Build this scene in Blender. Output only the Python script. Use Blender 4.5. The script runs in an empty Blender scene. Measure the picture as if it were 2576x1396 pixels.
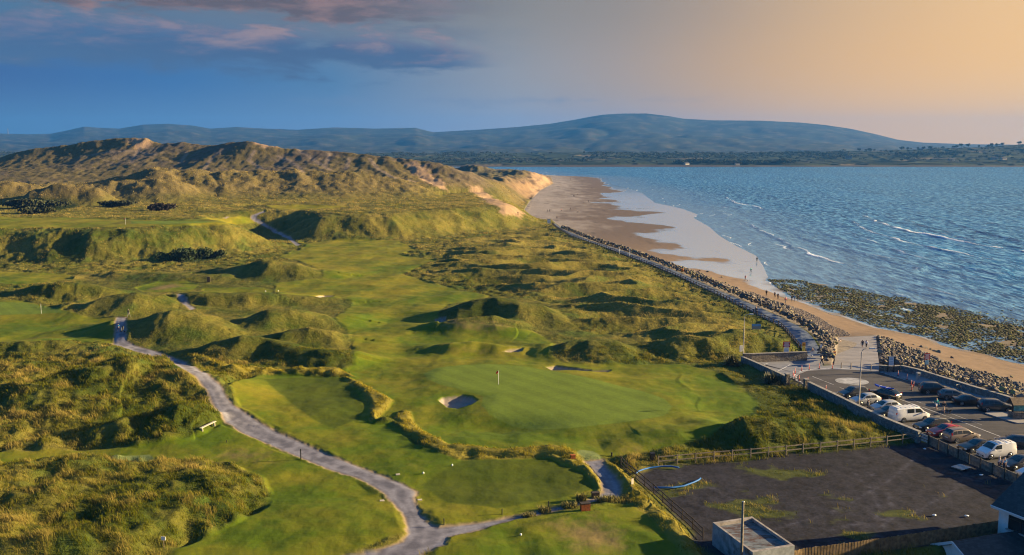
import bpy, bmesh, math, random
import numpy as np
from mathutils import Vector, Matrix, noise as mnoise

SC = bpy.context.scene
COL = SC.collection
R = math.radians
random.seed(7)
RNG = np.random.default_rng(11)

# ------------------------------------------------------------------ camera
CAMZ = 42.0                 # the drone hovers 42 m above the sea
FPX, CX, CY, HOR = 2404.0, 1288.0, 698.0, 369.0     # measured on a 2576 x 1396 view of the photograph
PITCH = math.atan((CY - HOR) / FPX)
cam_d = bpy.data.cameras.new('camera')
cam_d.sensor_width = 36.0
cam_d.lens = 36.0 * FPX / 2576.0
cam_d.clip_start = 1.0
cam_d.clip_end = 60000.0
cam = bpy.data.objects.new('camera', cam_d)
COL.objects.link(cam)
cam.location = (0, 0, CAMZ)
cam.rotation_euler = (math.pi / 2 - PITCH, 0, 0)
SC.camera = cam

# ------------------------------------------------------------------ exposure and sampling
SC.view_settings.view_transform = 'Standard'
SC.view_settings.look = 'None'
SC.view_settings.exposure = 2.0
SC.view_settings.gamma = 1.0
SC.render.engine = 'CYCLES'
SC.cycles.use_denoising = True
SC.cycles.filter_width = 1.15
SC.cycles.max_bounces = 5
SC.cycles.diffuse_bounces = 2
SC.cycles.glossy_bounces = 3
SC.cycles.transmission_bounces = 2
SC.cycles.volume_bounces = 0
SC.cycles.transparent_max_bounces = 8
SC.cycles.sample_clamp_indirect = 4.0

# ------------------------------------------------------------------ sun
SUN_EL, SUN_AZ = R(13.5), R(8.0)      # azimuth measured from +X towards +Y: low over the sea, to the right
sun_d = bpy.data.lights.new('sun', 'SUN')
sun_d.energy = 5.0
sun_d.angle = R(0.5)
sun_d.color = (1.0, 0.74, 0.38)
sun = bpy.data.objects.new('sun', sun_d)
COL.objects.link(sun)
sun.rotation_euler = (math.pi / 2 - SUN_EL, 0, SUN_AZ + math.pi / 2)
sun.location = (300, 60, 120)

# ------------------------------------------------------------------ node helpers
def lin(r, g, b):
    f = lambda c: (c / 12.92 if c <= 0.04045 else ((c + 0.055) / 1.055) ** 2.4)
    return (f(r / 255), f(g / 255), f(b / 255), 1.0)

class NT:
    def __init__(s, tree):
        s.t = tree; s.n = tree.nodes; s.l = tree.links
    def new(s, kind, **kw):
        n = s.n.new(kind)
        for k, v in kw.items():
            setattr(n, k, v)
        return n
    def link(s, a, b):
        s.l.new(a, b)
    def put(s, sock, val):
        if hasattr(val, 'is_output'):
            s.l.new(val, sock)
        else:
            sock.default_value = val
    def math(s, op, a, b=0.0, c=None, clamp=False):
        n = s.new('ShaderNodeMath', operation=op, use_clamp=clamp)
        s.put(n.inputs[0], a); s.put(n.inputs[1], b)
        if c is not None: s.put(n.inputs[2], c)
        return n.outputs[0]
    def smooth(s, x, a, b, lo=0.0, hi=1.0):
        n = s.new('ShaderNodeMapRange', interpolation_type='SMOOTHSTEP')
        s.put(n.inputs['Value'], x)
        n.inputs['From Min'].default_value = a; n.inputs['From Max'].default_value = b
        n.inputs['To Min'].default_value = lo; n.inputs['To Max'].default_value = hi
        return n.outputs[0]
    def mix(s, f, a, b, mode='MIX'):
        n = s.new('ShaderNodeMix', data_type='RGBA', blend_type=mode)
        s.put(n.inputs[0], f); s.put(n.inputs[6], a); s.put(n.inputs[7], b)
        return n.outputs[2]
    def ramp(s, f, stops):
        n = s.new('ShaderNodeValToRGB')
        s.put(n.inputs[0], f)
        e = n.color_ramp.elements
        e[0].position, e[0].color = stops[0]
        e[1].position, e[1].color = stops[-1]
        for p, c in stops[1:-1]:
            k = e.new(p); k.color = c
        return n.outputs[0]
    def noise(s, vec, scale, detail=3.0, rough=0.55, dist=0.0):
        n = s.new('ShaderNodeTexNoise')
        if vec is not None: s.put(n.inputs['Vector'], vec)
        n.inputs['Scale'].default_value = scale
        n.inputs['Detail'].default_value = detail
        n.inputs['Roughness'].default_value = rough
        n.inputs['Distortion'].default_value = dist
        return n.outputs[0]
    def mapping(s, vec, scale=(1, 1, 1), loc=(0, 0, 0), rot=(0, 0, 0)):
        n = s.new('ShaderNodeMapping')
        s.put(n.inputs[0], vec)
        n.inputs['Scale'].default_value = scale
        n.inputs['Location'].default_value = loc
        n.inputs['Rotation'].default_value = rot
        return n.outputs[0]

# ------------------------------------------------------------------ sky: Nishita sky with evening colour and cloud
world = bpy.data.worlds.new('World')
SC.world = world
world.use_nodes = True
W = NT(world.node_tree)
W.n.clear()
SKY_GAIN = 0.214
tc = W.new('ShaderNodeTexCoord').outputs['Generated']
sep = W.new('ShaderNodeSeparateXYZ'); W.link(tc, sep.inputs[0])
dx, dy, dz = sep.outputs
s01 = W.math('ADD', dx, 0.5, clamp=True)                     # -0.5 .. 0.5 of sideways direction to 0 .. 1
pos = lambda u: 0.5 + (u - CX) / math.hypot(u - CX, FPX)
P = [pos(u) for u in (0, 450, 850, 1288, 1800, 2250, 2576)]
hor = W.ramp(s01, list(zip(P, [lin(66, 124, 178), lin(88, 134, 186), lin(116, 146, 192), lin(162, 170, 197), lin(214, 170, 140), lin(245, 180, 92), lin(255, 186, 64)])))
mid = W.ramp(s01, list(zip(P, [lin(0, 78, 156), lin(8, 98, 172), lin(70, 120, 172), lin(160, 157, 164), lin(206, 162, 116), lin(238, 178, 96), lin(255, 192, 92)])))
top = W.ramp(s01, list(zip(P, [lin(60, 114, 152), lin(98, 116, 138), lin(124, 122, 124), lin(146, 138, 132), lin(172, 148, 128), lin(200, 168, 130), lin(224, 188, 138)])))
zen = W.ramp(s01, [(0.0, lin(34, 126, 200)), (0.5, lin(36, 130, 204)), (1.0, lin(70, 132, 186))])
c = W.mix(W.smooth(dz, 0.0, 0.07), hor, mid)
c = W.mix(W.smooth(dz, 0.06, 0.15), c, top)
c = W.mix(W.math('MULTIPLY', W.smooth(dx, 0.08, 0.5), W.smooth(dz, -0.02, 0.09, 0.95, 0.6)), c, (1.35, 0.74, 0.20, 1))
# clouds: two long banks in the left half of the view
cv = W.new('ShaderNodeCombineXYZ')
W.put(cv.inputs[0], W.math('MULTIPLY', dx, 9.0)); W.put(cv.inputs[1], W.math('MULTIPLY', dz, 34.0)); W.put(cv.inputs[2], dy)
n1 = W.noise(cv.outputs[0], 1.25, 8.0, 0.62, 0.35)
n2 = W.noise(W.mapping(cv.outputs[0], (2.2, 2.2, 1), (4, 2, 1)), 1.0, 5.0, 0.6)
nz = W.math('SUBTRACT', n1, 0.5)
veil = W.math('MULTIPLY', W.math('MULTIPLY', W.smooth(W.math('ADD', dz, W.math('MULTIPLY', nz, 0.05)), 0.07, 0.12), W.smooth(dx, -0.12, 0.05, 1.0, 0.0)), W.smooth(W.math('ADD', n2, W.math('MULTIPLY', nz, 0.8)), 0.36, 0.62, 0.15, 0.62))
c = W.mix(veil, c, lin(98, 106, 130))
fadeB = W.smooth(dx, -0.12, 0.02, 1.0, 0.0)
halfB = W.math('ADD', W.math('MULTIPLY', fadeB, 0.024), 0.006)
cenB = W.math('SUBTRACT', 0.096, W.math('MULTIPLY', W.math('ADD', dx, 0.3), 0.028))
rel = W.math('DIVIDE', W.math('SUBTRACT', dz, cenB), halfB)
dB = W.math('SUBTRACT', 1.0, W.math('ABSOLUTE', rel))
dB = W.math('ADD', dB, W.math('MULTIPLY', nz, 3.2))
mB = W.math('MULTIPLY', W.smooth(dB, 0.05, 0.65), W.smooth(dx, -0.08, 0.0, 1.0, 0.0))
mB = W.math('MULTIPLY', mB, 0.92)
colB = W.mix(W.smooth(W.math('ADD', rel, W.math('MULTIPLY', nz, 5.0)), -0.3, 1.5), lin(50, 82, 134), lin(172, 140, 142))
colB = W.mix(W.smooth(dx, -0.46, -0.2, 0.35, 0.0), colB, lin(52, 104, 158))
c = W.mix(mB, c, colB)
dA = W.math('ADD', W.math('MULTIPLY', W.math('SUBTRACT', dz, 0.121), 64.0), W.math('MULTIPLY', nz, 4.0))
dA = W.math('ADD', dA, W.smooth(dx, -0.47, -0.33, -0.9, 0.0))
mA = W.math('MULTIPLY', W.smooth(dA, 0.0, 0.6), W.smooth(dx, -0.2, 0.02, 0.95, 0.0))
c = W.mix(mA, c, W.mix(W.smooth(n2, 0.4, 0.7), lin(98, 76, 82), lin(158, 118, 112)))
# thin streaks low over the hills
dS = W.math('ADD', W.math('SUBTRACT', 1.0, W.math('ABSOLUTE', W.math('DIVIDE', W.math('SUBTRACT', dz, 0.047), 0.010))), W.math('MULTIPLY', nz, 5.0))
mS = W.math('MULTIPLY', W.smooth(dS, 0.55, 1.6), W.smooth(W.math('ABSOLUTE', W.math('ADD', dx, 0.03)), 0.08, 0.28, 0.5, 0.0))
c = W.mix(mS, c, lin(118, 132, 168))
c = W.mix(W.smooth(dz, 0.16, 0.5), c, zen)
c = W.mix(W.smooth(dy, -0.15, 0.45, 1.0, 0.0), c, W.mix(W.smooth(dx, 0.2, 0.95), lin(40, 122, 196), lin(206, 172, 138)))
nish = W.new('ShaderNodeTexSky', sky_type='NISHITA', sun_disc=False)
nish.sun_elevation = SUN_EL
nish.sun_rotation = math.pi / 2 - SUN_AZ
bg1 = W.new('ShaderNodeBackground'); W.link(nish.outputs[0], bg1.inputs[0]); bg1.inputs[1].default_value = 0.05
bg2 = W.new('ShaderNodeBackground'); W.link(c, bg2.inputs[0]); bg2.inputs[1].default_value = SKY_GAIN
mx = W.new('ShaderNodeMixShader'); mx.inputs[0].default_value = 0.93
W.link(bg1.outputs[0], mx.inputs[1]); W.link(bg2.outputs[0], mx.inputs[2])
out = W.new('ShaderNodeOutputWorld'); W.link(mx.outputs[0], out.inputs[0])

# ------------------------------------------------------------------ object helpers
def tag(o, label=None, cat=None, group=None, kind=None):
    if label: o['label'] = label
    if cat: o['category'] = cat
    if group: o['group'] = group
    if kind: o['kind'] = kind
    return o

def link(o, parent=None):
    COL.objects.link(o)
    if parent is not None: o.parent = parent
    return o

def empty(name, loc=(0, 0, 0), rz=0.0):
    o = bpy.data.objects.new(name, None)
    o.empty_display_size = 0.3
    o.location = loc; o.rotation_euler = (0, 0, rz)
    return link(o)

def mesh_obj(name, verts, faces, mat=None, parent=None, smooth=False):
    me = bpy.data.meshes.new(name)
    me.from_pydata([tuple(map(float, v)) for v in verts], [], [tuple(map(int, f)) for f in faces])
    if smooth:
        me.polygons.foreach_set('use_smooth', [True] * len(me.polygons))
    me.update()
    o = bpy.data.objects.new(name, me)
    if mat is not None:
        for m in (mat if isinstance(mat, (list, tuple)) else [mat]): me.materials.append(m)
    return link(o, parent)

def np_mesh(name, verts, quads, mat=None, attrs=None, smooth=True, parent=None):
    """Fast mesh from numpy: verts (n,3), quads (m,3 or 4)."""
    me = bpy.data.meshes.new(name)
    k = quads.shape[1]
    me.vertices.add(len(verts)); me.vertices.foreach_set('co', np.ascontiguousarray(verts, np.float32).ravel())
    me.loops.add(quads.size); me.loops.foreach_set('vertex_index', np.ascontiguousarray(quads, np.int32).ravel())
    me.polygons.add(len(quads))
    me.polygons.foreach_set('loop_start', np.arange(0, quads.size, k, dtype=np.int32))
    if smooth: me.polygons.foreach_set('use_smooth', np.ones(len(quads), dtype=bool))
    me.update(calc_edges=True)
    for nm, arr in (attrs or {}).items():
        if arr.ndim == 1:
            a = me.attributes.new(nm, 'FLOAT', 'POINT'); a.data.foreach_set('value', arr.astype(np.float32))
        else:
            a = me.attributes.new(nm, 'FLOAT_COLOR', 'POINT')
            rgba = np.ones((len(arr), 4), np.float32); rgba[:, :3] = arr
            a.data.foreach_set('color', rgba.ravel())
    if mat is not None: me.materials.append(mat)
    o = bpy.data.objects.new(name, me)
    return link(o, parent)

class MB:
    """collects boxes, tubes, prisms into one mesh"""
    def __init__(s): s.v = []; s.f = []
    def add(s, vs, fs):
        n = len(s.v); s.v += [tuple(v) for v in vs]; s.f += [tuple(i + n for i in f) for f in fs]
    def box(s, c, size, rz=0.0, taper=1.0, shift=(0, 0)):
        hx, hy, hz = size[0] / 2, size[1] / 2, size[2] / 2
        ca, sa = math.cos(rz), math.sin(rz)
        vs = []
        for z, k in ((-hz, 1.0), (hz, taper)):
            for x, y in ((-hx, -hy), (hx, -hy), (hx, hy), (-hx, hy)):
                x, y = x * k, y * k
                if z > 0: x += shift[0]; y += shift[1]
                vs.append((c[0] + x * ca - y * sa, c[1] + x * sa + y * ca, c[2] + z))
        s.add(vs, [(3, 2, 1, 0), (4, 5, 6, 7), (0, 1, 5, 4), (1, 2, 6, 5), (2, 3, 7, 6), (3, 0, 4, 7)])
    def beam(s, a, b, w, h):
        a, b = Vector(a), Vector(b); d = (b - a)
        if d.length < 1e-6: return
        d.normalize(); side = d.cross(Vector((0, 0, 1)))
        side = side.normalized() if side.length > 1e-4 else Vector((1, 0, 0))
        up = side.cross(d).normalized()
        vs = []
        for p in (a, b):
            for i, j in ((-1, -1), (1, -1), (1, 1), (-1, 1)):
                vs.append(p + side * (i * w / 2) + up * (j * h / 2))
        s.add(vs, [(3, 2, 1, 0), (4, 5, 6, 7), (0, 1, 5, 4), (1, 2, 6, 5), (2, 3, 7, 6), (3, 0, 4, 7)])
    def tube(s, pts, rad, n=8, cap=True):
        pts = [Vector(p) for p in pts]
        rads = rad if isinstance(rad, (list, tuple)) else [rad] * len(pts)
        base = len(s.v); ref = Vector((0, 0, 1))
        for i, p in enumerate(pts):
            d = (pts[min(i + 1, len(pts) - 1)] - pts[max(i - 1, 0)]).normalized()
            a = d.cross(ref)
            if a.length < 0.05: a = d.cross(Vector((1, 0, 0)))
            a.normalize(); b = d.cross(a).normalized()
            for k in range(n):
                t = 2 * math.pi * k / n
                s.v.append(tuple(p + (a * math.cos(t) + b * math.sin(t)) * rads[i]))
        for i in range(len(pts) - 1):
            for k in range(n):
                k2 = (k + 1) % n
                s.f.append((base + i * n + k, base + i * n + k2, base + (i + 1) * n + k2, base + (i + 1) * n + k))
        if cap:
            s.f.append(tuple(base + k for k in reversed(range(n))))
            s.f.append(tuple(base + (len(pts) - 1) * n + k for k in range(n)))
    def build(s, name, mat, parent=None, smooth=False):
        o = mesh_obj(name, s.v, s.f, mat, parent, smooth)
        bm = bmesh.new(); bm.from_mesh(o.data)
        bmesh.ops.recalc_face_normals(bm, faces=bm.faces)
        bm.to_mesh(o.data); bm.free()
        return o

def simple_mat(name, rgb, rough=0.8, metal=0.0, spec=0.3, var=0.12, scale=6.0, coat=0.0, dirt=None):
    m = bpy.data.materials.new(name); m.use_nodes = True
    t = NT(m.node_tree); b = t.n['Principled BSDF']
    co = t.new('ShaderNodeTexCoord').outputs['Object']
    n = t.noise(co, scale, 4.0, 0.6)
    dark = tuple(x * (1 - var) for x in rgb) + (1,)
    lite = tuple(min(1, x * (1 + var)) for x in rgb) + (1,)
    col = t.mix(t.smooth(n, 0.3, 0.7), dark, lite)
    if dirt is not None:
        n2 = t.noise(co, scale * 0.35, 5.0, 0.65)
        col = t.mix(t.smooth(n2, 0.5, 0.68), col, tuple(dirt) + (1,))
    t.link(col, b.inputs['Base Color'])
    b.inputs['Roughness'].default_value = rough
    b.inputs['Metallic'].default_value = metal
    b.inputs['Specular IOR Level'].default_value = spec
    b.inputs['Coat Weight'].default_value = coat
    b.inputs['Coat Roughness'].default_value = 0.08
    return m

# ------------------------------------------------------------------ from the photograph to the place
CP, SP = math.cos(PITCH), math.sin(PITCH)
def ray(u, v):
    x = (np.asarray(u, float) - CX) / FPX; y = (CY - np.asarray(v, float)) / FPX
    return x, CP + SP * y, -SP + CP * y
def gp(u, v, z=5.2):
    dx, dy, dz = ray(u, v)
    t = (z - CAMZ) / dz
    return np.stack([dx * t, dy * t], -1)
def at_y(u, v, Y):
    dx, dy, dz = ray(u, v)
    t = np.asarray(Y, float) / dy
    return np.stack([dx * t, dy * t, CAMZ + dz * t], -1)
def fy(v, z=5.2):
    """distance of the level z ground seen at row v"""
    dx, dy, dz = ray(CX, v)
    return float((z - CAMZ) / dz * dy)

def hash2(ix, iy, seed):
    h = (ix.astype(np.int64) * 374761393 + iy.astype(np.int64) * 668265263 + seed * 974634777) & 0xFFFFFFFF
    h = ((h ^ (h >> 13)) * 1274126177) & 0xFFFFFFFF
    return (h ^ (h >> 16)) & 0xFFFFFFFF
def pn(x, y, seed=0):
    x = np.asarray(x, float); y = np.asarray(y, float)
    ix = np.floor(x).astype(np.int64); iy = np.floor(y).astype(np.int64)
    fx = x - ix; fy_ = y - iy
    ux = fx * fx * fx * (fx * (fx * 6 - 15) + 10); uy = fy_ * fy_ * fy_ * (fy_ * (fy_ * 6 - 15) + 10)
    def g(a, b):
        an = hash2(ix + a, iy + b, seed) * (2 * math.pi / 4294967296.0)
        return np.cos(an) * (fx - a) + np.sin(an) * (fy_ - b)
    a = g(0, 0); b = g(1, 0); c = g(0, 1); d = g(1, 1)
    return 1.5 * ((a + (b - a) * ux) + ((c + (d - c) * ux) - (a + (b - a) * ux)) * uy)
def fbm(x, y, octv=4, seed=0, gain=0.5):
    s = 0; a = 1.0; n = 0
    for i in range(octv):
        s = s + a * pn(x * 2 ** i, y * 2 ** i, seed + i * 17); n += a; a *= gain
    return s / n
def sstep(a, b, x):
    t = np.clip((x - a) / (b - a), 0, 1)
    return t * t * (3 - 2 * t)
def seg_dist(X, Y, pts, closed=False, vals=None):
    """distance to a polyline; vals (k per point) are interpolated at the closest place"""
    pts = np.asarray(pts, float); n = len(pts)
    best = np.full(X.shape, 1e18); out = None
    if vals is not None:
        vals = np.asarray(vals, float); out = np.zeros(X.shape + (vals.shape[1],))
    for i in range(n if closed else n - 1):
        a = pts[i]; b = pts[(i + 1) % n]; ab = b - a; L = ab @ ab + 1e-12
        t = np.clip(((X - a[0]) * ab[0] + (Y - a[1]) * ab[1]) / L, 0, 1)
        d = (X - a[0] - t * ab[0]) ** 2 + (Y - a[1] - t * ab[1]) ** 2
        m = d < best
        best = np.where(m, d, best)
        if vals is not None:
            vv = vals[i] + (vals[(i + 1) % n] - vals[i]) * t[..., None]
            out[m] = vv[m]
    best = np.sqrt(best)
    return (best, out) if vals is not None else best
def inside(X, Y, pts):
    pts = np.asarray(pts, float); r = np.zeros(X.shape, bool)
    n = len(pts)
    for i in range(n):
        x1, y1 = pts[i]; x2, y2 = pts[(i + 1) % n]
        if y1 == y2: continue
        c = ((y1 > Y) != (y2 > Y)) & (X < (x2 - x1) * (Y - y1) / (y2 - y1) + x1)
        r ^= c
    return r
def sdist(X, Y, pts, pad=40.0):
    """signed distance to a polygon (positive inside), -pad outside its padded box"""
    pts = np.asarray(pts, float)
    lo = pts.min(0) - pad; hi = pts.max(0) + pad
    m = (X > lo[0]) & (X < hi[0]) & (Y > lo[1]) & (Y < hi[1])
    r = np.full(X.shape, -float(pad))
    x, y = X[m], Y[m]
    d = seg_dist(x, y, pts, True)
    r[m] = np.where(inside(x, y, pts), d, -d)
    return r
# ================================================================== TERRAIN
GZ = 5.2                                     # level of the links and the car park above the sea
cols = np.concatenate([np.arange(-0.92, -0.565, 0.007), np.arange(-0.565, 0.565, 0.00095), np.arange(0.565, 0.93, 0.007)])
rows = [58.0]
while rows[-1] < 1750:
    y = rows[-1]
    d = 0.9 if y < 84 else min(y * y * 1.9e-5, 0.0021 * y) if y < 700 else 0.0042 * y
    rows.append(y + d)
rows = np.array(rows)
NX, NY = len(cols), len(rows)
GX = rows[:, None] * cols[None, :]
GY = np.repeat(rows[:, None], NX, 1)

# ---- shore lines (plan, metres) ----
coast = np.vstack([gp(u, v, GZ) for u, v in [(2760, 1090), (2620, 1040), (2506, 1006), (2450, 989), (2366, 963), (2310, 945), (2270, 935), (2210, 932), (2211, 921), (2098, 919), (2064, 917), (2056, 898), (2061, 877), (2046, 851), (2029, 834), (2009, 821), (1955, 795), (1890, 766), (1836, 743), (1806, 731), (1759, 709), (1703, 684), (1634, 656), (1565, 631), (1482, 605), (1413, 576), (1397, 562)]])
foot = np.vstack([gp(u, v, 2.6) for u, v in [(1383, 560), (1309, 549), (1285, 540), (1319, 536), (1319, 525), (1332, 504), (1359, 477), (1391, 461), (1386, 447), (1375, 441), (1300, 430), (1130, 427)]])
toe = np.vstack([gp(u, v, 2.2) for u, v in [(2800, 1045), (2570, 963), (2505, 943), (2451, 931), (2408, 918), (2375, 909), (2354, 896), (2317, 881), (2278, 870), (2252, 857), (2204, 842), (2109, 849), (2074, 832), (2020, 797), (1987, 777), (1955, 762), (1869, 733), (1828, 716), (1786, 700), (1759, 687), (1717, 672), (1675, 661), (1634, 650), (1592, 638), (1551, 622), (1523, 613), (1482, 596), (1437, 585), (1402, 566)]])
water_edge = np.vstack([gp(u, v, 0.0) for u, v in [(2830, 985), (2576, 916), (2512, 901), (2462, 886), (2411, 877), (2360, 862), (2309, 844), (2259, 833), (2208, 825), (2167, 810), (2133, 798), (2083, 783), (2042, 766), (1998, 752), (1961, 732), (1936, 712), (1933, 698), (1919, 667), (1902, 643), (1878, 631), (1855, 620), (1828, 604), (1806, 590), (1786, 571), (1745, 548), (1756, 540), (1720, 526), (1687, 518), (1648, 510), (1615, 485), (1579, 474), (1548, 468), (1539, 466), (1522, 449), (1500, 446), (1451, 443), (1380, 441), (1300, 428), (1130, 424)]])
LAND = np.vstack([[[120, 45], [95, 75]], coast, foot, [[-900, 1600], [-1700, 1600], [-1700, 40]]])
BEACH = np.vstack([[[140, 60]], toe, foot, [[-300, 1900], [1800, 2600], [2000, 60]]])
sdL = sdist(GX, GY, LAND, 60)
sdB = sdist(GX, GY, BEACH, 60)
dW = np.minimum(seg_dist(GX, GY, water_edge), 400)
SEAP = np.vstack([[[400, 120]], water_edge, [[-300, 1900], [1800, 2600], [2000, 120]]])
sdW = np.where(inside(GX, GY, SEAP), -dW, dW)          # + landward of the water's edge
dT = seg_dist(GX, GY, np.vstack([toe, foot]))
beach_h = np.where(sdW > 0, 0.03 + 2.1 * (np.maximum(sdW, 0) / (np.abs(sdW) + dT + 1e-6)) ** 1.25, np.maximum(-0.035 * dW, -2.5))
band = np.clip(-sdL / (np.maximum(-sdL, 0) + np.maximum(-sdB, 0) + 1e-6), 0, 1)
H = np.where(sdL > 0, GZ, np.where(sdB > 0, beach_h, GZ + (2.15 - GZ) * band))

# ---- plateau of the far fairway, with the gully the path climbs ----
PL = np.vstack([gp(u, v, z) for u, v, z in [(-420, 664, 5.2), (0, 662, 5.2), (200, 666, 5.2), (420, 657, 5.2), (560, 643, 5.2), (690, 631, 5.2), (742, 618, 5.2), (712, 598, 8), (686, 580, 9.5), (660, 565, 11.5), (640, 548, 13), (668, 546, 13), (688, 562, 11), (722, 588, 8), (772, 607, 5.3), (900, 607, 5.2), (1030, 604, 5.2), (1150, 593, 5.2), (1260, 582, 5.2), (1385, 568, 5.2)]] + [foot[:9] + np.array([[-2.0, 1.0]]), [[-900, 1600], [-1700, 1600], [-1700, 300]]])
sdP = sdist(GX, GY, PL, 40)
plat = 9.3 * sstep(0, 23, sdP + 2.0 * pn(GX / 9, GY / 9, 5)) * (1 - 0.75 * sstep(-10, 40, GX)) * (1 - sstep(900, 1100, GY))
H = H + np.where(sdL > 0, np.nan_to_num(plat), 0)

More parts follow.
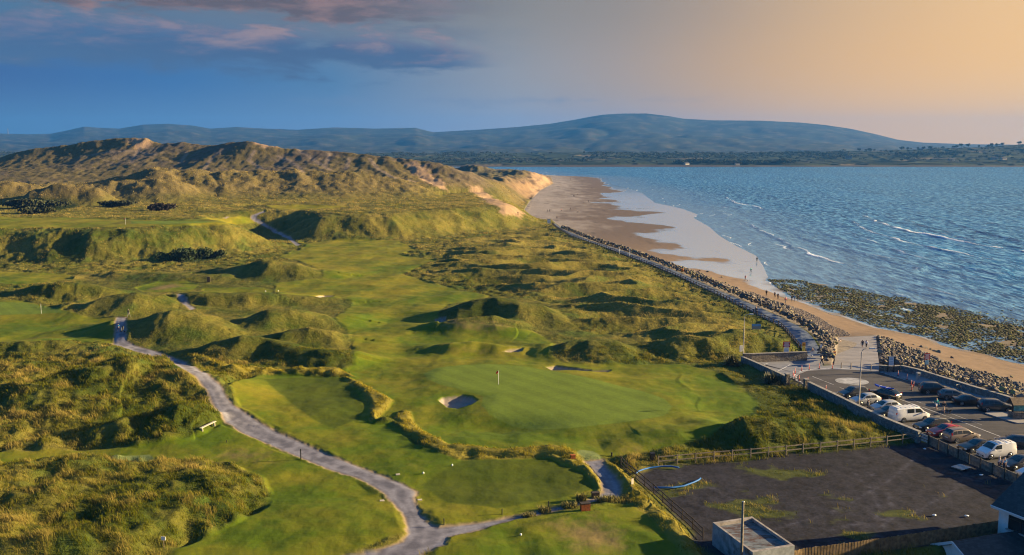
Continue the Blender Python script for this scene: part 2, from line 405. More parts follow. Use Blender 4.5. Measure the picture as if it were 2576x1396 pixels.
# ---- dunes and mounds: (near width, far width, power, [(u, crest row, distance)]) ----
def F(vf, off=0.0, z=GZ): return fy(vf, z) + off
RIDGES = [
 # the high dune at the back and its seaward end
 (62, 60, 1.15, [(-420, 420, 770), (-150, 412, 752), (0, 399, 735), (40, 388, 730), (100, 377, 723), (170, 364, 716), (230, 351, 709), (300, 345, 700), (340, 347, 696), (362, 355, 694), (390, 360, 691), (450, 359, 684), (520, 365, 676), (570, 356, 670), (640, 356, 663), (690, 368, 657), (750, 375, 651), (830, 377, 642), (900, 384, 635), (980, 395, 626), (1035, 406, 620), (1060, 409, 618), (1110, 420, 612), (1150, 432, 607), (1200, 452, 601), (1235, 475, 596), (1270, 505, 589), (1300, 528, 580), (1316, 541, 572)]),
 # the lit dunes in front of it
 (28, 24, 1.9, [(-300, 520, 495), (-60, 500, 502), (90, 482, 506), (180, 470, 509), (250, 458, 512), (320, 440, 515), (375, 424, 518), (395, 421, 519), (440, 425, 521), (465, 431, 522), (500, 426, 524), (530, 430, 525), (548, 437, 526), (570, 427, 527), (600, 428, 528), (650, 426, 530), (700, 428, 532), (760, 424, 534), (800, 432, 536), (850, 431, 538), (900, 432, 540), (980, 448, 543), (1060, 474, 546), (1130, 500, 548), (1200, 528, 548), (1250, 546, 547)]),
 (18, 16, 2, [(240, 468, 480), (285, 456, 482), (330, 452, 484), (380, 450, 486), (430, 452, 486)]),
 (15, 20, 2, [(-60, 462, 470), (0, 455, 470), (40, 457, 470), (62, 466, 470)]),
 (9, 10, 2, [(98, 474, 455), (140, 464, 455), (175, 464, 456), (235, 472, 456)]),
 (10, 10, 2, [(700, 512, 440), (760, 507, 444), (860, 508, 448), (980, 515, 450), (1100, 528, 452), (1200, 540, 455)]),
 # dunes on the spit
 (45, 60, 2, [(1050, 430, 1250), (1143, 423, 1150), (1183, 424, 1120), (1231, 428, 1090), (1281, 428, 1060), (1309, 431, 1040), (1349, 434, 1010), (1372, 441, 1005), (1386, 452, 1010)]),
 (26, 40, 2, [(1150, 470, 820), (1197, 459, 830), (1250, 455, 840), (1305, 461, 830), (1330, 478, 815)]),
 (16, 30, 2, [(1190, 500, 690), (1240, 488, 700), (1290, 486, 705), (1318, 502, 690)]),
 # mounds among the fairways
 (7, 10, 2, [(585, 672, F(700, 9)), (640, 660, F(704, 9)), (690, 655, F(706, 9)), (750, 663, F(706, 9)), (800, 682, F(704, 8))]),
 (4, 7, 2, [(300, 683, F(700, 4)), (380, 688, F(704, 4)), (470, 693, F(708, 4)), (560, 690, F(708, 4))]),
 (3.5, 9, 2.5, [(455, 741, F(774, 4.5)), (500, 737, F(775, 4.5)), (560, 740, F(776, 4.5)), (640, 738, F(774, 4.5)), (700, 738, F(770, 4.5)), (780, 746, F(768, 4)), (860, 755, F(766, 4))]),
 (6.5, 8, 2, [(215, 766, F(797, 8)), (260, 746, F(798, 8)), (300, 739, F(798, 8)), (345, 738, F(798, 8)), (400, 746, F(796, 8)), (450, 768, F(792, 7))]),
 (4.5, 7, 2, [(40, 733, F(757, 5)), (80, 719, F(758, 5)), (130, 711, F(758, 5)), (200, 712, F(757, 5)), (270, 724, F(755, 5)), (310, 740, F(754, 4))]),
 (7.5, 9, 2, [(335, 806, F(862, 9)), (380, 790, F(864, 9)), (440, 780, F(864, 9)), (500, 786, F(862, 9)), (560, 796, F(856, 9)), (585, 808, F(850, 8))]),
 (4, 5, 2, [(330, 836, F(866, 4)), (400, 826, F(868, 4)), (480, 822, F(866, 4)), (550, 818, F(860, 4))]),
 (6, 8, 2, [(580, 812, F(842, 7)), (625, 796, F(844, 7)), (680, 781, F(842, 7)), (730, 778, F(838, 7)), (790, 784, F(832, 7)), (838, 796, F(826, 6))]),
 (4, 6, 2, [(660, 846, F(880, 5)), (720, 833, F(882, 5)), (780, 826, F(880, 5)), (840, 834, F(878, 5)), (882, 850, F(874, 4))]),
 (4, 5, 2, [(480, 880, F(902, 4)), (540, 862, F(906, 5)), (610, 846, F(904, 5)), (680, 852, F(904, 5)), (740, 874, F(916, 4)), (800, 880, F(924, 4)), (860, 884, F(926, 4))]),
 (1.6, 2, 2, [(470, 888, 165), (520, 905, 160), (600, 928, 155), (700, 930, 154), (800, 935, 153), (862, 940, 152)]),
 (7, 9, 2, [(1120, 782, F(808, 8)), (1160, 762, F(812, 8)), (1200, 751, F(815, 8)), (1250, 750, F(818, 8)), (1310, 760, F(822, 8)), (1370, 770, F(822, 8)), (1415, 786, F(818, 7))]),
 (6, 7, 2, [(1060, 818, F(842, 6)), (1110, 808, F(845, 6)), (1180, 799, F(846, 6)), (1240, 797, F(846, 6)), (1300, 812, F(845, 6)), (1345, 832, F(845, 5))]),
 (3.2, 4, 2, [(1085, 875, F(893, 3.5)), (1130, 864, F(895, 3.5)), (1190, 861, F(895, 3.5)), (1240, 865, F(896, 3.5)), (1300, 876, F(896, 3))]),
 (5.5, 6, 2.2, [(1392, 872, F(905, 6)), (1430, 858, F(908, 6)), (1480, 854, F(910, 6)), (1550, 856, F(910, 6)), (1590, 872, F(906, 5.5))]),
 (3, 4, 2, [(1370, 918, 161), (1420, 912, 162), (1500, 916, 161), (1560, 916, 161), (1640, 918, 160), (1730, 932, 157)]),
 (6, 6, 2, [(1640, 972, F(988, 6)), (1720, 962, F(988, 6)), (1790, 970, F(988, 6)), (1840, 984, F(994, 5))]),
 (5, 6, 2, [(1690, 1034, F(1046, 5)), (1760, 1022, F(1048, 5)), (1820, 1034, F(1050, 4))]),
 (4, 4, 2, [(1460, 1128, F(1140, 3)), (1540, 1112, F(1142, 4)), (1620, 1098, F(1138, 4)), (1700, 1082, F(1128, 4)), (1790, 1066, F(1112, 4))]),
 (3.5, 3.5, 2.4, [(1810, 1090, F(1125, 4)), (1870, 1056, F(1128, 4)), (1950, 1050, F(1124, 4)), (2050, 1056, F(1118, 4)), (2150, 1070, F(1112, 4)), (2250, 1086, F(1106, 3))]),
 (3.5, 5, 2, [(1700, 870, F(905, 4)), (1780, 850, F(900, 5)), (1860, 830, F(892, 5)), (1940, 850, F(890, 4))]),
 # left foreground
 (5, 7, 2, [(-80, 872, F(908, 7)), (0, 864, F(908, 7)), (60, 859, F(906, 7)), (120, 856, F(904, 7)), (190, 862, F(904, 7)), (255, 878, F(906, 5)), (300, 889, F(908, 4))]),
 (9.5, 8, 1.7, [(175, 950, 134), (205, 930, 136), (237, 917, 138), (290, 903, 141), (325, 896, 142), (372, 896, 143), (423, 912, 142), (474, 933, 140), (507, 960, 137), (528, 990, 133), (540, 1015, 130)]),
 (4.2, 5, 2, [(405, 1052, 120), (440, 1028, 122), (478, 1020, 123), (524, 1040, 123), (556, 1066, 122)]),
 (4, 5, 2, [(-40, 990, 132), (30, 975, 133), (80, 985, 132)]),
 (3, 3, 2, [(250, 1075, 119), (300, 1062, 120), (350, 1072, 120)]),
]
acc = np.zeros_like(H)
for wn, wf, pw, pts in RIDGES:
    a = np.array(pts, float); p3 = at_y(a[:, 0], a[:, 1], a[:, 2])
    ext = 3.2 * max(wn, wf)
    m = (GX > p3[:, 0].min() - ext) & (GX < p3[:, 0].max() + ext) & (GY > p3[:, 1].min() - ext) & (GY < p3[:, 1].max() + ext) & (sdL > -3)
    if not m.any(): continue
    x, y = GX[m], GY[m]
    # local distortion keeps the outlines from being smooth tubes
    wob = 0.22 * wn
    xx = x + wob * pn(x / (wn * 1.3), y / (wn * 1.3), 31); yy = y + wob * pn(x / (wn * 1.3), y / (wn * 1.3), 47)
    d, vals = seg_dist(xx, yy, p3[:, :2], False, np.stack([p3[:, 2], p3[:, 1]], -1))
    hb = H[m]
    w = np.where(yy < vals[:, 1], wn, wf)
    prof = np.exp(-(d / w) ** pw)
    hh = np.maximum(vals[:, 0] - hb, 0) * prof
    acc[m] += hh ** 5
dFt = seg_dist(GX, GY, foot)
soft = np.where(dFt < 60, sstep(-1, 34, np.where(sdL > 0, dFt, 0)) ** 0.8, 1.0)
H = np.where(sdL > 0, 2.5 + (H - 2.5) * np.where(dFt < 12, sstep(0, 11, dFt), 1), H)
H = H + np.maximum(acc, 0) ** 0.2 * soft

# ---- pick the visible ground under a pixel ----
def col_heights(r):
    i = np.clip(np.searchsorted(cols, r) - 1, 0, NX - 2)
    t = np.clip((r - cols[i]) / (cols[i + 1] - cols[i]), 0, 1)
    return H[:, i] * (1 - t) + H[:, i + 1] * t
def hit(u, v):
    dx, dy, dz = ray(u, v); r = float(dx / dy); m = float(dz / dy)
    h = col_heights(r); z = CAMZ + m * rows
    k = np.nonzero(h >= z)[0]
    if len(k) == 0: return np.array([r * rows[-1], rows[-1], h[-1]])
    k = k[0]
    if k == 0: Y = rows[0]
    else:
        a, b = z[k - 1] - h[k - 1], z[k] - h[k]
        t = a / (a - b + 1e-9); Y = rows[k - 1] + t * (rows[k] - rows[k - 1])
    return np.array([r * Y, Y, float(np.interp(Y, rows, h))])
def ground(x, y):
    r = x / y
    return float(np.interp(y, rows, col_heights(r)))
def trace(pts, step=24.0, closed=True):
    out = []; n = len(pts)
    for i in range(n if closed else n - 1):
        a = np.array(pts[i], float); b = np.array(pts[(i + 1) % n], float)
        k = max(1, int(np.hypot(*(b - a)) / step))
        for j in range(k): out.append(hit(*(a + (b - a) * j / k))[:2])
    if not closed: out.append(hit(*pts[-1])[:2])
    return np.array(out)

# ---- zones, traced once and stored as plan polygons ----
Z = {}
def zone(name, pts, pad=12.0, plane=None):
    poly = gp([p[0] for p in pts], [p[1] for p in pts], plane) if plane is not None else trace(pts)
    s = sdist(GX, GY, poly, pad)
    Z[name] = np.maximum(Z[name], s) if name in Z else s
zone('mown', [(772, 612), (850, 601), (1000, 606), (1045, 625), (1010, 640), (1095, 655), (1010, 690), (1170, 732), (1230, 745), (1130, 765), (1100, 790), (1120, 812), (1240, 815), (1340, 835), (1395, 862), (1385, 895), (1420, 914), (1600, 916), (1720, 918), (1800, 935), (1870, 975), (1908, 1015), (1892, 1045), (1830, 1065), (1780, 1098), (1700, 1122), (1560, 1147), (1440, 1152), (1250, 1150), (1100, 1132), (1030, 1092), (990, 1055), (960, 1050), (945, 1060), (925, 1010), (900, 970), (860, 935), (890, 915), (887, 845), (845, 800), (890, 762), (868, 752), (740, 740), (700, 738), (690, 712), (812, 700), (815, 682), (745, 655), (700, 645), (760, 625)])
zone('mown', [(575, 962), (640, 945), (700, 943), (860, 950), (905, 985), (930, 1020), (945, 1062), (985, 1062), (1060, 1130), (1160, 1157), (1390, 1150), (1440, 1165), (1490, 1200), (1503, 1228), (1490, 1252), (1300, 1295), (1105, 1325), (1050, 1260), (1045, 1230), (900, 1170), (700, 1080), (600, 1020)])
zone('mown', [(555, 1062), (600, 1090), (755, 1155), (900, 1205), (1000, 1280), (1020, 1340), (860, 1396), (800, 1440), (400, 1440), (440, 1380), (530, 1342), (612, 1306), (668, 1270), (680, 1240), (660, 1205), (600, 1176), (520, 1160), (420, 1152), (300, 1148), (0, 1162), (-200, 1165), (-200, 1140), (0, 1136), (350, 1122), (510, 1092)])
zone('mown', [(1060, 1440), (1095, 1378), (1140, 1342), (1290, 1308), (1440, 1285), (1480, 1275), (1580, 1266), (1640, 1305), (1700, 1350), (1760, 1440)])
zone('mown', [(-100, 762), (0, 757), (60, 762), (200, 795), (285, 800), (286, 862), (180, 855), (0, 865), (-100, 868)])
zone('mown', [(-60, 680), (180, 690), (185, 705), (60, 715), (-60, 712)])
zone('mown', [(340, 722), (400, 708), (470, 706), (500, 716), (480, 734), (360, 734)])
zone('mown', [(510, 724), (640, 722), (690, 728), (680, 736), (500, 736)])
zone('mown', [(-200, 552), (0, 546), (200, 549), (330, 553), (420, 555), (560, 546), (640, 545), (655, 556), (600, 566), (480, 569), (300, 571), (0, 574), (-200, 578)])
zone('mown', [(655, 518), (760, 514), (880, 518), (840, 524), (700, 528)])
zone('tee', [(665, 955), (760, 948), (855, 952), (895, 985), (915, 1020), (905, 1050), (840, 1075), (780, 1050)])
zone('tee', [(1160, 1160), (1380, 1155), (1470, 1190), (1496, 1225), (1440, 1245), (1250, 1280), (1120, 1260), (1060, 1215)])
zone('pale_tee', [(262, 1152), (300, 1148), (375, 1143), (400, 1158), (330, 1160), (262, 1161)])
zone('pale_tee', [(1460, 1135), (1492, 1137), (1518, 1153), (1470, 1158), (1448, 1146)])
zone('green', [(1065, 946), (1096, 933), (1163, 926), (1248, 924), (1332, 931), (1417, 946), (1501, 963), (1603, 990), (1671, 1014), (1691, 1034), (1671, 1055), (1603, 1068), (1501, 1078), (1434, 1084), (1366, 1081), (1298, 1068), (1231, 1048), (1211, 1028), (1216, 1003), (1163, 990), (1112, 977), (1079, 963)])
zone('green', [(-40, 764), (60, 768), (150, 782), (160, 792), (80, 796), (-40, 800)])
zone('green', [(330, 559), (420, 560), (520, 560), (540, 563), (420, 567), (330, 566)])
zone('bunker', [(1102, 1008), (1112, 1002), (1135, 1000), (1163, 998), (1190, 1002), (1202, 1012), (1186, 1023), (1150, 1029), (1124, 1025)], 6)
zone('bunker', [(1092, 801), (1106, 796), (1123, 794), (1122, 808), (1104, 811)], 6)
zone('bunker', [(1263, 882), (1282, 876), (1318, 875), (1312, 882), (1280, 885)], 6)
zone('bunker', [(1372, 928), (1396, 923), (1440, 927), (1490, 930), (1540, 929), (1530, 934), (1450, 936), (1390, 937)], 6)
zone('bunker', [(790, 744), (812, 740), (842, 741), (836, 746), (806, 748)], 6)
PATH_L = [(290, 797), (286, 850), (283, 866), (350, 886), (420, 906), (490, 946), (520, 985), (535, 1020), (560, 1055), (600, 1085), (660, 1112), (720, 1137), (755, 1152), (830, 1182), (900, 1203), (960, 1238), (990, 1270), (1015, 1300), (1022, 1340), (1010, 1360), (960, 1376), (900, 1391), (820, 1412)]
PATH_R = [(318, 797), (320, 855), (345, 869), (400, 884), (470, 909), (530, 944), (560, 970), (575, 1000), (600, 1025), (640, 1050), (700, 1085), (760, 1110), (820, 1138), (900, 1168), (975, 1198), (1020, 1214), (1052, 1234), (1045, 1252), (1060, 1290), (1080, 1313), (1105, 1324), (1200, 1313), (1290, 1298), (1400, 1273), (1455, 1262), (1488, 1251), (1515, 1237), (1508, 1206), (1487, 1178), (1467, 1159), (1517, 1153), (1529, 1175), (1552, 1198), (1566, 1221), (1564, 1245), (1540, 1262), (1490, 1262), (1455, 1272), (1300, 1307), (1200, 1335), (1130, 1350), (1122, 1372), (1092, 1379), (1050, 1400), (1000, 1440), (820, 1440)]
zone('path', PATH_L[::-1] + PATH_R)
zone('path', [(757, 616), (744, 618), (728, 604), (706, 592), (682, 579), (660, 567), (640, 556), (629, 548), (632, 541), (652, 534), (664, 530), (668, 533), (648, 541), (646, 547), (668, 562), (694, 576), (722, 591), (740, 604)], 6)
zone('path', [(560, 548), (572, 544), (580, 546), (566, 550)], 6)
zone('path', [(432, 737), (452, 738), (472, 752), (478, 766), (492, 776), (478, 781), (462, 766), (446, 748)], 6)
zone('dry', [(480, 1158), (560, 1128), (640, 1122), (700, 1135), (700, 1165), (600, 1170)], 8)
zone('dry', [(985, 1180), (1060, 1160), (1072, 1166), (1005, 1190)], 4)
zone('dry', [(1340, 1310), (1500, 1290), (1600, 1330), (1640, 1396), (1420, 1410)], 8)
zone('dry', [(1060, 825), (1140, 802), (1240, 800), (1310, 830), (1200, 842)], 8)
zone('dry', [(1090, 880), (1150, 865), (1250, 866), (1240, 890), (1140, 892)], 8)
zone('dry', [(1540, 1142), (1600, 1110), (1700, 1090), (1690, 1115), (1600, 1138)], 8)
zone('dry', [(345, 728), (400, 712), (470, 710), (470, 724), (400, 734)], 8)
zone('strip', [(862, 944), (905, 962), (950, 990), (992, 1010), (975, 1028), (950, 1055), (928, 1060), (926, 1020), (905, 988), (870, 962)], 8)
zone('strip', [(985, 1052), (1008, 1032), (1035, 1036), (1044, 1060), (1075, 1090), (1130, 1122), (1250, 1134), (1340, 1130), (1400, 1128), (1450, 1142), (1480, 1168), (1510, 1205), (1508, 1228), (1494, 1215), (1470, 1190), (1420, 1168), (1360, 1152), (1250, 1158), (1150, 1158), (1070, 1130), (1010, 1082)], 8)
zone('strip', [(1520, 1160), (1545, 1158), (1580, 1200), (1640, 1262), (1700, 1310), (1740, 1350), (1775, 1396), (1800, 1440), (1745, 1440), (1690, 1370), (1640, 1318), (1590, 1275), (1570, 1240)], 8)
zone('strip', [(500, 895), (600, 925), (700, 928), (860, 932), (900, 950), (860, 946), (700, 943), (620, 944), (540, 925)], 8)
zone('yard', [(1640, 1178), (1720, 1170), (1870, 1158), (2024, 1142), (2122, 1133), (2265, 1119), (2310, 1108), (2397, 1133), (2524, 1188), (2640, 1240), (2640, 1330), (2506, 1345), (2295, 1378), (2018, 1410), (1790, 1420), (1730, 1330), (1650, 1250), (1600, 1200)], 10, 4.9)
zone('park', [(1890, 907), (2027, 905), (2036, 888), (2062, 877), (2060, 910), (2210, 922), (2268, 936), (2366, 966), (2506, 1008), (2640, 1045), (2800, 1110), (2800, 1330), (2640, 1250), (2524, 1192), (2397, 1140), (2337, 1108), (2300, 1099), (2230, 1069), (2160, 1034), (2100, 1006), (2033, 974), (1978, 952)], 10, GZ)
zone('prom', [(1392, 563), (1402, 572), (1437, 593), (1515, 620), (1565, 639), (1634, 665), (1703, 694), (1759, 720), (1814, 745), (1856, 767), (1897, 787), (1920, 799), (1942, 810), (1966, 820), (1983, 838), (2001, 860), (2020, 882), (2030, 893), (2066, 897), (2061, 876), (2046, 850), (2029, 833), (2009, 820), (1955, 794), (1890, 765), (1836, 742), (1806, 730), (1759, 708), (1703, 683), (1634, 655), (1565, 630), (1482, 604), (1413, 575), (1397, 562)], 10, GZ)
zone('reef', [(1933, 700), (1961, 730), (1998, 750), (2042, 764), (2083, 781), (2133, 796), (2167, 808), (2208, 823), (2259, 831), (2309, 842), (2360, 860), (2411, 875), (2462, 884), (2512, 899), (2576, 914), (2800, 975), (2800, 870), (2576, 815), (2480, 792), (2400, 776), (2300, 757), (2200, 738), (2100, 718), (2000, 703)], 12, 0.1)
zone('bank', [(-200, 1178), (0, 1172), (100, 1166), (200, 1160), (300, 1157), (420, 1161), (520, 1167), (600, 1183), (655, 1210), (672, 1240), (660, 1270), (600, 1305), (520, 1340), (430, 1380), (380, 1440), (-200, 1500)], 10)
zone('short', [(190, 690), (480, 680), (820, 645), (830, 720), (900, 760), (897, 935), (700, 935), (560, 905), (320, 872), (190, 800)])
zone('short', [(1090, 745), (1250, 742), (1430, 765), (1440, 830), (1620, 850), (1610, 915), (1380, 908), (1100, 815)])
zone('short', [(1600, 900), (1850, 905), (1960, 960), (2030, 990), (1950, 1040), (1860, 1050), (1600, 1000)])
zone('hummocks', [(1060, 640), (1150, 605), (1270, 592), (1370, 580), (1470, 618), (1600, 665), (1720, 720), (1850, 790), (1940, 850), (1870, 895), (1640, 905), (1600, 862), (1430, 820), (1420, 780), (1320, 745), (1250, 740), (1100, 695)], 25)
zone('gorse', [(420, 655), (432, 642), (470, 640), (520, 646), (556, 640), (560, 650), (500, 658), (450, 660)], 6)
zone('gorse', [(70, 508), (110, 498), (180, 505), (200, 520), (140, 528), (90, 530)], 10)
zone('gorse', [(255, 510), (300, 505), (318, 512), (290, 518)], 8)
# bare sand on the dunes
zone('sand', [(1024, 412), (1040, 408), (1060, 414), (1090, 440), (1119, 468), (1122, 476), (1095, 468), (1060, 446)], 10)
zone('sand', [(1180, 470), (1205, 470), (1240, 500), (1290, 520), (1322, 538), (1300, 543), (1262, 536), (1225, 510)], 10)
zone('sand', [(1335, 436), (1362, 440), (1390, 458), (1372, 474), (1345, 498), (1336, 485), (1352, 462)], 14)
zone('sand', [(318, 352), (350, 349), (382, 360), (372, 372), (345, 372)], 10)
zone('sand', [(640, 358), (676, 362), (690, 370), (660, 368)], 8)
trails = [trace(p, 8, False) for p in ([(744, 374), (775, 392), (805, 412), (830, 428)], [(829, 384), (819, 417)], [(352, 372), (340, 390), (330, 410)], [(470, 385), (455, 410)], [(640, 380), (625, 402), (660, 425)], [(700, 392), (740, 412), (760, 428)], [(930, 398), (950, 425), (985, 445), (1040, 455)], [(880, 396), (870, 425)], [(560, 376), (530, 400), (515, 425)], [(203, 395), (260, 385), (330, 378), (390, 390)])]

# ---- finer relief ----
land = sstep(-1.0, 3.0, sdL)
mown = sstep(-0.6, 0.6, Z['mown'])
flat = np.maximum(np.maximum(sstep(-2.0, 0.2, Z['park']), sstep(-2.0, 0.2, Z['yard'])), sstep(-2.5, 0.2, Z['prom']))
pathm = sstep(-0.25, 0.25, Z['path'] + 0.26 * pn(GX / 1.1, GY / 1.1, 3) + 0.10 * pn(GX * 2.2, GY * 2.2, 9))
rough = land * (1 - mown) * (1 - flat) * (1 - sstep(-1.2, 0.2, Z['path']))
hum = sstep(-6, 14, Z['hummocks'])
far = sstep(300, 480, GY)
hrel = hum * (2.7 * np.maximum(1 - np.abs(pn(GX / 32, GY / 13, 61)), 0) ** 2.2 - 0.8 + 0.8 * pn(GX / 16, GY / 7, 62) + 0.22 * pn(GX / 4.5, GY / 4, 63))
H += land * (1 - flat) * hrel
calm = 1 - 0.62 * np.maximum(hum, sstep(-2, 3, Z['short']))
nearm = (1 - sstep(150, 168, GY)) * (1 - sstep(-30, -14, GX))
H += rough * nearm * (0.75 * pn(GX / 6.5, GY / 6.5, 91) + 0.35 * pn(GX / 2.3, GY / 2.3, 92))
H += rough * calm * (0.45 * pn(GX / 7.5, GY / 7.5, 64) + 0.36 * pn(GX / 2.6, GY / 2.6, 65) * (1 - far * 0.5) + 0.14 * pn(GX / 1.1, GY / 1.1, 66) * (1 - far))
# wind ripples and erosion on the high dunes
dune = np.maximum(sstep(8, 16, H - GZ) * sstep(380, 430, GY), sstep(560, 640, GY)) * land
ang = GX * 0.85 + GY * 0.5
H += dune * (1 - 0.55 * sstep(575, 605, GY) * (1 - sstep(-110, -50, GX))) * (1.3 * pn(ang / 26, (GY * 0.85 - GX * 0.5) / 60, 71) + 1.15 * (np.abs(pn(ang / 13, (GY - GX * 0.4) / 34, 72)) - 0.3) + 0.55 * pn(GX / 6, GY / 6, 73) + 0.3 * pn(GX / 2.8, GY / 2.8, 74))
H += land * mown * (1 - flat) * (1 - sstep(-3, 3, Z['green'])) * (0.34 * pn(GX / 15, GY / 12, 75) + 0.16 * pn(GX / 6, GY / 5, 76) + 0.05 * pn(GX / 1.7, GY / 1.7, 88) + 0.010 * pn(GX / 0.45, GY / 0.45, 89) + 0.002 * RNG.normal(0, 1, H.shape))
H += land * (0.6 * sstep(-8, 2.5, Z['green']) - 0.9 * np.exp(-((GX - (1265 - CX) / FPX * 124.5) / 7) ** 2 - ((GY - 123.5) / 4) ** 2))
H += 1.7 * sstep(0, 6, Z['bank']) * (1 + 0.25 * pn(GX / 6, GY / 6, 77))
H += 0.42 * sstep(-0.2, 1.0, Z['strip']) * (1 + 0.3 * pn(GX / 2, GY / 2, 78))
bk = sstep(-0.15, 0.7, Z['bunker']); H -= 0.85 * bk
H -= 0.10 * pathm
# lawn by the lower path: the left part falls away from the sun
crest = np.vstack([gp(u, v, 5.6) for u, v in [(1335, 1305), (1350, 1330), (1385, 1370), (1420, 1420)]])
dl = np.where(inside(GX, GY, np.vstack([crest, [[30, 60], [30, 100]]])), 1, -1) * seg_dist(GX, GY, crest)
H += 0.4 * sstep(-3.5, 0.3, dl) * np.exp(-(np.maximum(dl, 0) / 14) ** 2) * sstep(0.5, 3, -Z['path']) * sstep(-7, -2, -GY + 87 + 8) * (GY < 101)
pk = np.maximum(sstep(-1.5, 0.3, Z['park']), sstep(-2.5, -0.3, Z['prom'])); H = H * (1 - pk) + (GZ - 0.06) * pk
yd = sstep(-1.5, 0.5, Z['yard']); H = H * (1 - yd) + (4.9 + 0.03 * pn(GX / 5, GY / 5, 79) + 0.02 * pn(GX / 1.2, GY / 1.2, 80)) * yd
# the ground drops below the boarded fence, and is dug out under the slipway
LOW = np.vstack([gp(u, v, 5.0) for u, v in [(1990, 1440), (2018, 1424), (2150, 1406), (2295, 1385), (2420, 1365), (2520, 1349), (2720, 1320)]] + [[[120, 60], [60, 40], [20, 60]]])
H -= 2.5 * sstep(0.0, 2.6, sdist(GX, GY, LOW, 20) + (GY < 80) * 0)
SLIP = np.vstack([gp(2099, 917, GZ), gp(2211, 920, GZ), gp(2204, 848, 2.3), gp(2108, 852, 2.3)])
H -= 0.55 * sstep(-0.5, 0.2, sdist(GX, GY, SLIP, 6))
spit = land * sstep(690, 780, GY) * sstep(-110, -60, GX)
H += spit * sstep(1, 8, H - 3.0) * (4.5 * pn(GX / 30, GY / 60, 121) + 2.6 * (np.abs(pn(GX / 16, GY / 34, 122)) - 0.3) + 1.2 * pn(GX / 7, GY / 12, 123))
# pools left by the tide: low places in the flat sand
beachm = sstep(-0.5, 1.0, sdB)
pool = pn(GX / 34, GY / 52, 81) * 0.7 + 0.35 * pn(GX / 15, GY / 20, 82) + 0.12 * pn(GX / 5, GY / 7, 83)
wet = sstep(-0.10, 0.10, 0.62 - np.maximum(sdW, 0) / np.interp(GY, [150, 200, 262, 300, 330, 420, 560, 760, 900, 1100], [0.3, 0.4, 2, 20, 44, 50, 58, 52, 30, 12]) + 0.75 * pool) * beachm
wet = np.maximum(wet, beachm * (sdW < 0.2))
H += beachm * (1 - wet) * (sdW > 0) * (0.05 * pn(GX / 3, GY / 3, 84) + 0.03)
# reef: thin water with rock ledges
reefm = sstep(-4, 4, Z['reef'] + 3 * pn(GX / 6, GY / 6, 85))
H = np.where((reefm > 0), np.maximum(H, -0.25) * (1 - reefm) + reefm * (0.02 + 0.14 * pn(GX / 7, GY / 7, 86)), H)

# ---- colours of the ground itself ----
def resample_(p, n):
    p = np.asarray(p, float); d = np.r_[0, np.cumsum(np.hypot(*np.diff(p, axis=0).T))]; s = np.linspace(0, d[-1], n)
    return np.stack([np.interp(s, d, p[:, 0]), np.interp(s, d, p[:, 1])], -1)
def C(*c): return np.array(c, float)
def lay(col, m, c): return col * (1 - m[..., None]) + (c if c.ndim == 3 else c[None, None]) * m[..., None]
n1 = fbm(GX / 22, GY / 22, 4, 101); n2 = fbm(GX / 5, GY / 5, 4, 102); n3 = fbm(GX / 1.3, GY / 1.3, 3, 103); n4 = fbm(GX / 60, GY / 60, 3, 104)
one = np.ones_like(H)
straw = np.clip(0.35 + 0.9 * n1 + 0.5 * n2 + 0.35 * n3 + 0.25 * hum + 0.32 * hrel + 0.25 * far, 0, 1)
col = C(0.042, 0.058, 0.005)[None, None] * (1 - straw[..., None]) + C(0.170, 0.144, 0.028)[None, None] * straw[..., None]
col = lay(col, sstep(0.05, 0.5, fbm(GX / 9, GY / 9, 3, 105) - 0.25 * far) * 0.7, C(0.050, 0.085, 0.012))
dcol = np.clip(0.62 + 0.8 * n2 + 0.4 * n1, 0, 1)
dc = C(0.075, 0.064, 0.024)[None, None] * (1 - dcol[..., None]) + C(0.140, 0.108, 0.048)[None, None] * dcol[..., None]
col = lay(col, dune * 0.9, dc)
col = lay(col, spit * sstep(-0.3, 0.25, n2 + n1), C(0.070, 0.066, 0.026))
col = lay(col, spit * (1 - sstep(10, 34, dFt + 10 * n2)) * 0.85, C(0.230, 0.150, 0.090))
bigd = sstep(560, 600, GY) * land * sstep(10, 22, H)
col = lay(col, bigd * sstep(-0.15, 0.35, n4 + 0.5 * n2) * 0.75, C(0.115, 0.090, 0.068))
m_ = sstep(-0.5, 0.5, Z['mown'] + 0.4 * n3)
g = np.clip(0.30 + 1.0 * n1 + 0.6 * n2 + 0.25 * n3 + 0.0018 * (GY - 130), 0, 1)
mc = C(0.068, 0.108, 0.003)[None, None] * (1 - g[..., None]) + C(0.180, 0.160, 0.012)[None, None] * g[..., None]
mow = np.tanh(6 * np.sin((GX - 0.16 * GY) * 2 * np.pi / 13.0)) * sstep(135, 165, GY)
mc = mc * (1 + 0.075 * mow[..., None])
col = lay(col, m_, mc)
tan_ = sstep(0.0, 5.0, Z['dry'] + 1.6 * n2 + 2.0 * n3)
col = lay(col, tan_ * 0.8, C(0.200, 0.140, 0.062))
col = lay(col, sstep(-0.3, 0.3, Z['tee']) * 0.85, C(0.050, 0.072, 0.004))
col = lay(col, sstep(-0.2, 0.2, Z['green']), C(0.112, 0.160, 0.018)[None, None] * (1 + 0.18 * n2 + 0.06 * np.tanh(5 * np.sin((GX * 0.8 + GY * 0.6) * 2 * np.pi / 3.6)))[..., None])
col = lay(col, sstep(-0.1, 0.1, Z['pale_tee']), C(0.135, 0.170, 0.060))
col = lay(col, sstep(-0.3, 0.5, Z['strip'] + 0.3 * n3), C(0.170, 0.145, 0.022))
col = lay(col, sstep(-1, 1, Z['gorse'] + 2 * n2) * 0.9, C(0.020, 0.034, 0.012))
sandm = sstep(-1.5, 2.5, Z['sand'] + 1.5 + 4 * n2 + 2 * n3)
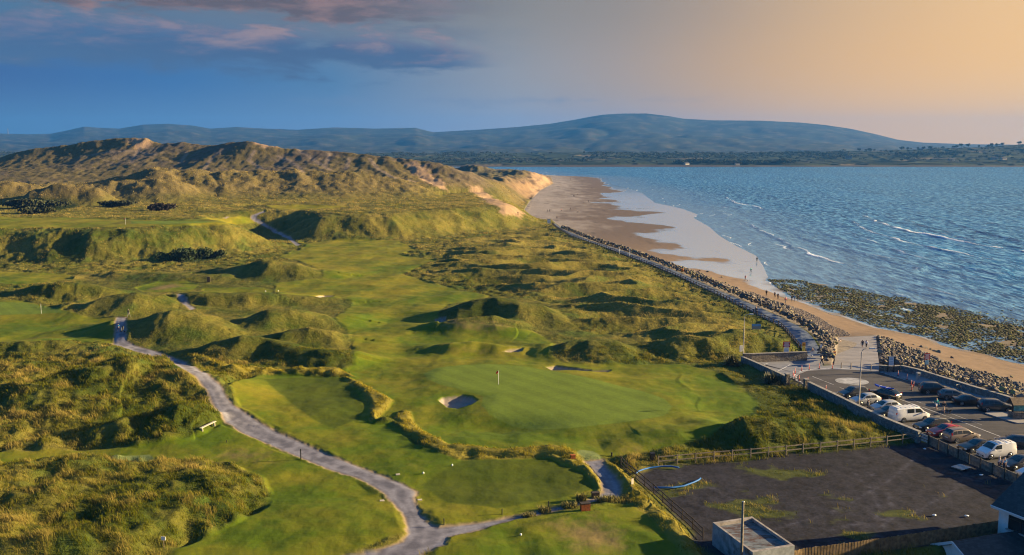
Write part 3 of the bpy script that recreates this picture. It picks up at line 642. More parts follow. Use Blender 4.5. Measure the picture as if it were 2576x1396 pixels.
col = lay(col, sandm, C(0.300, 0.205, 0.125)[None, None] * (1 + 0.15 * n2[..., None]))
for t in trails:
    lo = t.min(0) - 8; hi = t.max(0) + 8
    m = (GX > lo[0]) & (GX < hi[0]) & (GY > lo[1]) & (GY < hi[1])
    d = seg_dist(GX[m], GY[m], t); k = 0.75 * (1 - sstep(0.6, 2.2, d + 0.9 * n2[m]))
    col[m] = col[m] * (1 - k[:, None]) + C(0.220, 0.170, 0.125) * k[:, None]
col = lay(col, sstep(-0.05, 0.25, Z['bunker']), C(0.250, 0.210, 0.185))
pc = np.clip(0.5 + 0.8 * n3 + 0.7 * n2 + 0.5 * pn(GX * 0.9, GY * 0.22, 106) + 0.45 * np.exp(-((Z['path'] - 0.75) / 0.28) ** 2) - 0.25 * np.exp(-((Z['path'] - 1.7) / 0.4) ** 2) - 0.12, 0, 1)
edge = sstep(0.0, 0.5, Z['path'])
pcol = C(0.105, 0.104, 0.130)[None, None] * (1 - pc[..., None]) + C(0.215, 0.212, 0.250)[None, None] * pc[..., None]
pcol = lay(pcol, 1 - edge, C(0.235, 0.180, 0.120))
col = lay(col, pathm, pcol)
yc = C(0.020, 0.020, 0.028)[None, None] * (1 + 0.7 * n3 + 0.3 * n2 + 0.45 * pn(GX / 0.35, GY / 0.35, 90))[..., None]
ydm = sstep(-0.6, 0.4, Z['yard'] + 1.0 * n2)
trk = np.zeros_like(H)
for tp in ([(2180, 1180), (2230, 1230), (2250, 1290), (2200, 1350)], [(2150, 1190), (2200, 1240), (2215, 1290), (2160, 1345)], [(2300, 1150), (2250, 1200), (2100, 1290), (1950, 1330)], [(2420, 1220), (2300, 1290), (2100, 1330)], [(1700, 1200), (1800, 1230), (1900, 1290)]):
    tw = resample_(gp([a for a, b in tp], [b for a, b in tp], 4.9), 14); mm = (GY < 125) & (GX > 5)
    trk[mm] = np.maximum(trk[mm], np.exp(-((seg_dist(GX[mm], GY[mm], tw) + 0.3 * n2[mm]) / 0.28) ** 2))
yc = yc * (1 + 0.9 * trk * (0.6 + n3))[..., None] * (1 + 0.35 * n1)[..., None]
col = lay(col, ydm, yc)
ygrass = ydm * sstep(0.22, 0.42, fbm(GX / 7, GY / 4.5, 4, 107) + 0.35 * np.exp(-((GX - 24) / 9) ** 2 - ((GY - 111) / 4) ** 2) + 0.25 * np.exp(-((GY - 95.5) / 3.0) ** 2) - 0.3 * sstep(34, 48, GX))
col = lay(col, ygrass * 0.9, C(0.060, 0.072, 0.016)[None, None] * (1 + 0.5 * n3[..., None]))
# beach
upper = np.clip(dT / (dT + np.maximum(sdW, 0) + 1e-6), 0, 1)
bc = C(0.190, 0.135, 0.095)[None, None] * (1 + 0.10 * n2 + 0.10 * n3)[..., None]
bc = lay(bc, sstep(300, 460, GY) * 0.75, C(0.090, 0.072, 0.070))
shing = sstep(0.0, 1.0, 1.15 - dT / np.interp(GY, [300, 420, 520, 700, 1000], [3, 8, 36, 60, 40]) + 0.7 * fbm(GX / 9, GY / 24, 3, 108)) * sstep(420, 500, GY)
bc = lay(bc, shing * 0.85, C(0.270, 0.240, 0.225)[None, None] * (1 + 0.35 * n3 + 0.35 * fbm(GX / 16, GY / 60, 3, 109))[..., None])
weed = beachm * sstep(0.30, 0.5, fbm(GX / 7, GY / 26, 4, 110)) * sstep(330, 420, GY) * (sdW > 30)
bc = lay(bc, weed * 0.5, C(0.055, 0.045, 0.040))
bc = lay(bc, wet, C(0.250, 0.350, 0.520))  # pale blue of the reflected sky is put into the wet sand's colour
col = lay(col, sstep(0.2, 0.8, 1 - sstep(-1.0, 0.0, sdL)), C(0.170, 0.150, 0.135)[None, None] * (1 + 0.4 * n3[..., None]))
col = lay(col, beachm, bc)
col = lay(col, reefm * beachm, C(0.040, 0.040, 0.028)[None, None] * (1 + 0.4 * n2[..., None]))
gloss = 0.92 * one
gloss = gloss * (1 - wet * 0.97) + 0.035 * wet
gloss = np.where(reefm > 0.3, 0.06, gloss)
spec = 0.12 + 0.25 * np.maximum(wet, (reefm > 0.3) * beachm)
fine = np.clip(1 - wet, 0, 1) * (0.35 + 0.65 * rough) * (1 - 0.55 * m_)

# ---- materials ----
def terrain_mat(name, bump=1.0, scale=1.6):
    m = bpy.data.materials.new(name); m.use_nodes = True
    t = NT(m.node_tree); b = t.n['Principled BSDF']
    a = t.new('ShaderNodeAttribute', attribute_name='ground_colour')
    gl = t.new('ShaderNodeAttribute', attribute_name='ground_gloss').outputs['Fac']
    sp = t.new('ShaderNodeAttribute', attribute_name='ground_spec').outputs['Fac']
    fi = t.new('ShaderNodeAttribute', attribute_name='ground_fine').outputs['Fac']
    pos_ = t.new('ShaderNodeNewGeometry').outputs['Position']
    n = t.noise(pos_, scale, 5.0, 0.65)
    n2_ = t.noise(pos_, scale * 5.0, 3.0, 0.6)
    k = t.math('ADD', t.math('MULTIPLY', t.math('SUBTRACT', n, 0.5), 0.9), t.math('MULTIPLY', t.math('SUBTRACT', n2_, 0.5), 0.5))
    k = t.math('ADD', 1.0, t.math('MULTIPLY', k, t.math('ADD', 0.55, t.math('MULTIPLY', fi, 0.55))))
    cc = t.new('ShaderNodeCombineXYZ')
    for i in range(3): t.link(k, cc.inputs[i])
    t.link(t.mix(1.0, a.outputs['Color'], cc.outputs[0], 'MULTIPLY'), b.inputs['Base Color'])
    t.link(gl, b.inputs['Roughness'])
    t.link(sp, b.inputs['Specular IOR Level'])
    bp = t.new('ShaderNodeBump'); bp.inputs['Distance'].default_value = 0.35 * bump
    t.link(t.math('MULTIPLY', fi, 0.8), bp.inputs['Strength'])
    t.link(t.math('ADD', n, t.math('MULTIPLY', n2_, 0.3)), bp.inputs['Height'])
    t.link(bp.outputs[0], b.inputs['Normal'])
    return m
M_ground = terrain_mat('links_turf')
M_beach = terrain_mat('beach_sand', 0.25, 0.8)
M_path = terrain_mat('path_gravel', 0.2, 3.0)
M_yard = terrain_mat('yard_gravel', 0.35, 3.5)

verts = np.stack([GX.ravel(), GY.ravel(), H.ravel()], -1)
idx = np.arange(NX * NY).reshape(NY, NX)
Q = np.stack([idx[:-1, :-1], idx[:-1, 1:], idx[1:, 1:], idx[1:, :-1]], -1).reshape(-1, 4)
fm = lambda a: (a[:-1, :-1] + a[1:, 1:] + a[1:, :-1] + a[:-1, 1:]).ravel() / 4
keep = fm(H) > -1.2
kind = np.zeros(len(Q), int)
kind[fm(beachm) > 0.5] = 1
kind[(fm(pathm) > 0.5) & (kind == 0)] = 2
kind[(fm(ydm) > 0.5) & (kind == 0)] = 3
ATT = {'ground_colour': col.reshape(-1, 3), 'ground_gloss': gloss.ravel(), 'ground_spec': spec.ravel(), 'ground_fine': fine.ravel()}
for k, (nm, mt) in enumerate([('ground', M_ground), ('beach', M_beach), ('golf_path', M_path), ('gravel_yard', M_yard)]):
    q = Q[keep & (kind == k)]
    used, inv = np.unique(q, return_inverse=True)
    o = np_mesh(nm, verts[used], inv.reshape(-1, 4), mt, {a: b[used] for a, b in ATT.items()})
    tag(o, kind='structure')
# ================================================================== SEA
scol = np.concatenate([np.arange(-0.75, -0.56, 0.02), np.arange(-0.56, 0.10, 0.004), np.arange(0.10, 0.57, 0.0016), np.arange(0.57, 0.9, 0.02)])
sr = [112.0]
while sr[-1] < 2700:
    y = sr[-1]; sr.append(y + (0.0035 * y if y < 900 else 0.012 * y))
sr = np.array(sr)
SX = sr[:, None] * scol[None, :]; SY = np.repeat(sr[:, None], len(scol), 1)
swd = np.minimum(seg_dist(SX, SY, water_edge), 600)
open_ = sstep(4, 70, swd)
dirx = SX + 0.22 * SY
SH = open_ * (0.16 * pn(dirx / 26, SY / 90, 201) + 0.22 * pn(dirx / 11, SY / 45, 202) + 0.13 * pn((SX + 0.5 * SY) / 5, SY / 17, 203)) + 0.02
foam = np.zeros_like(SH)
WAVES = [([(2171, 542), (2225, 565), (2292, 584), (2360, 596), (2462, 616), (2576, 633), (2700, 655)], 0.65, 1.0),
 ([(2140, 552), (2181, 579), (2242, 599), (2309, 616), (2377, 630), (2440, 643), (2560, 662)], 0.5, 0.75),
 ([(2012, 623), (2042, 640), (2083, 653), (2113, 664)], 0.45, 1.0), ([(1826, 498), (1853, 511), (1903, 520), (1922, 527)], 0.5, 0.9),
 ([(1915, 503), (1974, 511), (2072, 518)], 0.5, 0.15), ([(2374, 552), (2445, 579), (2529, 599), (2620, 618)], 0.7, 0.0),
 ([(2225, 536), (2259, 546), (2309, 564), (2377, 590)], 0.5, 0.35), ([(2200, 508), (2240, 511), (2275, 517)], 0.5, 0.3),
 ([(2165, 520), (2190, 525), (2215, 530)], 0.5, 0.4), ([(1985, 522), (2010, 530), (2060, 548)], 0.35, 0.1),
 ([(1990, 670), (2015, 687), (2072, 698), (2150, 712)], 0.25, 0.25), ([(1880, 560), (1930, 590), (1990, 618), (2040, 660)], 0.22, 0.12),
 ([(1800, 530), (1850, 560), (1900, 590), (1930, 620)], 0.18, 0.10), ([(1960, 560), (2040, 590), (2130, 620), (2230, 655), (2330, 680)], 0.3, 0.08),
 ([(2240, 640), (2330, 665), (2420, 690), (2560, 715)], 0.35, 0.05), ([(2100, 690), (2200, 712), (2330, 740), (2500, 770)], 0.25, 0.05), ([(2325, 742), (2345, 745)], 0.3, 0.7),
 ([(1850, 545), (1900, 572), (1960, 602), (2010, 628)], 0.3, 0.5), ([(2100, 562), (2180, 602), (2280, 638), (2400, 668), (2576, 700)], 0.35, 0.42), ([(1950, 497), (2050, 506), (2130, 513)], 0.4, 0.35), ([(2270, 560), (2330, 580), (2450, 606), (2600, 630)], 0.5, 0.4), ([(1770, 515), (1830, 540), (1880, 566)], 0.2, 0.4), ([(2060, 700), (2170, 722), (2300, 748), (2440, 778)], 0.25, 0.35), ([(2010, 560), (2090, 592), (2180, 628)], 0.3, 0.3), ([(2330, 620), (2440, 648), (2580, 674)], 0.35, 0.25)]
for pts, amp, fo in WAVES:
    w = gp([p[0] for p in pts], [p[1] for p in pts], 0.0)
    lo = w.min(0) - 25; hi = w.max(0) + 25
    m = (SX > lo[0]) & (SX < hi[0]) & (SY > lo[1]) & (SY < hi[1])
    x, y = SX[m], SY[m]
    xx = x + 1.6 * pn(x / 9, y / 14, 207)
    tpar = np.linspace(0, 1, len(w))
    d, val = seg_dist(xx, y, w, False, np.sin(np.pi * np.clip(tpar, 0.06, 0.94))[:, None] ** 0.5)
    side = np.sign(xx - np.interp(y, *(lambda o: (w[o, 1], w[o, 0]))(np.argsort(w[:, 1]))))
    e = val[:, 0] * (0.75 + 0.5 * pn(x / 6, y / 15, 208))
    SH[m] += amp * e * np.where(side > 0, np.exp(-(d / 3.6) ** 2), np.exp(-(d / 1.5) ** 2))
    br = sstep(-0.6, 0.2, pn(x / 4, y / 16, 209) + 0.35)
    foam[m] = np.maximum(foam[m], fo * e * br * np.where(side > 0, np.exp(-(d / 0.5) ** 2), np.exp(-(d / 1.3) ** 2)))
# thin foam lines of the swash, following the water's edge
for off, st in ((2.0, 0.5), (9.0, 0.35), (20.0, 0.3), (34.0, 0.2)):
    foam = np.maximum(foam, st * 1.4 * np.exp(-((swd - off - 4.5 * pn(SX / 13, SY / 20, 210 + int(off))) / 0.55) ** 2) * sstep(-0.1, 0.5, pn(SX / 12, SY / 25, 230 + int(off))))
ph = (swd + 16 * pn(SX / 60, SY / 90, 251) + 6 * pn(SX / 20, SY / 45, 252)) / 31.0
amp_ = sstep(14, 40, swd) * (1 - sstep(230, 330, swd)) * sstep(-0.25, 0.35, pn(SX / 40, SY / 60, 253))
cr_ = np.exp(-((ph % 1 - 0.5) / 0.085) ** 2)
SH += 0.40 * amp_ * cr_
foam = np.maximum(foam, 0.30 * amp_ * np.exp(-((ph % 1 - 0.47) / 0.035) ** 2) * sstep(0.0, 0.45, pn(SX / 9, SY / 22, 254)))
foam = np.maximum(foam, 0.0 * sstep(0.52, 0.75, fbm(dirx / 5, SY / 16, 3, 240)) * sstep(8, 30, swd))
m = bpy.data.materials.new('sea_water'); m.use_nodes = True
t = NT(m.node_tree); b = t.n['Principled BSDF']
geo = t.new('ShaderNodeNewGeometry').outputs['Position']
fo = t.new('ShaderNodeAttribute', attribute_name='foam').outputs['Fac']
sh = t.new('ShaderNodeAttribute', attribute_name='shallow').outputs['Fac']
fn = t.noise(geo, 1.3, 5.0, 0.7)
fmask = t.smooth(t.math('ADD', fo, t.math('MULTIPLY', t.math('SUBTRACT', fn, 0.5), 0.4)), 0.16, 0.55)
big = t.noise(t.mapping(geo, (0.012, 0.004, 1)), 1.0, 4.0, 0.6)
body = t.mix(t.smooth(big, 0.35, 0.65), (0.003, 0.060, 0.190, 1), (0.008, 0.100, 0.280, 1))
sky_stroke = t.noise(t.mapping(geo, (0.50, 0.11, 1), rot=(0, 0, R(-12))), 1.0, 5.0, 0.66, 0.5)
body = t.mix(t.smooth(sky_stroke, 0.45, 0.58, 0.0, 1.0), body, (0.130, 0.320, 0.540, 1))  # light blue strokes put sky reflection on wave slopes into the water colour
body = t.mix(t.math('MULTIPLY', sh, 0.65), body, (0.170, 0.260, 0.400, 1))
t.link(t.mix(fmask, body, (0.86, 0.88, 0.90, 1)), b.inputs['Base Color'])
t.link(t.math('ADD', 0.10, t.math('MULTIPLY', fmask, 0.6)), b.inputs['Roughness'])
b.inputs['IOR'].default_value = 1.33
b.inputs['Specular IOR Level'].default_value = 0.16
r1 = t.noise(t.mapping(geo, (0.55, 0.16, 1), rot=(0, 0, R(-14))), 1.0, 4.0, 0.62, 0.4)
r2 = t.noise(t.mapping(geo, (1.7, 0.65, 1), rot=(0, 0, R(10))), 1.0, 3.0, 0.6)
r3 = t.noise(t.mapping(geo, (0.12, 0.035, 1), rot=(0, 0, R(-10))), 1.0, 3.0, 0.6)
hgt = t.math('ADD', t.math('ADD', t.math('MULTIPLY', r1, 0.55), t.math('MULTIPLY', r2, 0.16)), t.math('MULTIPLY', r3, 1.3))
bp = t.new('ShaderNodeBump'); bp.inputs['Distance'].default_value = 2.2
t.link(t.math('SUBTRACT', 0.85, t.math('MULTIPLY', sh, 0.7)), bp.inputs['Strength'])
t.link(hgt, bp.inputs['Height'])
df = t.new('ShaderNodeBsdfDiffuse'); gs = t.new('ShaderNodeBsdfGlossy'); fr = t.new('ShaderNodeFresnel'); ms_ = t.new('ShaderNodeMixShader')
for nd in (df, gs, fr): t.link(bp.outputs[0], nd.inputs['Normal'])
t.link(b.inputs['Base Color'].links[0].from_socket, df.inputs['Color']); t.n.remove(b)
gs.inputs['Color'].default_value = (0.50, 0.78, 1.0, 1); gs.inputs['Roughness'].default_value = 0.12; fr.inputs['IOR'].default_value = 1.33
t.link(t.math('MULTIPLY', t.math('MULTIPLY', fr.outputs[0], 0.62), t.math('SUBTRACT', 1.0, fmask), clamp=True), ms_.inputs[0])
t.link(df.outputs[0], ms_.inputs[1]); t.link(gs.outputs[0], ms_.inputs[2])
t.link(ms_.outputs[0], [n for n in t.n if n.type == 'OUTPUT_MATERIAL'][0].inputs['Surface'])
M_sea = m
sv = np.stack([SX.ravel(), SY.ravel(), SH.ravel()], -1)
ix = np.arange(sv.shape[0]).reshape(SX.shape)
sq = np.stack([ix[:-1, :-1], ix[:-1, 1:], ix[1:, 1:], ix[1:, :-1]], -1).reshape(-1, 4)
ins = np.where(inside(SX, SY, SEAP), 1, 0) | (swd < 1.5) | (SY > 1300)
ok = (ins[:-1, :-1] + ins[1:, 1:] + ins[1:, :-1] + ins[:-1, 1:]).ravel() > 3
used, inv = np.unique(sq[ok], return_inverse=True)
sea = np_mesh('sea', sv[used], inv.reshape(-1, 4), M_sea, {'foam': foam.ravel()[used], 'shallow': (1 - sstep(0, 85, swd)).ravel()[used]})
tag(sea, kind='structure')

# ================================================================== FAR SHORE AND MOUNTAINS
def far_grid(name, r0, r1, nr, ys, hf, mat, attrs=None):
    cc = np.linspace(r0, r1, nr); X = ys[:, None] * cc[None, :]; Y = np.repeat(ys[:, None], nr, 1)
    Hh, a = hf(X, Y)
    ii = np.arange(X.size).reshape(X.shape)
    q = np.stack([ii[:-1, :-1], ii[:-1, 1:], ii[1:, 1:], ii[1:, :-1]], -1).reshape(-1, 4)
    o = np_mesh(name, np.stack([X.ravel(), Y.ravel(), Hh.ravel()], -1), q, mat, {'ground_colour': a.reshape(-1, 3), 'ground_gloss': np.full(X.size, 0.95), 'ground_spec': np.full(X.size, 0.1), 'ground_fine': np.full(X.size, 0.6)})
    tag(o, kind='structure')
    return cc, X, Y, Hh
def uv_ratio(u): return (np.asarray(u, float) - CX) / FPX / CP       # sideways ratio near the horizon
def elev_at(v, Y):                                                    # height seen at row v from distance Y
    dx, dy, dz = ray(CX, v); return CAMZ + Y * dz / dy
# skyline rows of the low shore behind the bay
shore_u = np.array([-700, 0, 400, 900, 1100, 1300, 1500, 1700, 1900, 2100, 2200, 2300, 2400, 2500, 2576, 2800, 3200])
shore_v = np.array([388, 388, 390, 390, 389, 389, 388, 388, 388, 385, 382, 379, 375, 371, 367, 362, 360])
def far_land(X, Y):
    r = X / Y
    top_ = elev_at(np.interp(r, uv_ratio(shore_u), shore_v), 3100.0)
    k = sstep(2030 + 12 * pn(X / 90, X * 0 + 3, 301), 3100, Y)
    h = -2.0 + 4.2 * sstep(2010, 2055, Y + 14 * pn(X / 60, Y / 60, 302)) + top_ * k ** 1.2 + 3.0 * k * pn(X / 160, Y / 120, 303) + 2 * pn(X / 500, Y / 200, 304)
    h = np.where(Y > 3100, h - (Y - 3100) * 0.02, h)
    # fields: warped cells
    fx, fy2 = X / 85 + 0.6 * pn(X / 150, Y / 150, 305), Y / 75 + 0.6 * pn(X / 140, Y / 140, 306)
    cid = hash2(np.floor(fx).astype(int), np.floor(fy2).astype(int), 9) / 4294967296.0
    c = C(0.018, 0.028, 0.010)[None, None] + cid[..., None] * C(0.030, 0.036, 0.014)[None, None]
    c = lay(c, (cid > 0.86) * 1.0, C(0.13, 0.105, 0.065))
    e = np.minimum(np.minimum(fx % 1, 1 - fx % 1) * 85, np.minimum(fy2 % 1, 1 - fy2 % 1) * 75)
    c = lay(c, 1 - sstep(3, 7, e), C(0.018, 0.026, 0.012))
    h = h + 3.0 * (1 - sstep(3, 8, e)) * (Y > 2070)
    c = lay(c, 1 - sstep(2040, 2075, Y + 14 * pn(X / 60, Y / 60, 302)), C(0.070, 0.055, 0.050))
    return h, c
ysf = np.concatenate([np.arange(2000, 2400, 5.0), np.arange(2400, 3150, 10.0), np.array([3250, 3400.0])])
fcols, FXX, FYY, FHH = far_grid('far_shore', -0.85, 0.85, 1150, ysf, far_land, M_ground)
hill_u = np.array([-700, -300, 0, 40, 100, 150, 190, 235, 270, 320, 380, 440, 500, 545, 610, 680, 760, 850, 950, 1050, 1085, 1095, 1200, 1300, 1380, 1440, 1475, 1510, 1560, 1620, 1670, 1710, 1780, 1900, 2000, 2060, 2120, 2180, 2240, 2300, 2400, 2576, 2900, 3300], float)
hill_v = np.array([330, 336, 332, 335, 336, 335, 327, 317, 320, 322, 312, 310, 314, 322, 318, 322, 325, 319, 322, 320, 329, 331, 325, 318, 310, 300, 293, 287, 284, 284, 290, 297, 301, 302, 307, 313, 322, 335, 350, 357, 361, 363, 366, 368], float)
def hills(X, Y):
    r = X / Y; Yc = 7000.0
    top_ = elev_at(np.interp(r, uv_ratio(hill_u), hill_v) , Yc) - 4.0
    rr = r * Yc
    warp = 240 * pn(rr / 900, Y / 900, 311) + 90 * pn(rr / 300, Y / 300, 312)
    k = np.clip((Y + warp * sstep(3300, 4200, Y) * (1 - sstep(6000, 6900, Y)) - 3300) / (Yc - 3300), 0, 1)
    prof = 0.10 * k + 0.90 * k ** 1.9
    h = 6 + (top_ - 6) * prof
    gul = np.abs(pn(rr / 420 + 0.5 * pn(rr / 900, Y / 700, 316), Y / 1700, 313))
    h = h + (k * (1 - k) * 4) * (26 * gul - 9 + 9 * pn(rr / 150, Y / 260, 314)) * np.clip((top_ - 30) / 140, 0.1, 1)
    h = np.where(Y > Yc, top_ - (Y - Yc) * 0.25, h)
    n = fbm(rr / 260, Y / 420, 4, 315)
    c = C(0.020, 0.024, 0.012)[None, None] * (1 + 1.2 * n[..., None]) + 0 * h[..., None]
    c = lay(c, sstep(0.0, 0.35, fbm(rr / 90, Y / 160, 4, 317)) * 0.8, C(0.060, 0.052, 0.030))
    c = lay(c, (1 - sstep(0.05, 0.32, k)) * sstep(-0.1, 0.25, fbm(rr / 60, Y / 120, 3, 318)), C(0.020, 0.030, 0.014))
    return h, c
ysh = np.concatenate([np.arange(3300, 6200, 45.0), np.arange(6200, 7010, 25.0), np.array([7100, 7400, 8000.0])])
far_grid('mountains', -0.9, 0.9, 1000, ysh, hills, M_ground)

# ================================================================== HAZE
hz = bpy.data.materials.new('evening_haze'); hz.use_nodes = True
t = NT(hz.node_tree)
for n in list(t.n):
    if n.type != 'OUTPUT_MATERIAL': t.n.remove(n)
pv = t.new('ShaderNodeVolumePrincipled')
pv.inputs['Color'].default_value = (0.055, 0.25, 0.78, 1)
pv.inputs['Density'].default_value = 8.0e-5
pv.inputs['Anisotropy'].default_value = 0.1
t.link(pv.outputs[0], [n for n in t.n if n.type == 'OUTPUT_MATERIAL'][0].inputs['Volume'])
mb = MB(); mb.box((0, 4100, 149), (15600, 9200, 304))
haze = mb.build('haze', hz); tag(haze, kind='stuff')
# ================================================================== LONG DUNE GRASS
def bilinear(A, r, Y):
    i = np.clip(np.searchsorted(cols, r) - 1, 0, NX - 2); j = np.clip(np.searchsorted(rows, Y) - 1, 0, NY - 2)
    a = (r - cols[i]) / (cols[i + 1] - cols[i]); b = (Y - rows[j]) / (rows[j + 1] - rows[j])
    return (A[j, i] * (1 - a) + A[j, i + 1] * a) * (1 - b) + (A[j + 1, i] * (1 - a) + A[j + 1, i + 1] * a) * b
bare = np.clip(sandm * 1.1, 0, 1)
for t_ in trails:
    lo = t_.min(0) - 4; hi = t_.max(0) + 4
    m = (GX > lo[0]) & (GX < hi[0]) & (GY > lo[1]) & (GY < hi[1])
    bare[m] = np.maximum(bare[m], 1 - sstep(1.0, 2.0, seg_dist(GX[m], GY[m], t_)))
stripm = sstep(-0.1, 0.5, Z['strip'])
cover = np.clip(np.maximum(rough * sstep(0.1, 0.7, -Z['mown']), stripm), 0, 1) * (1 - bare) * (1 - sstep(-0.5, 0.3, Z['bunker']))
cover = cover * (sdL > 0.6) * (Z['prom'] < -0.25) * (1 - pk) * (1 - bigd) * (1 - sstep(-0.4, 0.1, Z['path']))
cover = np.maximum(cover, ygrass * 0.6)
# tall growth along the yard fence
cover = np.maximum(cover, (1 - sstep(0.0, 1.2, np.abs(Z['yard'] + 0.2))) * (GX > 15) * (GX < 52) * (GY > 108) * 0.9)
def blades(ymin, ymax, dens, wk, L0, L1, seed):
    rng = np.random.default_rng(seed)
    j0, j1 = np.searchsorted(rows, [ymin, ymax]); i0, i1 = np.searchsorted(cols, [-0.64, 0.61])
    sub = cover[j0:j1, i0:i1]
    area = (np.diff(rows)[j0:j1][:, None]) * (np.diff(cols)[i0:i1][None, :] * rows[j0:j1][:, None])
    lam = sub * area * dens(rows[j0:j1])[:, None]
    cnt = rng.poisson(lam)
    jj, ii = np.nonzero(cnt); c_ = cnt[jj, ii]
    jj = np.repeat(jj, c_) + j0; ii = np.repeat(ii, c_) + i0
    n = len(jj)
    Yb = rows[jj] + rng.random(n) * (rows[jj + 1] - rows[jj]); rb = cols[ii] + rng.random(n) * (cols[ii + 1] - cols[ii])
    Xb = rb * Yb
    z = bilinear(H, rb, Yb)
    # tussocks: neighbouring blades share height, lean and colour
    cl = pn(Xb / 1.5, Yb / 1.5, 401); cl2 = pn(Xb / 4.5, Yb / 4.5, 402); cl3 = pn(Xb / 0.55, Yb / 0.55, 403)
    if ymin > 160: cl, cl3 = cl * 0.4, cl3 * 0.5
    wkid = np.clip(0.62 + 0.7 * cl + 0.4 * cl2 + 0.3 * cl3, 0.12, 1.7)
    keepb = rng.random(n) < np.clip(0.05 + wkid * 0.9, 0, 1)
    Xb, Yb, z, rb, cl, cl2, cl3, wkid = (a[keepb] for a in (Xb, Yb, z, rb, cl, cl2, cl3, wkid)); jj = jj[keepb]; ii = ii[keepb]; n = len(Xb)
    sh_ = sstep(-2, 3, Z['short'])[jj, ii]
    shortm = np.clip(np.maximum(ygrass[jj, ii] * 0.55, 0.55 * sh_) + 0.45 * stripm[jj, ii], 0, 0.75)
    L = (L0 + (L1 - L0) * rng.random(n)) * wkid * (1 - shortm)
    w = wk * Yb * (0.6 + 0.8 * rng.random(n))
    lean_a = math.pi * 0.93 + 0.9 * pn(Xb / 7, Yb / 7, 404) + 1.1 * pn(Xb / 1.3, Yb / 1.3, 405) + rng.normal(0, 0.55, n)
    lean = np.clip(0.55 + 0.25 * cl3 + rng.normal(0, 0.22, n), 0.05, 1.3)
    lx, ly = np.cos(lean_a), np.sin(lean_a)
    fa = rng.random(n) * math.pi
    sx, sy = np.cos(fa), np.sin(fa)
    base = np.stack([Xb, Yb, z - 0.05], -1); side = np.stack([sx, sy, 0 * sx], -1) * (w / 2)[:, None]
    m1 = base + np.stack([lx * lean * L * 0.22, ly * lean * L * 0.22, L * 0.58], -1)
    m2 = base + np.stack([lx * lean * L * 0.78, ly * lean * L * 0.78, L * (1.0 - 0.28 * lean)], -1)
    V = np.stack([base - side, base + side, m1 - side * 0.85, m1 + side * 0.85, m2 - side * 0.18, m2 + side * 0.18], 1)
    k = np.arange(n)[:, None] * 6
    Fq = np.stack([k + np.array([[0, 1, 3, 2]]), k + np.array([[2, 3, 5, 4]])], 1).reshape(-1, 4)
    st = straw[jj, ii]; du = dune[jj, ii]
    s_ = np.clip(-0.20 + 0.85 * st + 0.8 * cl2 + 0.45 * cl + 0.35 * du + rng.normal(0, 0.22, n), 0, 1)
    s_ = s_ * (1 - 0.2 * sh_) + 0.24 * (ymin > 160)
    s_ = np.where(stripm[jj, ii] > 0.5, np.clip(0.5 + 0.4 * cl + rng.normal(0, 0.2, n), 0, 1), s_)
    g0 = C(0.056, 0.076, 0.005); g1 = C(0.126, 0.130, 0.011); sw = C(0.320, 0.248, 0.072); yl = C(0.340, 0.270, 0.030)
    br = np.clip(0.5 + 0.8 * cl3 + rng.normal(0, 0.2, n), 0, 1)[:, None]
    cb = g0 * (1 - br) + g1 * br
    hi_ = np.where((stripm[jj, ii] > 0.5)[:, None], yl, sw)
    cb = cb * (1 - s_[:, None]) + hi_ * s_[:, None]
    gm = sstep(-0.5, 0.5, Z['gorse'])[jj, ii][:, None]
    cb = cb * (1 - gm) + C(0.022, 0.040, 0.010) * gm
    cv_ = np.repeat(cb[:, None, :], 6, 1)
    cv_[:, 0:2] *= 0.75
    return V.reshape(-1, 3), Fq, cv_.reshape(-1, 3), n
parts_ = [blades(60, 165, lambda y: 5400 / y, 0.00040, 0.42, 0.85, 1), blades(165, 300, lambda y: 2100 / y, 0.00046, 0.20, 0.42, 2), blades(300, 680, lambda y: 900 / y, 0.00068, 0.28, 0.55, 3)]
off = 0; Vs, Fs, Cs = [], [], []
for v_, f_, c_, n in parts_:
    Vs.append(v_); Fs.append(f_ + off); Cs.append(c_); off += len(v_)
print('blades', [p[3] for p in parts_])
m = bpy.data.materials.new('marram_blades'); m.use_nodes = True
t = NT(m.node_tree); t.n.clear()
a = t.new('ShaderNodeAttribute', attribute_name='blade_colour').outputs['Color']
d1 = t.new('ShaderNodeBsdfDiffuse'); t.link(a, d1.inputs[0])
d2 = t.new('ShaderNodeBsdfTranslucent'); t.link(a, d2.inputs[0])
mxs = t.new('ShaderNodeMixShader'); mxs.inputs[0].default_value = 0.38
t.link(d1.outputs[0], mxs.inputs[1]); t.link(d2.outputs[0], mxs.inputs[2])
o_ = t.new('ShaderNodeOutputMaterial'); t.link(mxs.outputs[0], o_.inputs[0])
M_blade = m
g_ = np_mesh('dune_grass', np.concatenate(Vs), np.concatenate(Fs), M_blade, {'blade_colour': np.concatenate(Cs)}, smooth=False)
tag(g_, kind='stuff')
del Vs, Fs, Cs, parts_
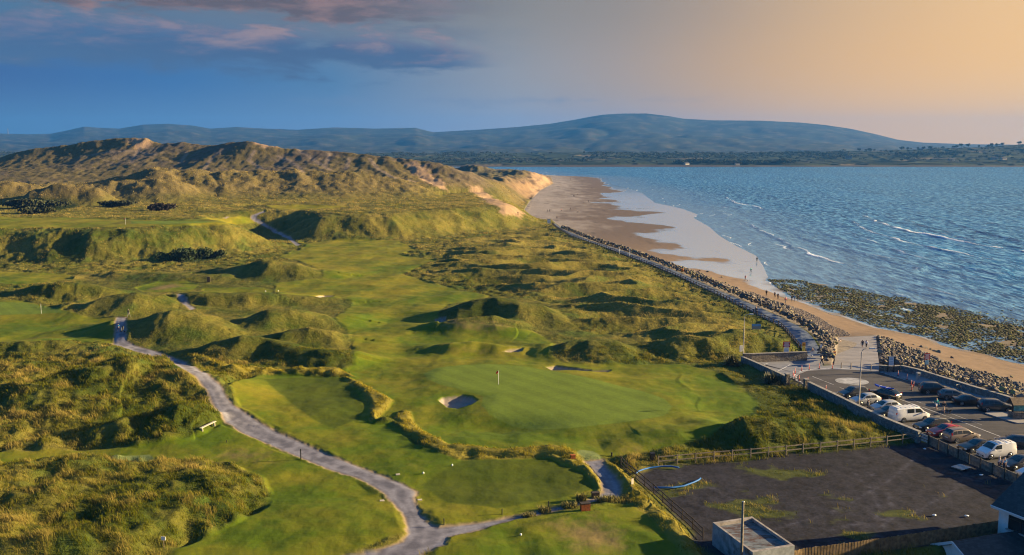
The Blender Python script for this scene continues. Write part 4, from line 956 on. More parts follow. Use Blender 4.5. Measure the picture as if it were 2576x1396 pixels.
# ================================================================== CAR PARK, PROMENADE, SLIPWAY
def sheet(name, poly, z, mat, kind='structure', thick=0.0, parent=None):
    bm = bmesh.new()
    vs = [bm.verts.new((p[0], p[1], z)) for p in poly]
    f = bm.faces.new(vs)
    if f.normal.z < 0: f.normal_flip()
    if thick:
        r = bmesh.ops.extrude_face_region(bm, geom=[f])
        nv = [g for g in r['geom'] if isinstance(g, bmesh.types.BMVert)]
        bmesh.ops.translate(bm, verts=nv, vec=(0, 0, thick))
    bmesh.ops.triangulate(bm, faces=bm.faces[:])
    bmesh.ops.recalc_face_normals(bm, faces=bm.faces)
    me = bpy.data.meshes.new(name); bm.to_mesh(me); bm.free()
    me.materials.append(mat)
    o = bpy.data.objects.new(name, me); link(o, parent)
    if kind: o['kind'] = kind
    return o

def ground_mat(name, a, b, rough=0.85, scale=0.5, spec=0.25, streak=None):
    m = bpy.data.materials.new(name); m.use_nodes = True
    t = NT(m.node_tree); bs = t.n['Principled BSDF']
    p = t.new('ShaderNodeNewGeometry').outputs['Position']
    n = t.noise(p, scale, 6.0, 0.65); n2 = t.noise(p, scale * 14, 4.0, 0.7)
    k = t.math('ADD', t.math('MULTIPLY', n, 0.7), t.math('MULTIPLY', n2, 0.3))
    c = t.mix(t.smooth(k, 0.36, 0.64), a + (1,), b + (1,))
    if streak:
        s = t.noise(t.mapping(p, streak[0]), 1.0, 3.0, 0.6)
        c = t.mix(t.smooth(s, 0.45, 0.7, 0.0, 0.6), c, streak[1] + (1,))
    t.link(c, bs.inputs['Base Color'])
    bs.inputs['Roughness'].default_value = rough; bs.inputs['Specular IOR Level'].default_value = spec
    bp = t.new('ShaderNodeBump'); bp.inputs['Strength'].default_value = 0.35; bp.inputs['Distance'].default_value = 0.03
    t.link(n2, bp.inputs['Height']); t.link(bp.outputs[0], bs.inputs['Normal'])
    return m
M_asphalt = ground_mat('asphalt', (0.038, 0.037, 0.041), (0.068, 0.064, 0.068), 0.8, 0.25, 0.25, ((0.05, 0.4, 1), (0.085, 0.08, 0.085)))
M_conc = ground_mat('worn_concrete', (0.150, 0.155, 0.180), (0.230, 0.235, 0.260), 0.75, 0.3, 0.3, ((0.08, 0.5, 1), (0.27, 0.27, 0.29)))
M_prom = ground_mat('promenade_gravel', (0.085, 0.115, 0.170), (0.130, 0.160, 0.220), 0.8, 0.25)  # bluish shade beside the rocks is put into the gravel's base colour
M_white = simple_mat('road_paint', (0.55, 0.55, 0.56), 0.7, var=0.25, scale=1.2, dirt=(0.16, 0.16, 0.17))
M_kerb = simple_mat('kerb_concrete', (0.27, 0.26, 0.26), 0.8)
G = lambda u, v, z=GZ: gp(u, v, z)
def gpoly(pts, z=GZ): return np.vstack([G(u, v, z) for u, v in pts])

sheet('car_park', gpoly([(1990, 950), (2004, 938), (2030, 930), (2096, 926), (2204, 930), (2240, 941), (2318, 966), (2420, 1000), (2506, 1020), (2560, 1040), (2700, 1085), (2800, 1120), (2800, 1320), (2640, 1245), (2524, 1189), (2397, 1137), (2338, 1106), (2302, 1097), (2230, 1067), (2160, 1032), (2100, 1004), (2033, 972), (2006, 961)]), GZ, M_asphalt)
sheet('forecourt', gpoly([(1874, 903), (1890, 911), (2027, 905), (2036, 886), (2062, 876), (2070, 920), (2098, 918), (2211, 921), (2214, 934), (2204, 935), (2160, 931), (2096, 929), (2030, 933), (2008, 940), (1996, 950), (1976, 953)]), GZ + 0.012, M_conc)
pav = sheet('pavement', gpoly([(2212, 935), (2270, 936), (2310, 945), (2366, 964), (2450, 990), (2506, 1007), (2560, 1024), (2552, 1034), (2500, 1019), (2440, 1002), (2380, 985), (2318, 967), (2278, 954), (2246, 944)]), GZ - 0.02, M_conc, thick=0.15)
sheet('pavement', gpoly([(2478, 1041), (2520, 1029), (2620, 1040), (2640, 1064), (2560, 1066), (2544, 1062)]), GZ - 0.02, M_kerb, thick=0.15)

# painted markings
mk = MB()
def line(pts, w, z=GZ + 0.010):
    p = gpoly(pts)
    for a, b in zip(p[:-1], p[1:]):
        d = (b - a) / (np.linalg.norm(b - a) + 1e-9); n = np.array([-d[1], d[0]]) * w / 2
        mk.add([(*(a - n), z), (*(b - n), z), (*(b + n), z), (*(a + n), z)], [(0, 1, 2, 3)])
cdisc = G(2143, 959)
def fit_disc(c, rx, ry, n=40): return [(c[0] + rx * math.cos(2 * math.pi * k / n), c[1] + ry * math.sin(2 * math.pi * k / n)) for k in range(n)]
disc = sheet('painted_disc', fit_disc(cdisc, 2.55, 2.35), GZ + 0.008, simple_mat('worn_disc_paint', (0.33, 0.335, 0.35), 0.75, var=0.25, scale=1.5, dirt=(0.15, 0.15, 0.16)))
line([(2260, 1003), (2330, 1028), (2420, 1061), (2516, 1098), (2600, 1132)], 0.11)
line([(2290, 1004), (2370, 1032), (2470, 1069)], 0.06)
for a, b in (((2044, 947), (2098, 968)), ((2112, 975), (2128, 979)), ((2345, 1010), (2358, 1016)), ((2318, 985), (2350, 980)), ((2326, 994), (2352, 992))): line([a, b], 0.10)
arcL = [(2033, 971), (2012, 961), (1998, 953), (1996, 946), (2004, 939), (2022, 932), (2052, 928), (2096, 926.5), (2140, 928)]
line(arcL, 0.30, GZ + 0.020); line([(u + 6, v + 1.2) for u, v in arcL[:-1]], 0.14)
line([(2033, 971), (2074, 982), (2104, 988)], 0.22)
line([(2214, 936), (2250, 945), (2290, 957)], 0.18); line([(2225, 940), (2256, 949), (2284, 958)], 0.12)
mk2 = MB(); mk, keepmk = mk2, mk
for a, b in (((1918, 919), (1933, 913)), ((1956, 934), (1972, 926)), ((1972, 926), (1988, 917))): line([a, b], 0.16, GZ + 0.020)
mk = keepmk
mk.build('road_markings', M_white)['kind'] = 'structure'
mk2.build('road_markings', M_white)['kind'] = 'structure'
kb = MB()
kp = gpoly([(2246, 945), (2278, 955), (2318, 968), (2380, 986), (2440, 1003), (2500, 1020), (2552, 1035)])
for a, b in zip(kp[:-1], kp[1:]): kb.beam((*a, GZ + 0.055), (*b, GZ + 0.055), 0.14, 0.16)
kb.build('kerb', M_kerb)['kind'] = 'structure'

# promenade: a strip between the fence and the rocks
PROM_L = [(1392, 563), (1402, 572), (1437, 593), (1515, 620), (1565, 639), (1634, 665), (1703, 694), (1759, 720), (1814, 745), (1856, 767), (1897, 787), (1920, 799), (1942, 810), (1966, 820), (1983, 838), (2001, 860), (2020, 882), (2030, 893)]
PROM_R = [(1397, 562), (1413, 575), (1482, 604), (1565, 630), (1634, 655), (1703, 683), (1759, 708), (1806, 730), (1836, 742), (1890, 765), (1955, 794), (2009, 820), (2029, 833), (2046, 850), (2061, 876), (2066, 897)]
def resample(p, n):
    p = np.asarray(p, float); d = np.r_[0, np.cumsum(np.hypot(*np.diff(p, axis=0).T))]
    s = np.linspace(0, d[-1], n); return np.stack([np.interp(s, d, p[:, 0]), np.interp(s, d, p[:, 1])], -1)
pl, pr = resample(gpoly(PROM_L), 80), resample(gpoly(PROM_R), 80)
# keep both edges abreast of each other
pv = [(*a, GZ + 0.02) for a in pl] + [(*b, GZ + 0.02) for b in pr]
mesh_obj('promenade', pv, [(i, 80 + i, 81 + i, i + 1) for i in range(79)], M_prom)['kind'] = 'structure'
# slipway of ribbed concrete
M_slip = ground_mat('ribbed_concrete', (0.205, 0.195, 0.205), (0.285, 0.270, 0.280), 0.8, 0.35, 0.3, ((0.05, 1.6, 1), (0.16, 0.16, 0.18)))
sl = MB(); rowsn = 24
a0, a1 = G(2098, 918.5), G(2212, 921.5); b0, b1 = gp(2109, 850, 2.3), gp(2203, 846, 2.3)
for k in range(rowsn):
    t0, t1 = k / rowsn, (k + 0.93) / rowsn
    q = lambda t: (a0 + (b0 - a0) * t, a1 + (b1 - a1) * t, GZ + 0.03 + (2.42 - GZ) * t)
    (l0, r0, z0), (l1, r1, z1) = q(t0), q(t1)
    sl.add([(*l0, z0), (*r0, z0), (*r1, z1), (*l1, z1), (*l0, z0 - 0.6), (*r0, z0 - 0.6), (*r1, z1 - 0.6), (*l1, z1 - 0.6)], [(0, 1, 2, 3), (4, 7, 6, 5), (0, 4, 5, 1), (1, 5, 6, 2), (2, 6, 7, 3), (3, 7, 4, 0)])
sl.build('slipway', M_slip)['kind'] = 'structure'

# ================================================================== STONE WALLS
def stone_mat(name, a, b, mortar, scale):
    m = bpy.data.materials.new(name); m.use_nodes = True
    t = NT(m.node_tree); bs = t.n['Principled BSDF']
    p = t.new('ShaderNodeNewGeometry').outputs['Position']
    w = t.new('ShaderNodeVectorMath', operation='ADD'); t.link(p, w.inputs[0])
    nn = t.new('ShaderNodeTexNoise'); t.link(p, nn.inputs[0]); nn.inputs['Scale'].default_value = 2.0
    sc_ = t.new('ShaderNodeVectorMath', operation='SCALE'); t.link(nn.outputs['Color'], sc_.inputs[0]); sc_.inputs['Scale'].default_value = 0.25
    t.link(sc_.outputs[0], w.inputs[1])
    v = t.new('ShaderNodeTexVoronoi', feature='F1'); v.inputs['Scale'].default_value = scale; t.link(w.outputs[0], v.inputs['Vector'])
    e = t.new('ShaderNodeTexVoronoi', feature='DISTANCE_TO_EDGE'); e.inputs['Scale'].default_value = scale; t.link(w.outputs[0], e.inputs['Vector'])
    s = t.new('ShaderNodeSeparateColor'); t.link(v.outputs['Color'], s.inputs[0])
    c = t.mix(s.outputs[0], a + (1,), b + (1,))
    c = t.mix(t.smooth(e.outputs['Distance'], 0.0, 0.07), mortar + (1,), c)
    t.link(c, bs.inputs['Base Color']); bs.inputs['Roughness'].default_value = 0.9
    bp = t.new('ShaderNodeBump'); bp.inputs['Distance'].default_value = 0.06; bp.inputs['Strength'].default_value = 0.8
    t.link(t.smooth(e.outputs['Distance'], 0.0, 0.15), bp.inputs['Height']); t.link(bp.outputs[0], bs.inputs['Normal'])
    return m
M_stone = stone_mat('rubble_stone', (0.13, 0.105, 0.085), (0.26, 0.215, 0.17), (0.07, 0.062, 0.055), 3.2)
M_stoneg = stone_mat('grey_rubble', (0.13, 0.135, 0.135), (0.25, 0.25, 0.24), (0.09, 0.09, 0.09), 2.6)
M_cope = simple_mat('coping_stone', (0.26, 0.245, 0.225), 0.85, var=0.25, scale=2)
def wall(name, pts, h, th, mat, label, z0=GZ - 0.35, cat='wall', cope=True, base=GZ):
    root = empty(name, (float(pts[0][0]), float(pts[0][1]), base)); tag(root, label, cat)
    b = MB(); c = MB(); loc = np.array([pts[0][0], pts[0][1], base])
    pts = [np.array(p, float) for p in pts]; n = len(pts)
    dirs = [(pts[i + 1] - pts[i]) / np.linalg.norm(pts[i + 1] - pts[i]) for i in range(n - 1)]
    nrm = []
    for i in range(n):
        d = dirs[max(i - 1, 0)] + dirs[min(i, n - 2)]; d /= np.linalg.norm(d); nrm.append(np.array([-d[1], d[0]]))
    def strip(mb, w, za, zb):
        vs = []
        for p, q in zip(pts, nrm):
            for s_, z_ in ((-1, za), (1, za), (1, zb), (-1, zb)): vs.append(np.array([*(p + q * s_ * w / 2), z_]) - loc)
        fs = [(0, 1, 2, 3), tuple(4 * (n - 1) + k for k in (3, 2, 1, 0))]
        for i in range(n - 1):
            for k in range(4): fs.append((4 * i + k, 4 * i + (k + 1) % 4, 4 * i + 4 + (k + 1) % 4, 4 * i + 4 + k))
        mb.add(vs, fs)
    strip(b, th, z0, base + h); b.build('masonry', mat, root)
    if cope:
        strip(c, th + 0.10, base + h + 0.003, base + h + 0.11); c.build('coping', M_cope, root)
    return root
wall('stone_wall', gpoly([(1868, 911), (1890, 911.5), (1960, 908.5), (2029, 906)]), 1.45, 0.4, M_stone, 'brown rubble stone wall with the red and white notices, below the grass slope')
wall('stone_wall', gpoly([(1866, 912), (1890, 922), (1930, 940), (1977, 963)]), 1.0, 0.4, M_stoneg, 'dark retaining wall beside the spiky shrubs, left of the timber gate')
wall('stone_wall', gpoly([(2034, 980), (2104, 1014), (2160, 1042), (2232, 1076), (2300, 1104), (2312, 1109)]), 1.15, 0.45, M_stoneg, 'long grey wall between the golf course and the parked cars', z0=GZ - 0.9)
wall('sea_wall', gpoly([(2268, 936), (2310, 946), (2366, 964), (2450, 990.5), (2506, 1007), (2560, 1024), (2640, 1050)]), 1.05, 0.5, M_stoneg, 'dark sea wall with flat coping below the right bank of boulders')
wall('stone_wall', gpoly([(2211, 934.5), (2240, 936.5), (2263, 935.5)]), 1.0, 0.5, M_stone, 'short low stone wall carrying the notice board at the slipway foot')
def pillar(u, v, label, h=1.45):
    x, y = G(u, v)
    r = empty('gate_pillar', (x, y, GZ)); tag(r, label, 'pillar')
    b = MB(); b.box((0, 0, h / 2 - 0.2), (0.6, 0.6, h + 0.4), 0.2); b.build('masonry', M_stone, r)
    c = MB(); c.box((0, 0, h + 0.07), (0.72, 0.72, 0.12), 0.2, 0.9); c.build('coping', M_cope, r)
pillar(1980, 964, 'stone gate pillar next to the spiky shrub')
pillar(2027, 978, 'stone gate pillar where the long grey wall begins')
M_wood = simple_mat('weathered_wood', (0.16, 0.135, 0.105), 0.85, var=0.3, scale=5)
M_woodd = simple_mat('dark_timber', (0.045, 0.036, 0.030), 0.8, var=0.3, scale=5)
M_steel = simple_mat('galvanised_steel', (0.33, 0.34, 0.35), 0.45, 0.6, 0.5, var=0.1)
M_pole = simple_mat('painted_pole', (0.36, 0.33, 0.30), 0.55, 0.2, 0.4, var=0.08)
M_black = simple_mat('black_plastic', (0.014, 0.014, 0.016), 0.5, var=0.2)
def local(p, o): return (float(p[0] - o[0]), float(p[1] - o[1]), float(p[2] - o[2]) if len(p) > 2 else 0.0)
# field gate between the pillars
ga, gb = G(1985, 966), G(2022, 977)
r = empty('field_gate', (*ga, GZ)); tag(r, 'barred timber gate between two stone pillars', 'gate')
e = gb - ga; mb = MB()
for k in range(6): mb.beam((0, 0, 0.2 + 0.2 * k), (*e, 0.2 + 0.2 * k), 0.05, 0.09)
mb.build('bar', M_wood, r)
for k in range(4):
    mb = MB(); mb.box((*(e * k / 3), 0.68), (0.09, 0.09, 1.3)); mb.build('upright', M_wood, r)

# ================================================================== FENCES
def rail_fence(pts, spacing, h, rails, mat, label, name='post_and_rail_fence', post=0.13, zf=None, cat='fence', maxparts=100, railmat=None, far_first=False):
    p = np.asarray(pts, float); d = np.r_[0, np.cumsum(np.hypot(*np.diff(p, axis=0).T))]
    n = max(2, int(round(d[-1] / spacing)) + 1); q = resample(p, n)
    z = [zf if zf is not None else ground(*a) for a in q]
    root = empty(name, (*q[0], z[0])); tag(root, label, cat)
    o = (*q[0], z[0]); mb = MB(); mb.box((0, 0, h / 2 - 0.15), (post, post, h + 0.3), 0.3, 0.92)
    first = None; rest = MB()
    order = sorted(range(n), key=lambda i: q[i][1])
    for rank, i in enumerate(order):
        c = local((*q[i], z[i]), o)
        if rank < maxparts:
            if first is None:
                first = mb.build('post', mat, root); k = first
            else:
                k = first.copy(); link(k, root)
            k.location = c
        else: rest.box((c[0], c[1], c[2] + h / 2 - 0.15), (post, post, h + 0.3), 0.3)
    if rest.v:
        tag(rest.build('distant_post', mat, root), kind='stuff')
    for rz in rails:
        rb = MB()
        for i in range(n - 1): rb.beam(local((*q[i], z[i] + rz), o), local((*q[i + 1], z[i + 1] + rz), o), 0.06, 0.11)
        rb.build('rail', railmat or mat, root)
    return root
FENCE = [(u - 3, v + 1.5) for u, v in PROM_L]
fp = gpoly(FENCE); fp = fp[::-1]
rail_fence(fp, 2.4, 1.1, (0.45, 0.95), M_woodd, 'dark post and rail fence along the promenade', zf=GZ, post=0.16)
rail_fence(np.array([hit(u, v)[:2] for u, v in [(1656, 1172), (1712, 1167), (1766, 1162), (1820, 1157), (1871, 1153), (1920, 1149), (1973, 1145), (2024, 1139), (2073, 1135), (2122, 1130), (2171, 1125), (2217, 1121), (2264, 1116), (2306, 1111)]]), 2.35, 1.2, (0.55, 1.08), M_wood, 'weathered post and rail fence behind the gravel yard', zf=5.0, post=0.12)
rail_fence(np.array([hit(u, v)[:2] for u, v in [(1562, 1176), (1580, 1190), (1600, 1205), (1640, 1240), (1690, 1286), (1735, 1325), (1768, 1358)]]), 2.4, 1.15, (0.12, 0.6, 1.05), M_woodd, 'dark rail fence between the yellow grass and the gravel yard', zf=5.0, post=0.10)
# timber panels between the yard and the parked cars
pp = gp([2337, 2397, 2457, 2524, 2600, 2660], [1119, 1148, 1175, 1204, 1238, 1264], 5.0)
n = 12; q = resample(pp, n)
r = empty('panel_fence', (*q[0], 5.0)); tag(r, 'grey boarded panel fence between the gravel yard and the cars', 'fence')
M_panel = simple_mat('grey_boards', (0.15, 0.135, 0.115), 0.85, var=0.35, scale=3)
pb = MB(); pb.box((0, 0, 0.62), (0.15, 0.15, 1.35), 0.3)
f0 = pb.build('post', M_woodd, r)
for i in range(n):
    if i:
        k = f0.copy(); link(k, r); k.location = local((*q[i], 5.0), (*q[0], 5.0))
    if i < n - 1:
        a, b = q[i] - q[0], q[i + 1] - q[0]; pn_ = MB(); dd = (b - a) / np.linalg.norm(b - a); a = a + dd * 0.09; b = b - dd * 0.09
        m_ = 10
        for s_ in range(m_):
            c0, c1 = a + (b - a) * s_ / m_, a + (b - a) * (s_ + 0.9) / m_
            pn_.beam((*c0, 0.60), (*c1, 0.60), 0.03, 1.05 + 0.03 * ((s_ * 7) % 3))
        pn_.beam((*a, 0.62), (*b, 0.62), 0.08, 0.08); pn_.beam((*a, 1.16), (*b, 1.16), 0.09, 0.06)
        pn_.build('panel', M_panel, r)
a, b = gp(2316, 1112, 5.0), gp(2334, 1119, 5.0)
r = empty('yard_gate', (*a, 5.0)); tag(r, 'small white barred gate at the corner of the gravel yard', 'gate')
mb = MB(); e = b - a
for z in (0.35, 0.7, 1.05): mb.beam((0, 0, z), (*e, z), 0.05, 0.22)
mb.build('bar', simple_mat('grey_white_paint', (0.42, 0.41, 0.40), 0.6), r)
for c_ in ((0, 0), e):
    mb = MB(); mb.box((*c_, 0.6), (0.1, 0.1, 1.3)); mb.build('post', M_woodd, r)
# close boarded fence along the bottom of the yard
cb = gp([1985, 2018, 2150, 2295, 2420, 2512], [1424, 1415, 1398, 1376, 1356, 1342], 5.0)
q = resample(cb, 150); r = empty('boarded_fence', (*q[0], 5.0)); tag(r, 'tall brown close boarded fence along the bottom of the gravel yard', 'fence')
mb = MB(); rr = random.Random(3)
for i in range(149):
    a, b = q[i] - q[0], q[i] - q[0] + (q[i + 1] - q[i]) * 0.86
    hh = 1.32 + rr.uniform(-0.03, 0.03); off_ = 0.012 * (i % 2)
    mb.beam((a[0], a[1] + off_, hh / 2), (b[0], b[1] + off_, hh / 2), 0.022, hh)
mb.build('board', simple_mat('brown_boards', (0.17, 0.115, 0.055), 0.8, var=0.45, scale=2.2), r)
pq = resample(cb, 9); pb = MB(); pb.box((0, 0.1, 0.65), (0.12, 0.12, 1.35)); f0 = pb.build('post', M_wood, r)
for i in range(1, 9):
    k = f0.copy(); link(k, r); k.location = local((*pq[i], 5.0), (*q[0], 5.0))

# ================================================================== ROCKS
def rock_mat(name, a, b, lich=None):
    m = bpy.data.materials.new(name); m.use_nodes = True
    t = NT(m.node_tree); bs = t.n['Principled BSDF']
    p = t.new('ShaderNodeNewGeometry').outputs['Position']
    ri = t.new('ShaderNodeNewGeometry').outputs['Random Per Island']
    oi = t.new('ShaderNodeObjectInfo').outputs['Random']
    n = t.noise(p, 2.5, 5.0, 0.65)
    k = t.math('FRACT', t.math('ADD', ri, oi))
    c = t.mix(t.math('ADD', t.math('MULTIPLY', k, 0.7), t.math('MULTIPLY', n, 0.3)), a + (1,), b + (1,))
    if lich:
        n2 = t.noise(p, 0.9, 4.0, 0.6)
        c = t.mix(t.math('MULTIPLY', t.smooth(n2, 0.50, 0.64), t.smooth(k, 0.45, 0.7)), c, lich + (1,))
    t.link(c, bs.inputs['Base Color']); bs.inputs['Roughness'].default_value = 0.85; bs.inputs['Specular IOR Level'].default_value = 0.25
    bp = t.new('ShaderNodeBump'); bp.inputs['Distance'].default_value = 0.08; bp.inputs['Strength'].default_value = 0.6
    t.link(t.noise(p, 5.0, 5.0, 0.7), bp.inputs['Height']); t.link(bp.outputs[0], bs.inputs['Normal'])
    return m
M_rock = rock_mat('quarry_rock', (0.042, 0.037, 0.037), (0.190, 0.160, 0.142), (0.26, 0.23, 0.07))
M_reef = rock_mat('weedy_rock', (0.014, 0.017, 0.006), (0.060, 0.062, 0.016), (0.160, 0.165, 0.018))
def rock_mesh(seed, pts=15, flat=0.7):
    rr = random.Random(seed); bm = bmesh.new()
    for _ in range(pts):
        v = Vector((rr.gauss(0, 1), rr.gauss(0, 1), rr.gauss(0, 1))).normalized() * rr.uniform(0.75, 1.0)
        bm.verts.new((v.x * 0.5 * rr.uniform(0.85, 1.15), v.y * 0.5, v.z * 0.5 * flat))
    r_ = bmesh.ops.convex_hull(bm, input=bm.verts)
    bmesh.ops.delete(bm, geom=[g for g in r_['geom_interior'] if isinstance(g, bmesh.types.BMVert)], context='VERTS')
    bmesh.ops.triangulate(bm, faces=bm.faces[:])
    bm.verts.ensure_lookup_table()
    vs = [tuple(v.co) for v in bm.verts]; ids = {v: i for i, v in enumerate(bm.verts)}
    fs = [tuple(ids[v] for v in f.verts) for f in bm.faces]; bm.free()
    return vs, fs
ROCKS = [rock_mesh(100 + i) for i in range(14)]
def scatter(poly, spacing, rng):
    lo, hi = poly.min(0), poly.max(0)
    gx, gy = np.meshgrid(np.arange(lo[0], hi[0], spacing), np.arange(lo[1], hi[1], spacing))
    x = gx.ravel() + rng.uniform(-0.42, 0.42, gx.size) * spacing; y = gy.ravel() + rng.uniform(-0.42, 0.42, gx.size) * spacing
    m = inside(x, y, poly); return np.stack([x[m], y[m]], -1)
bank_l_in = gpoly([(2070, 921), (2058, 898), (2064, 877), (2049, 851), (2032, 834), (2012, 821), (1958, 795), (1893, 766), (1839, 743), (1806, 731), (1759, 709), (1703, 684), (1634, 656), (1565, 631), (1482, 605), (1413, 576)])
bank_l_out = np.vstack([gp(u, v, 2.4) for u, v in [(1420, 579), (1482, 598), (1523, 613), (1551, 622), (1592, 638), (1634, 649), (1675, 660), (1717, 671), (1759, 686), (1786, 699), (1828, 715), (1869, 732), (1955, 760), (1987, 775), (2020, 796), (2074, 832), (2105, 850)]] + [gp(2100, 880, 3.8), G(2096, 921)])
bank_r_in = gpoly([(2218, 924), (2240, 926), (2266, 930), (2310, 943), (2366, 961), (2450, 987), (2506, 1004), (2560, 1021), (2640, 1048)])
bank_r_out = np.vstack([gp(u, v, 2.4) for u, v in [(2720, 1020), (2570, 965), (2505, 945), (2451, 933), (2408, 920), (2375, 911), (2354, 898), (2317, 883), (2278, 872), (2252, 859), (2208, 845)]])
def bank_poly(a, b): return np.vstack([a, b])
rngk = np.random.default_rng(5)
cand = []
for poly, inn, sp in ((bank_poly(bank_l_in, bank_l_out), bank_l_in, 0.82), (bank_poly(bank_r_in, bank_r_out), bank_r_in, 0.78)):
    pts = scatter(poly, sp, rngk)
    d_in = seg_dist(pts[:, 0], pts[:, 1], inn)
    for (x, y), di in zip(pts, d_in):
        if x / y > 0.60: continue
        g = ground(x, y); lift = 0.25 + 1.25 * math.exp(-((di - 1.6) / 1.6) ** 2)
        cand.append((x, y, g + lift, float(np.clip(rngk.lognormal(-0.22, 0.38), 0.4, 2.0)) * (0.85 if di > 4 else 1.0)))
cand.sort(key=lambda c: c[1] / c[3])
rock_me = []
for i, (v, f) in enumerate(ROCKS):
    me = bpy.data.meshes.new('boulder'); me.from_pydata(v, [], f); me.materials.append(M_rock); me.update(); rock_me.append(me)
def place_rock(o, x, y, z, s, rg):
    o.location = (x, y, z); o.scale = (s * rg.uniform(0.9, 1.35), s * rg.uniform(0.8, 1.1), s * rg.uniform(0.75, 1.05))
    o.rotation_euler = (rg.uniform(-0.5, 0.5), rg.uniform(-0.5, 0.5), rg.uniform(0, 6.28))
inview = [c for c in cand if abs(c[0] / c[1]) < 0.548]
solo = set(id(c) for c in inview[:300])
rg = random.Random(17)
def merged_rocks(name, items, mat, flat=1.0, kind='stuff', tiltmax=0.5):
    V, Fc = [], []; off = 0
    for x, y, z, s in items:
        v, f = ROCKS[rg.randrange(14)]
        va = np.array(v) * (s * rg.uniform(0.9, 1.35), s * rg.uniform(0.8, 1.1), s * rg.uniform(0.7, 1.0) * flat)
        a = rg.uniform(0, 6.28); ca, sa = math.cos(a), math.sin(a); tl = rg.uniform(-tiltmax, tiltmax)
        xz = np.stack([va[:, 0] * math.cos(tl) - va[:, 2] * math.sin(tl), va[:, 0] * math.sin(tl) + va[:, 2] * math.cos(tl)], -1)
        w = np.stack([xz[:, 0] * ca - va[:, 1] * sa + x, xz[:, 0] * sa + va[:, 1] * ca + y, xz[:, 1] + z], -1)
        V.append(w); Fc.append(np.array(f) + off); off += len(v)
    o = np_mesh(name, np.concatenate(V), np.concatenate(Fc), mat, smooth=False); tag(o, kind=kind); return o
rest = []
for c in cand:
    if id(c) in solo:
        o = bpy.data.objects.new('boulder', rock_me[rg.randrange(14)]); COL.objects.link(o)
        place_rock(o, *c, rg)
        tag(o, 'angular grey quarry boulder in the rock armour beside the slipway', 'boulder', 'boulders of the rock armour')
    else: rest.append(c)
merged_rocks('rock_armour', rest, M_rock)
# shingle between the boulders and the sand
sh_poly = np.vstack([gp(u, v, 2.0) for u, v in [(1869, 733), (1894, 730), (1933, 747), (1976, 761), (2020, 774), (2063, 793), (2096, 815), (2130, 828), (2140, 842), (2107, 850), (2074, 834), (2020, 799), (1987, 779), (1955, 764)]])
pts = scatter(sh_poly, 0.36, rngk)
M_shingle = rock_mat('shingle', (0.070, 0.060, 0.060), (0.230, 0.200, 0.190))
merged_rocks('shingle_stones', [(x, y, ground(x, y) + 0.03, rngk.uniform(0.15, 0.5)) for x, y in pts], M_shingle)
# weed covered ledges of the reef
rf = np.vstack([gp(u, v, 0.1) for u, v in [(1930, 702), (1961, 728), (1998, 748), (2042, 763), (2083, 780), (2133, 795), (2208, 822), (2309, 841), (2411, 874), (2512, 898), (2576, 912), (2760, 965), (2760, 850), (2576, 806), (2480, 784), (2400, 770), (2300, 752), (2200, 734), (2100, 716), (2000, 702)]])
pts = scatter(rf, 0.56, rngk)
pat = fbm(pts[:, 0] / 5, pts[:, 1] / 9, 4, 501); ed = sdist(pts[:, 0], pts[:, 1], rf, 30)
kp_ = (1.7 * pat + 0.16 * np.minimum(ed, 5) - 0.50 + rngk.normal(0, 0.12, len(pts)) + 0.5 * np.exp(-((seg_dist(pts[:, 0], pts[:, 1], water_edge)) / 4) ** 2) > -0.16)
merged_rocks('weedy_reef', [(x, y, max(ground(x, y), 0.0) + rngk.uniform(-0.02, 0.10), rngk.uniform(0.35, 1.15)) for x, y in pts[kp_]], M_reef, 0.36, tiltmax=0.18)
ol = np.vstack([gp(u, v, 0.0) for u, v in [(2000, 700), (2200, 733), (2400, 768), (2576, 804), (2760, 848), (2760, 800), (2576, 768), (2400, 742), (2200, 716)]])
pts = scatter(ol, 2.4, rngk); k_ = rngk.random(len(pts)) < 0.45
merged_rocks('weedy_reef', [(x, y, 0.02, rngk.uniform(0.4, 1.1)) for x, y in pts[k_]], M_reef, 0.5, tiltmax=0.2)
# loose rocks on the sand
for u, v, s in [(1780, 684, 1.2), (1816, 698, 0.9), (1826, 712, 1.1), (1760, 681, 0.8), (1858, 738, 1.4), (1866, 737, 1.2), (2318, 873, 1.1), (2330, 876, 1.2), (2342, 880, 0.9), (2352, 884, 1.0), (2362, 887, 1.3), (2395, 901, 0.8), (2300, 868, 0.8), (2480, 937, 0.7), (2545, 949, 0.8)]:
    x, y, z = hit(u, v); o = bpy.data.objects.new('beach_rock', rock_me[rg.randrange(14)]); COL.objects.link(o)
    place_rock(o, x, y, z + 0.1, s, rg); tag(o, 'dark rock lying loose on the sand beyond the boulders', 'rock', 'loose rocks on the sand')
# ================================================================== VEHICLES
def paint(name, rgb, rough=0.32, metal=0.0):
    m = bpy.data.materials.new(name); m.use_nodes = True
    t = NT(m.node_tree); b = t.n['Principled BSDF']
    p = t.new('ShaderNodeTexCoord').outputs['Object']
    n = t.noise(p, 1.4, 5.0, 0.65)
    b.inputs['Roughness'].default_value = rough; b.inputs['Metallic'].default_value = metal
    t.link(t.mix(t.smooth(n, 0.4, 0.75, 0.0, 0.22), rgb + (1,), (0.16, 0.14, 0.12, 1)), b.inputs['Base Color'])   # road dust
    b.inputs['Coat Weight'].default_value = 0.6; b.inputs['Coat Roughness'].default_value = 0.06
    return m
M_glass = bpy.data.materials.new('car_glass'); M_glass.use_nodes = True
_b = M_glass.node_tree.nodes['Principled BSDF']
_b.inputs['Base Color'].default_value = (0.018, 0.024, 0.028, 1); _b.inputs['Roughness'].default_value = 0.04; _b.inputs['Specular IOR Level'].default_value = 0.7
M_tyre = simple_mat('tyre_rubber', (0.016, 0.016, 0.017), 0.85)
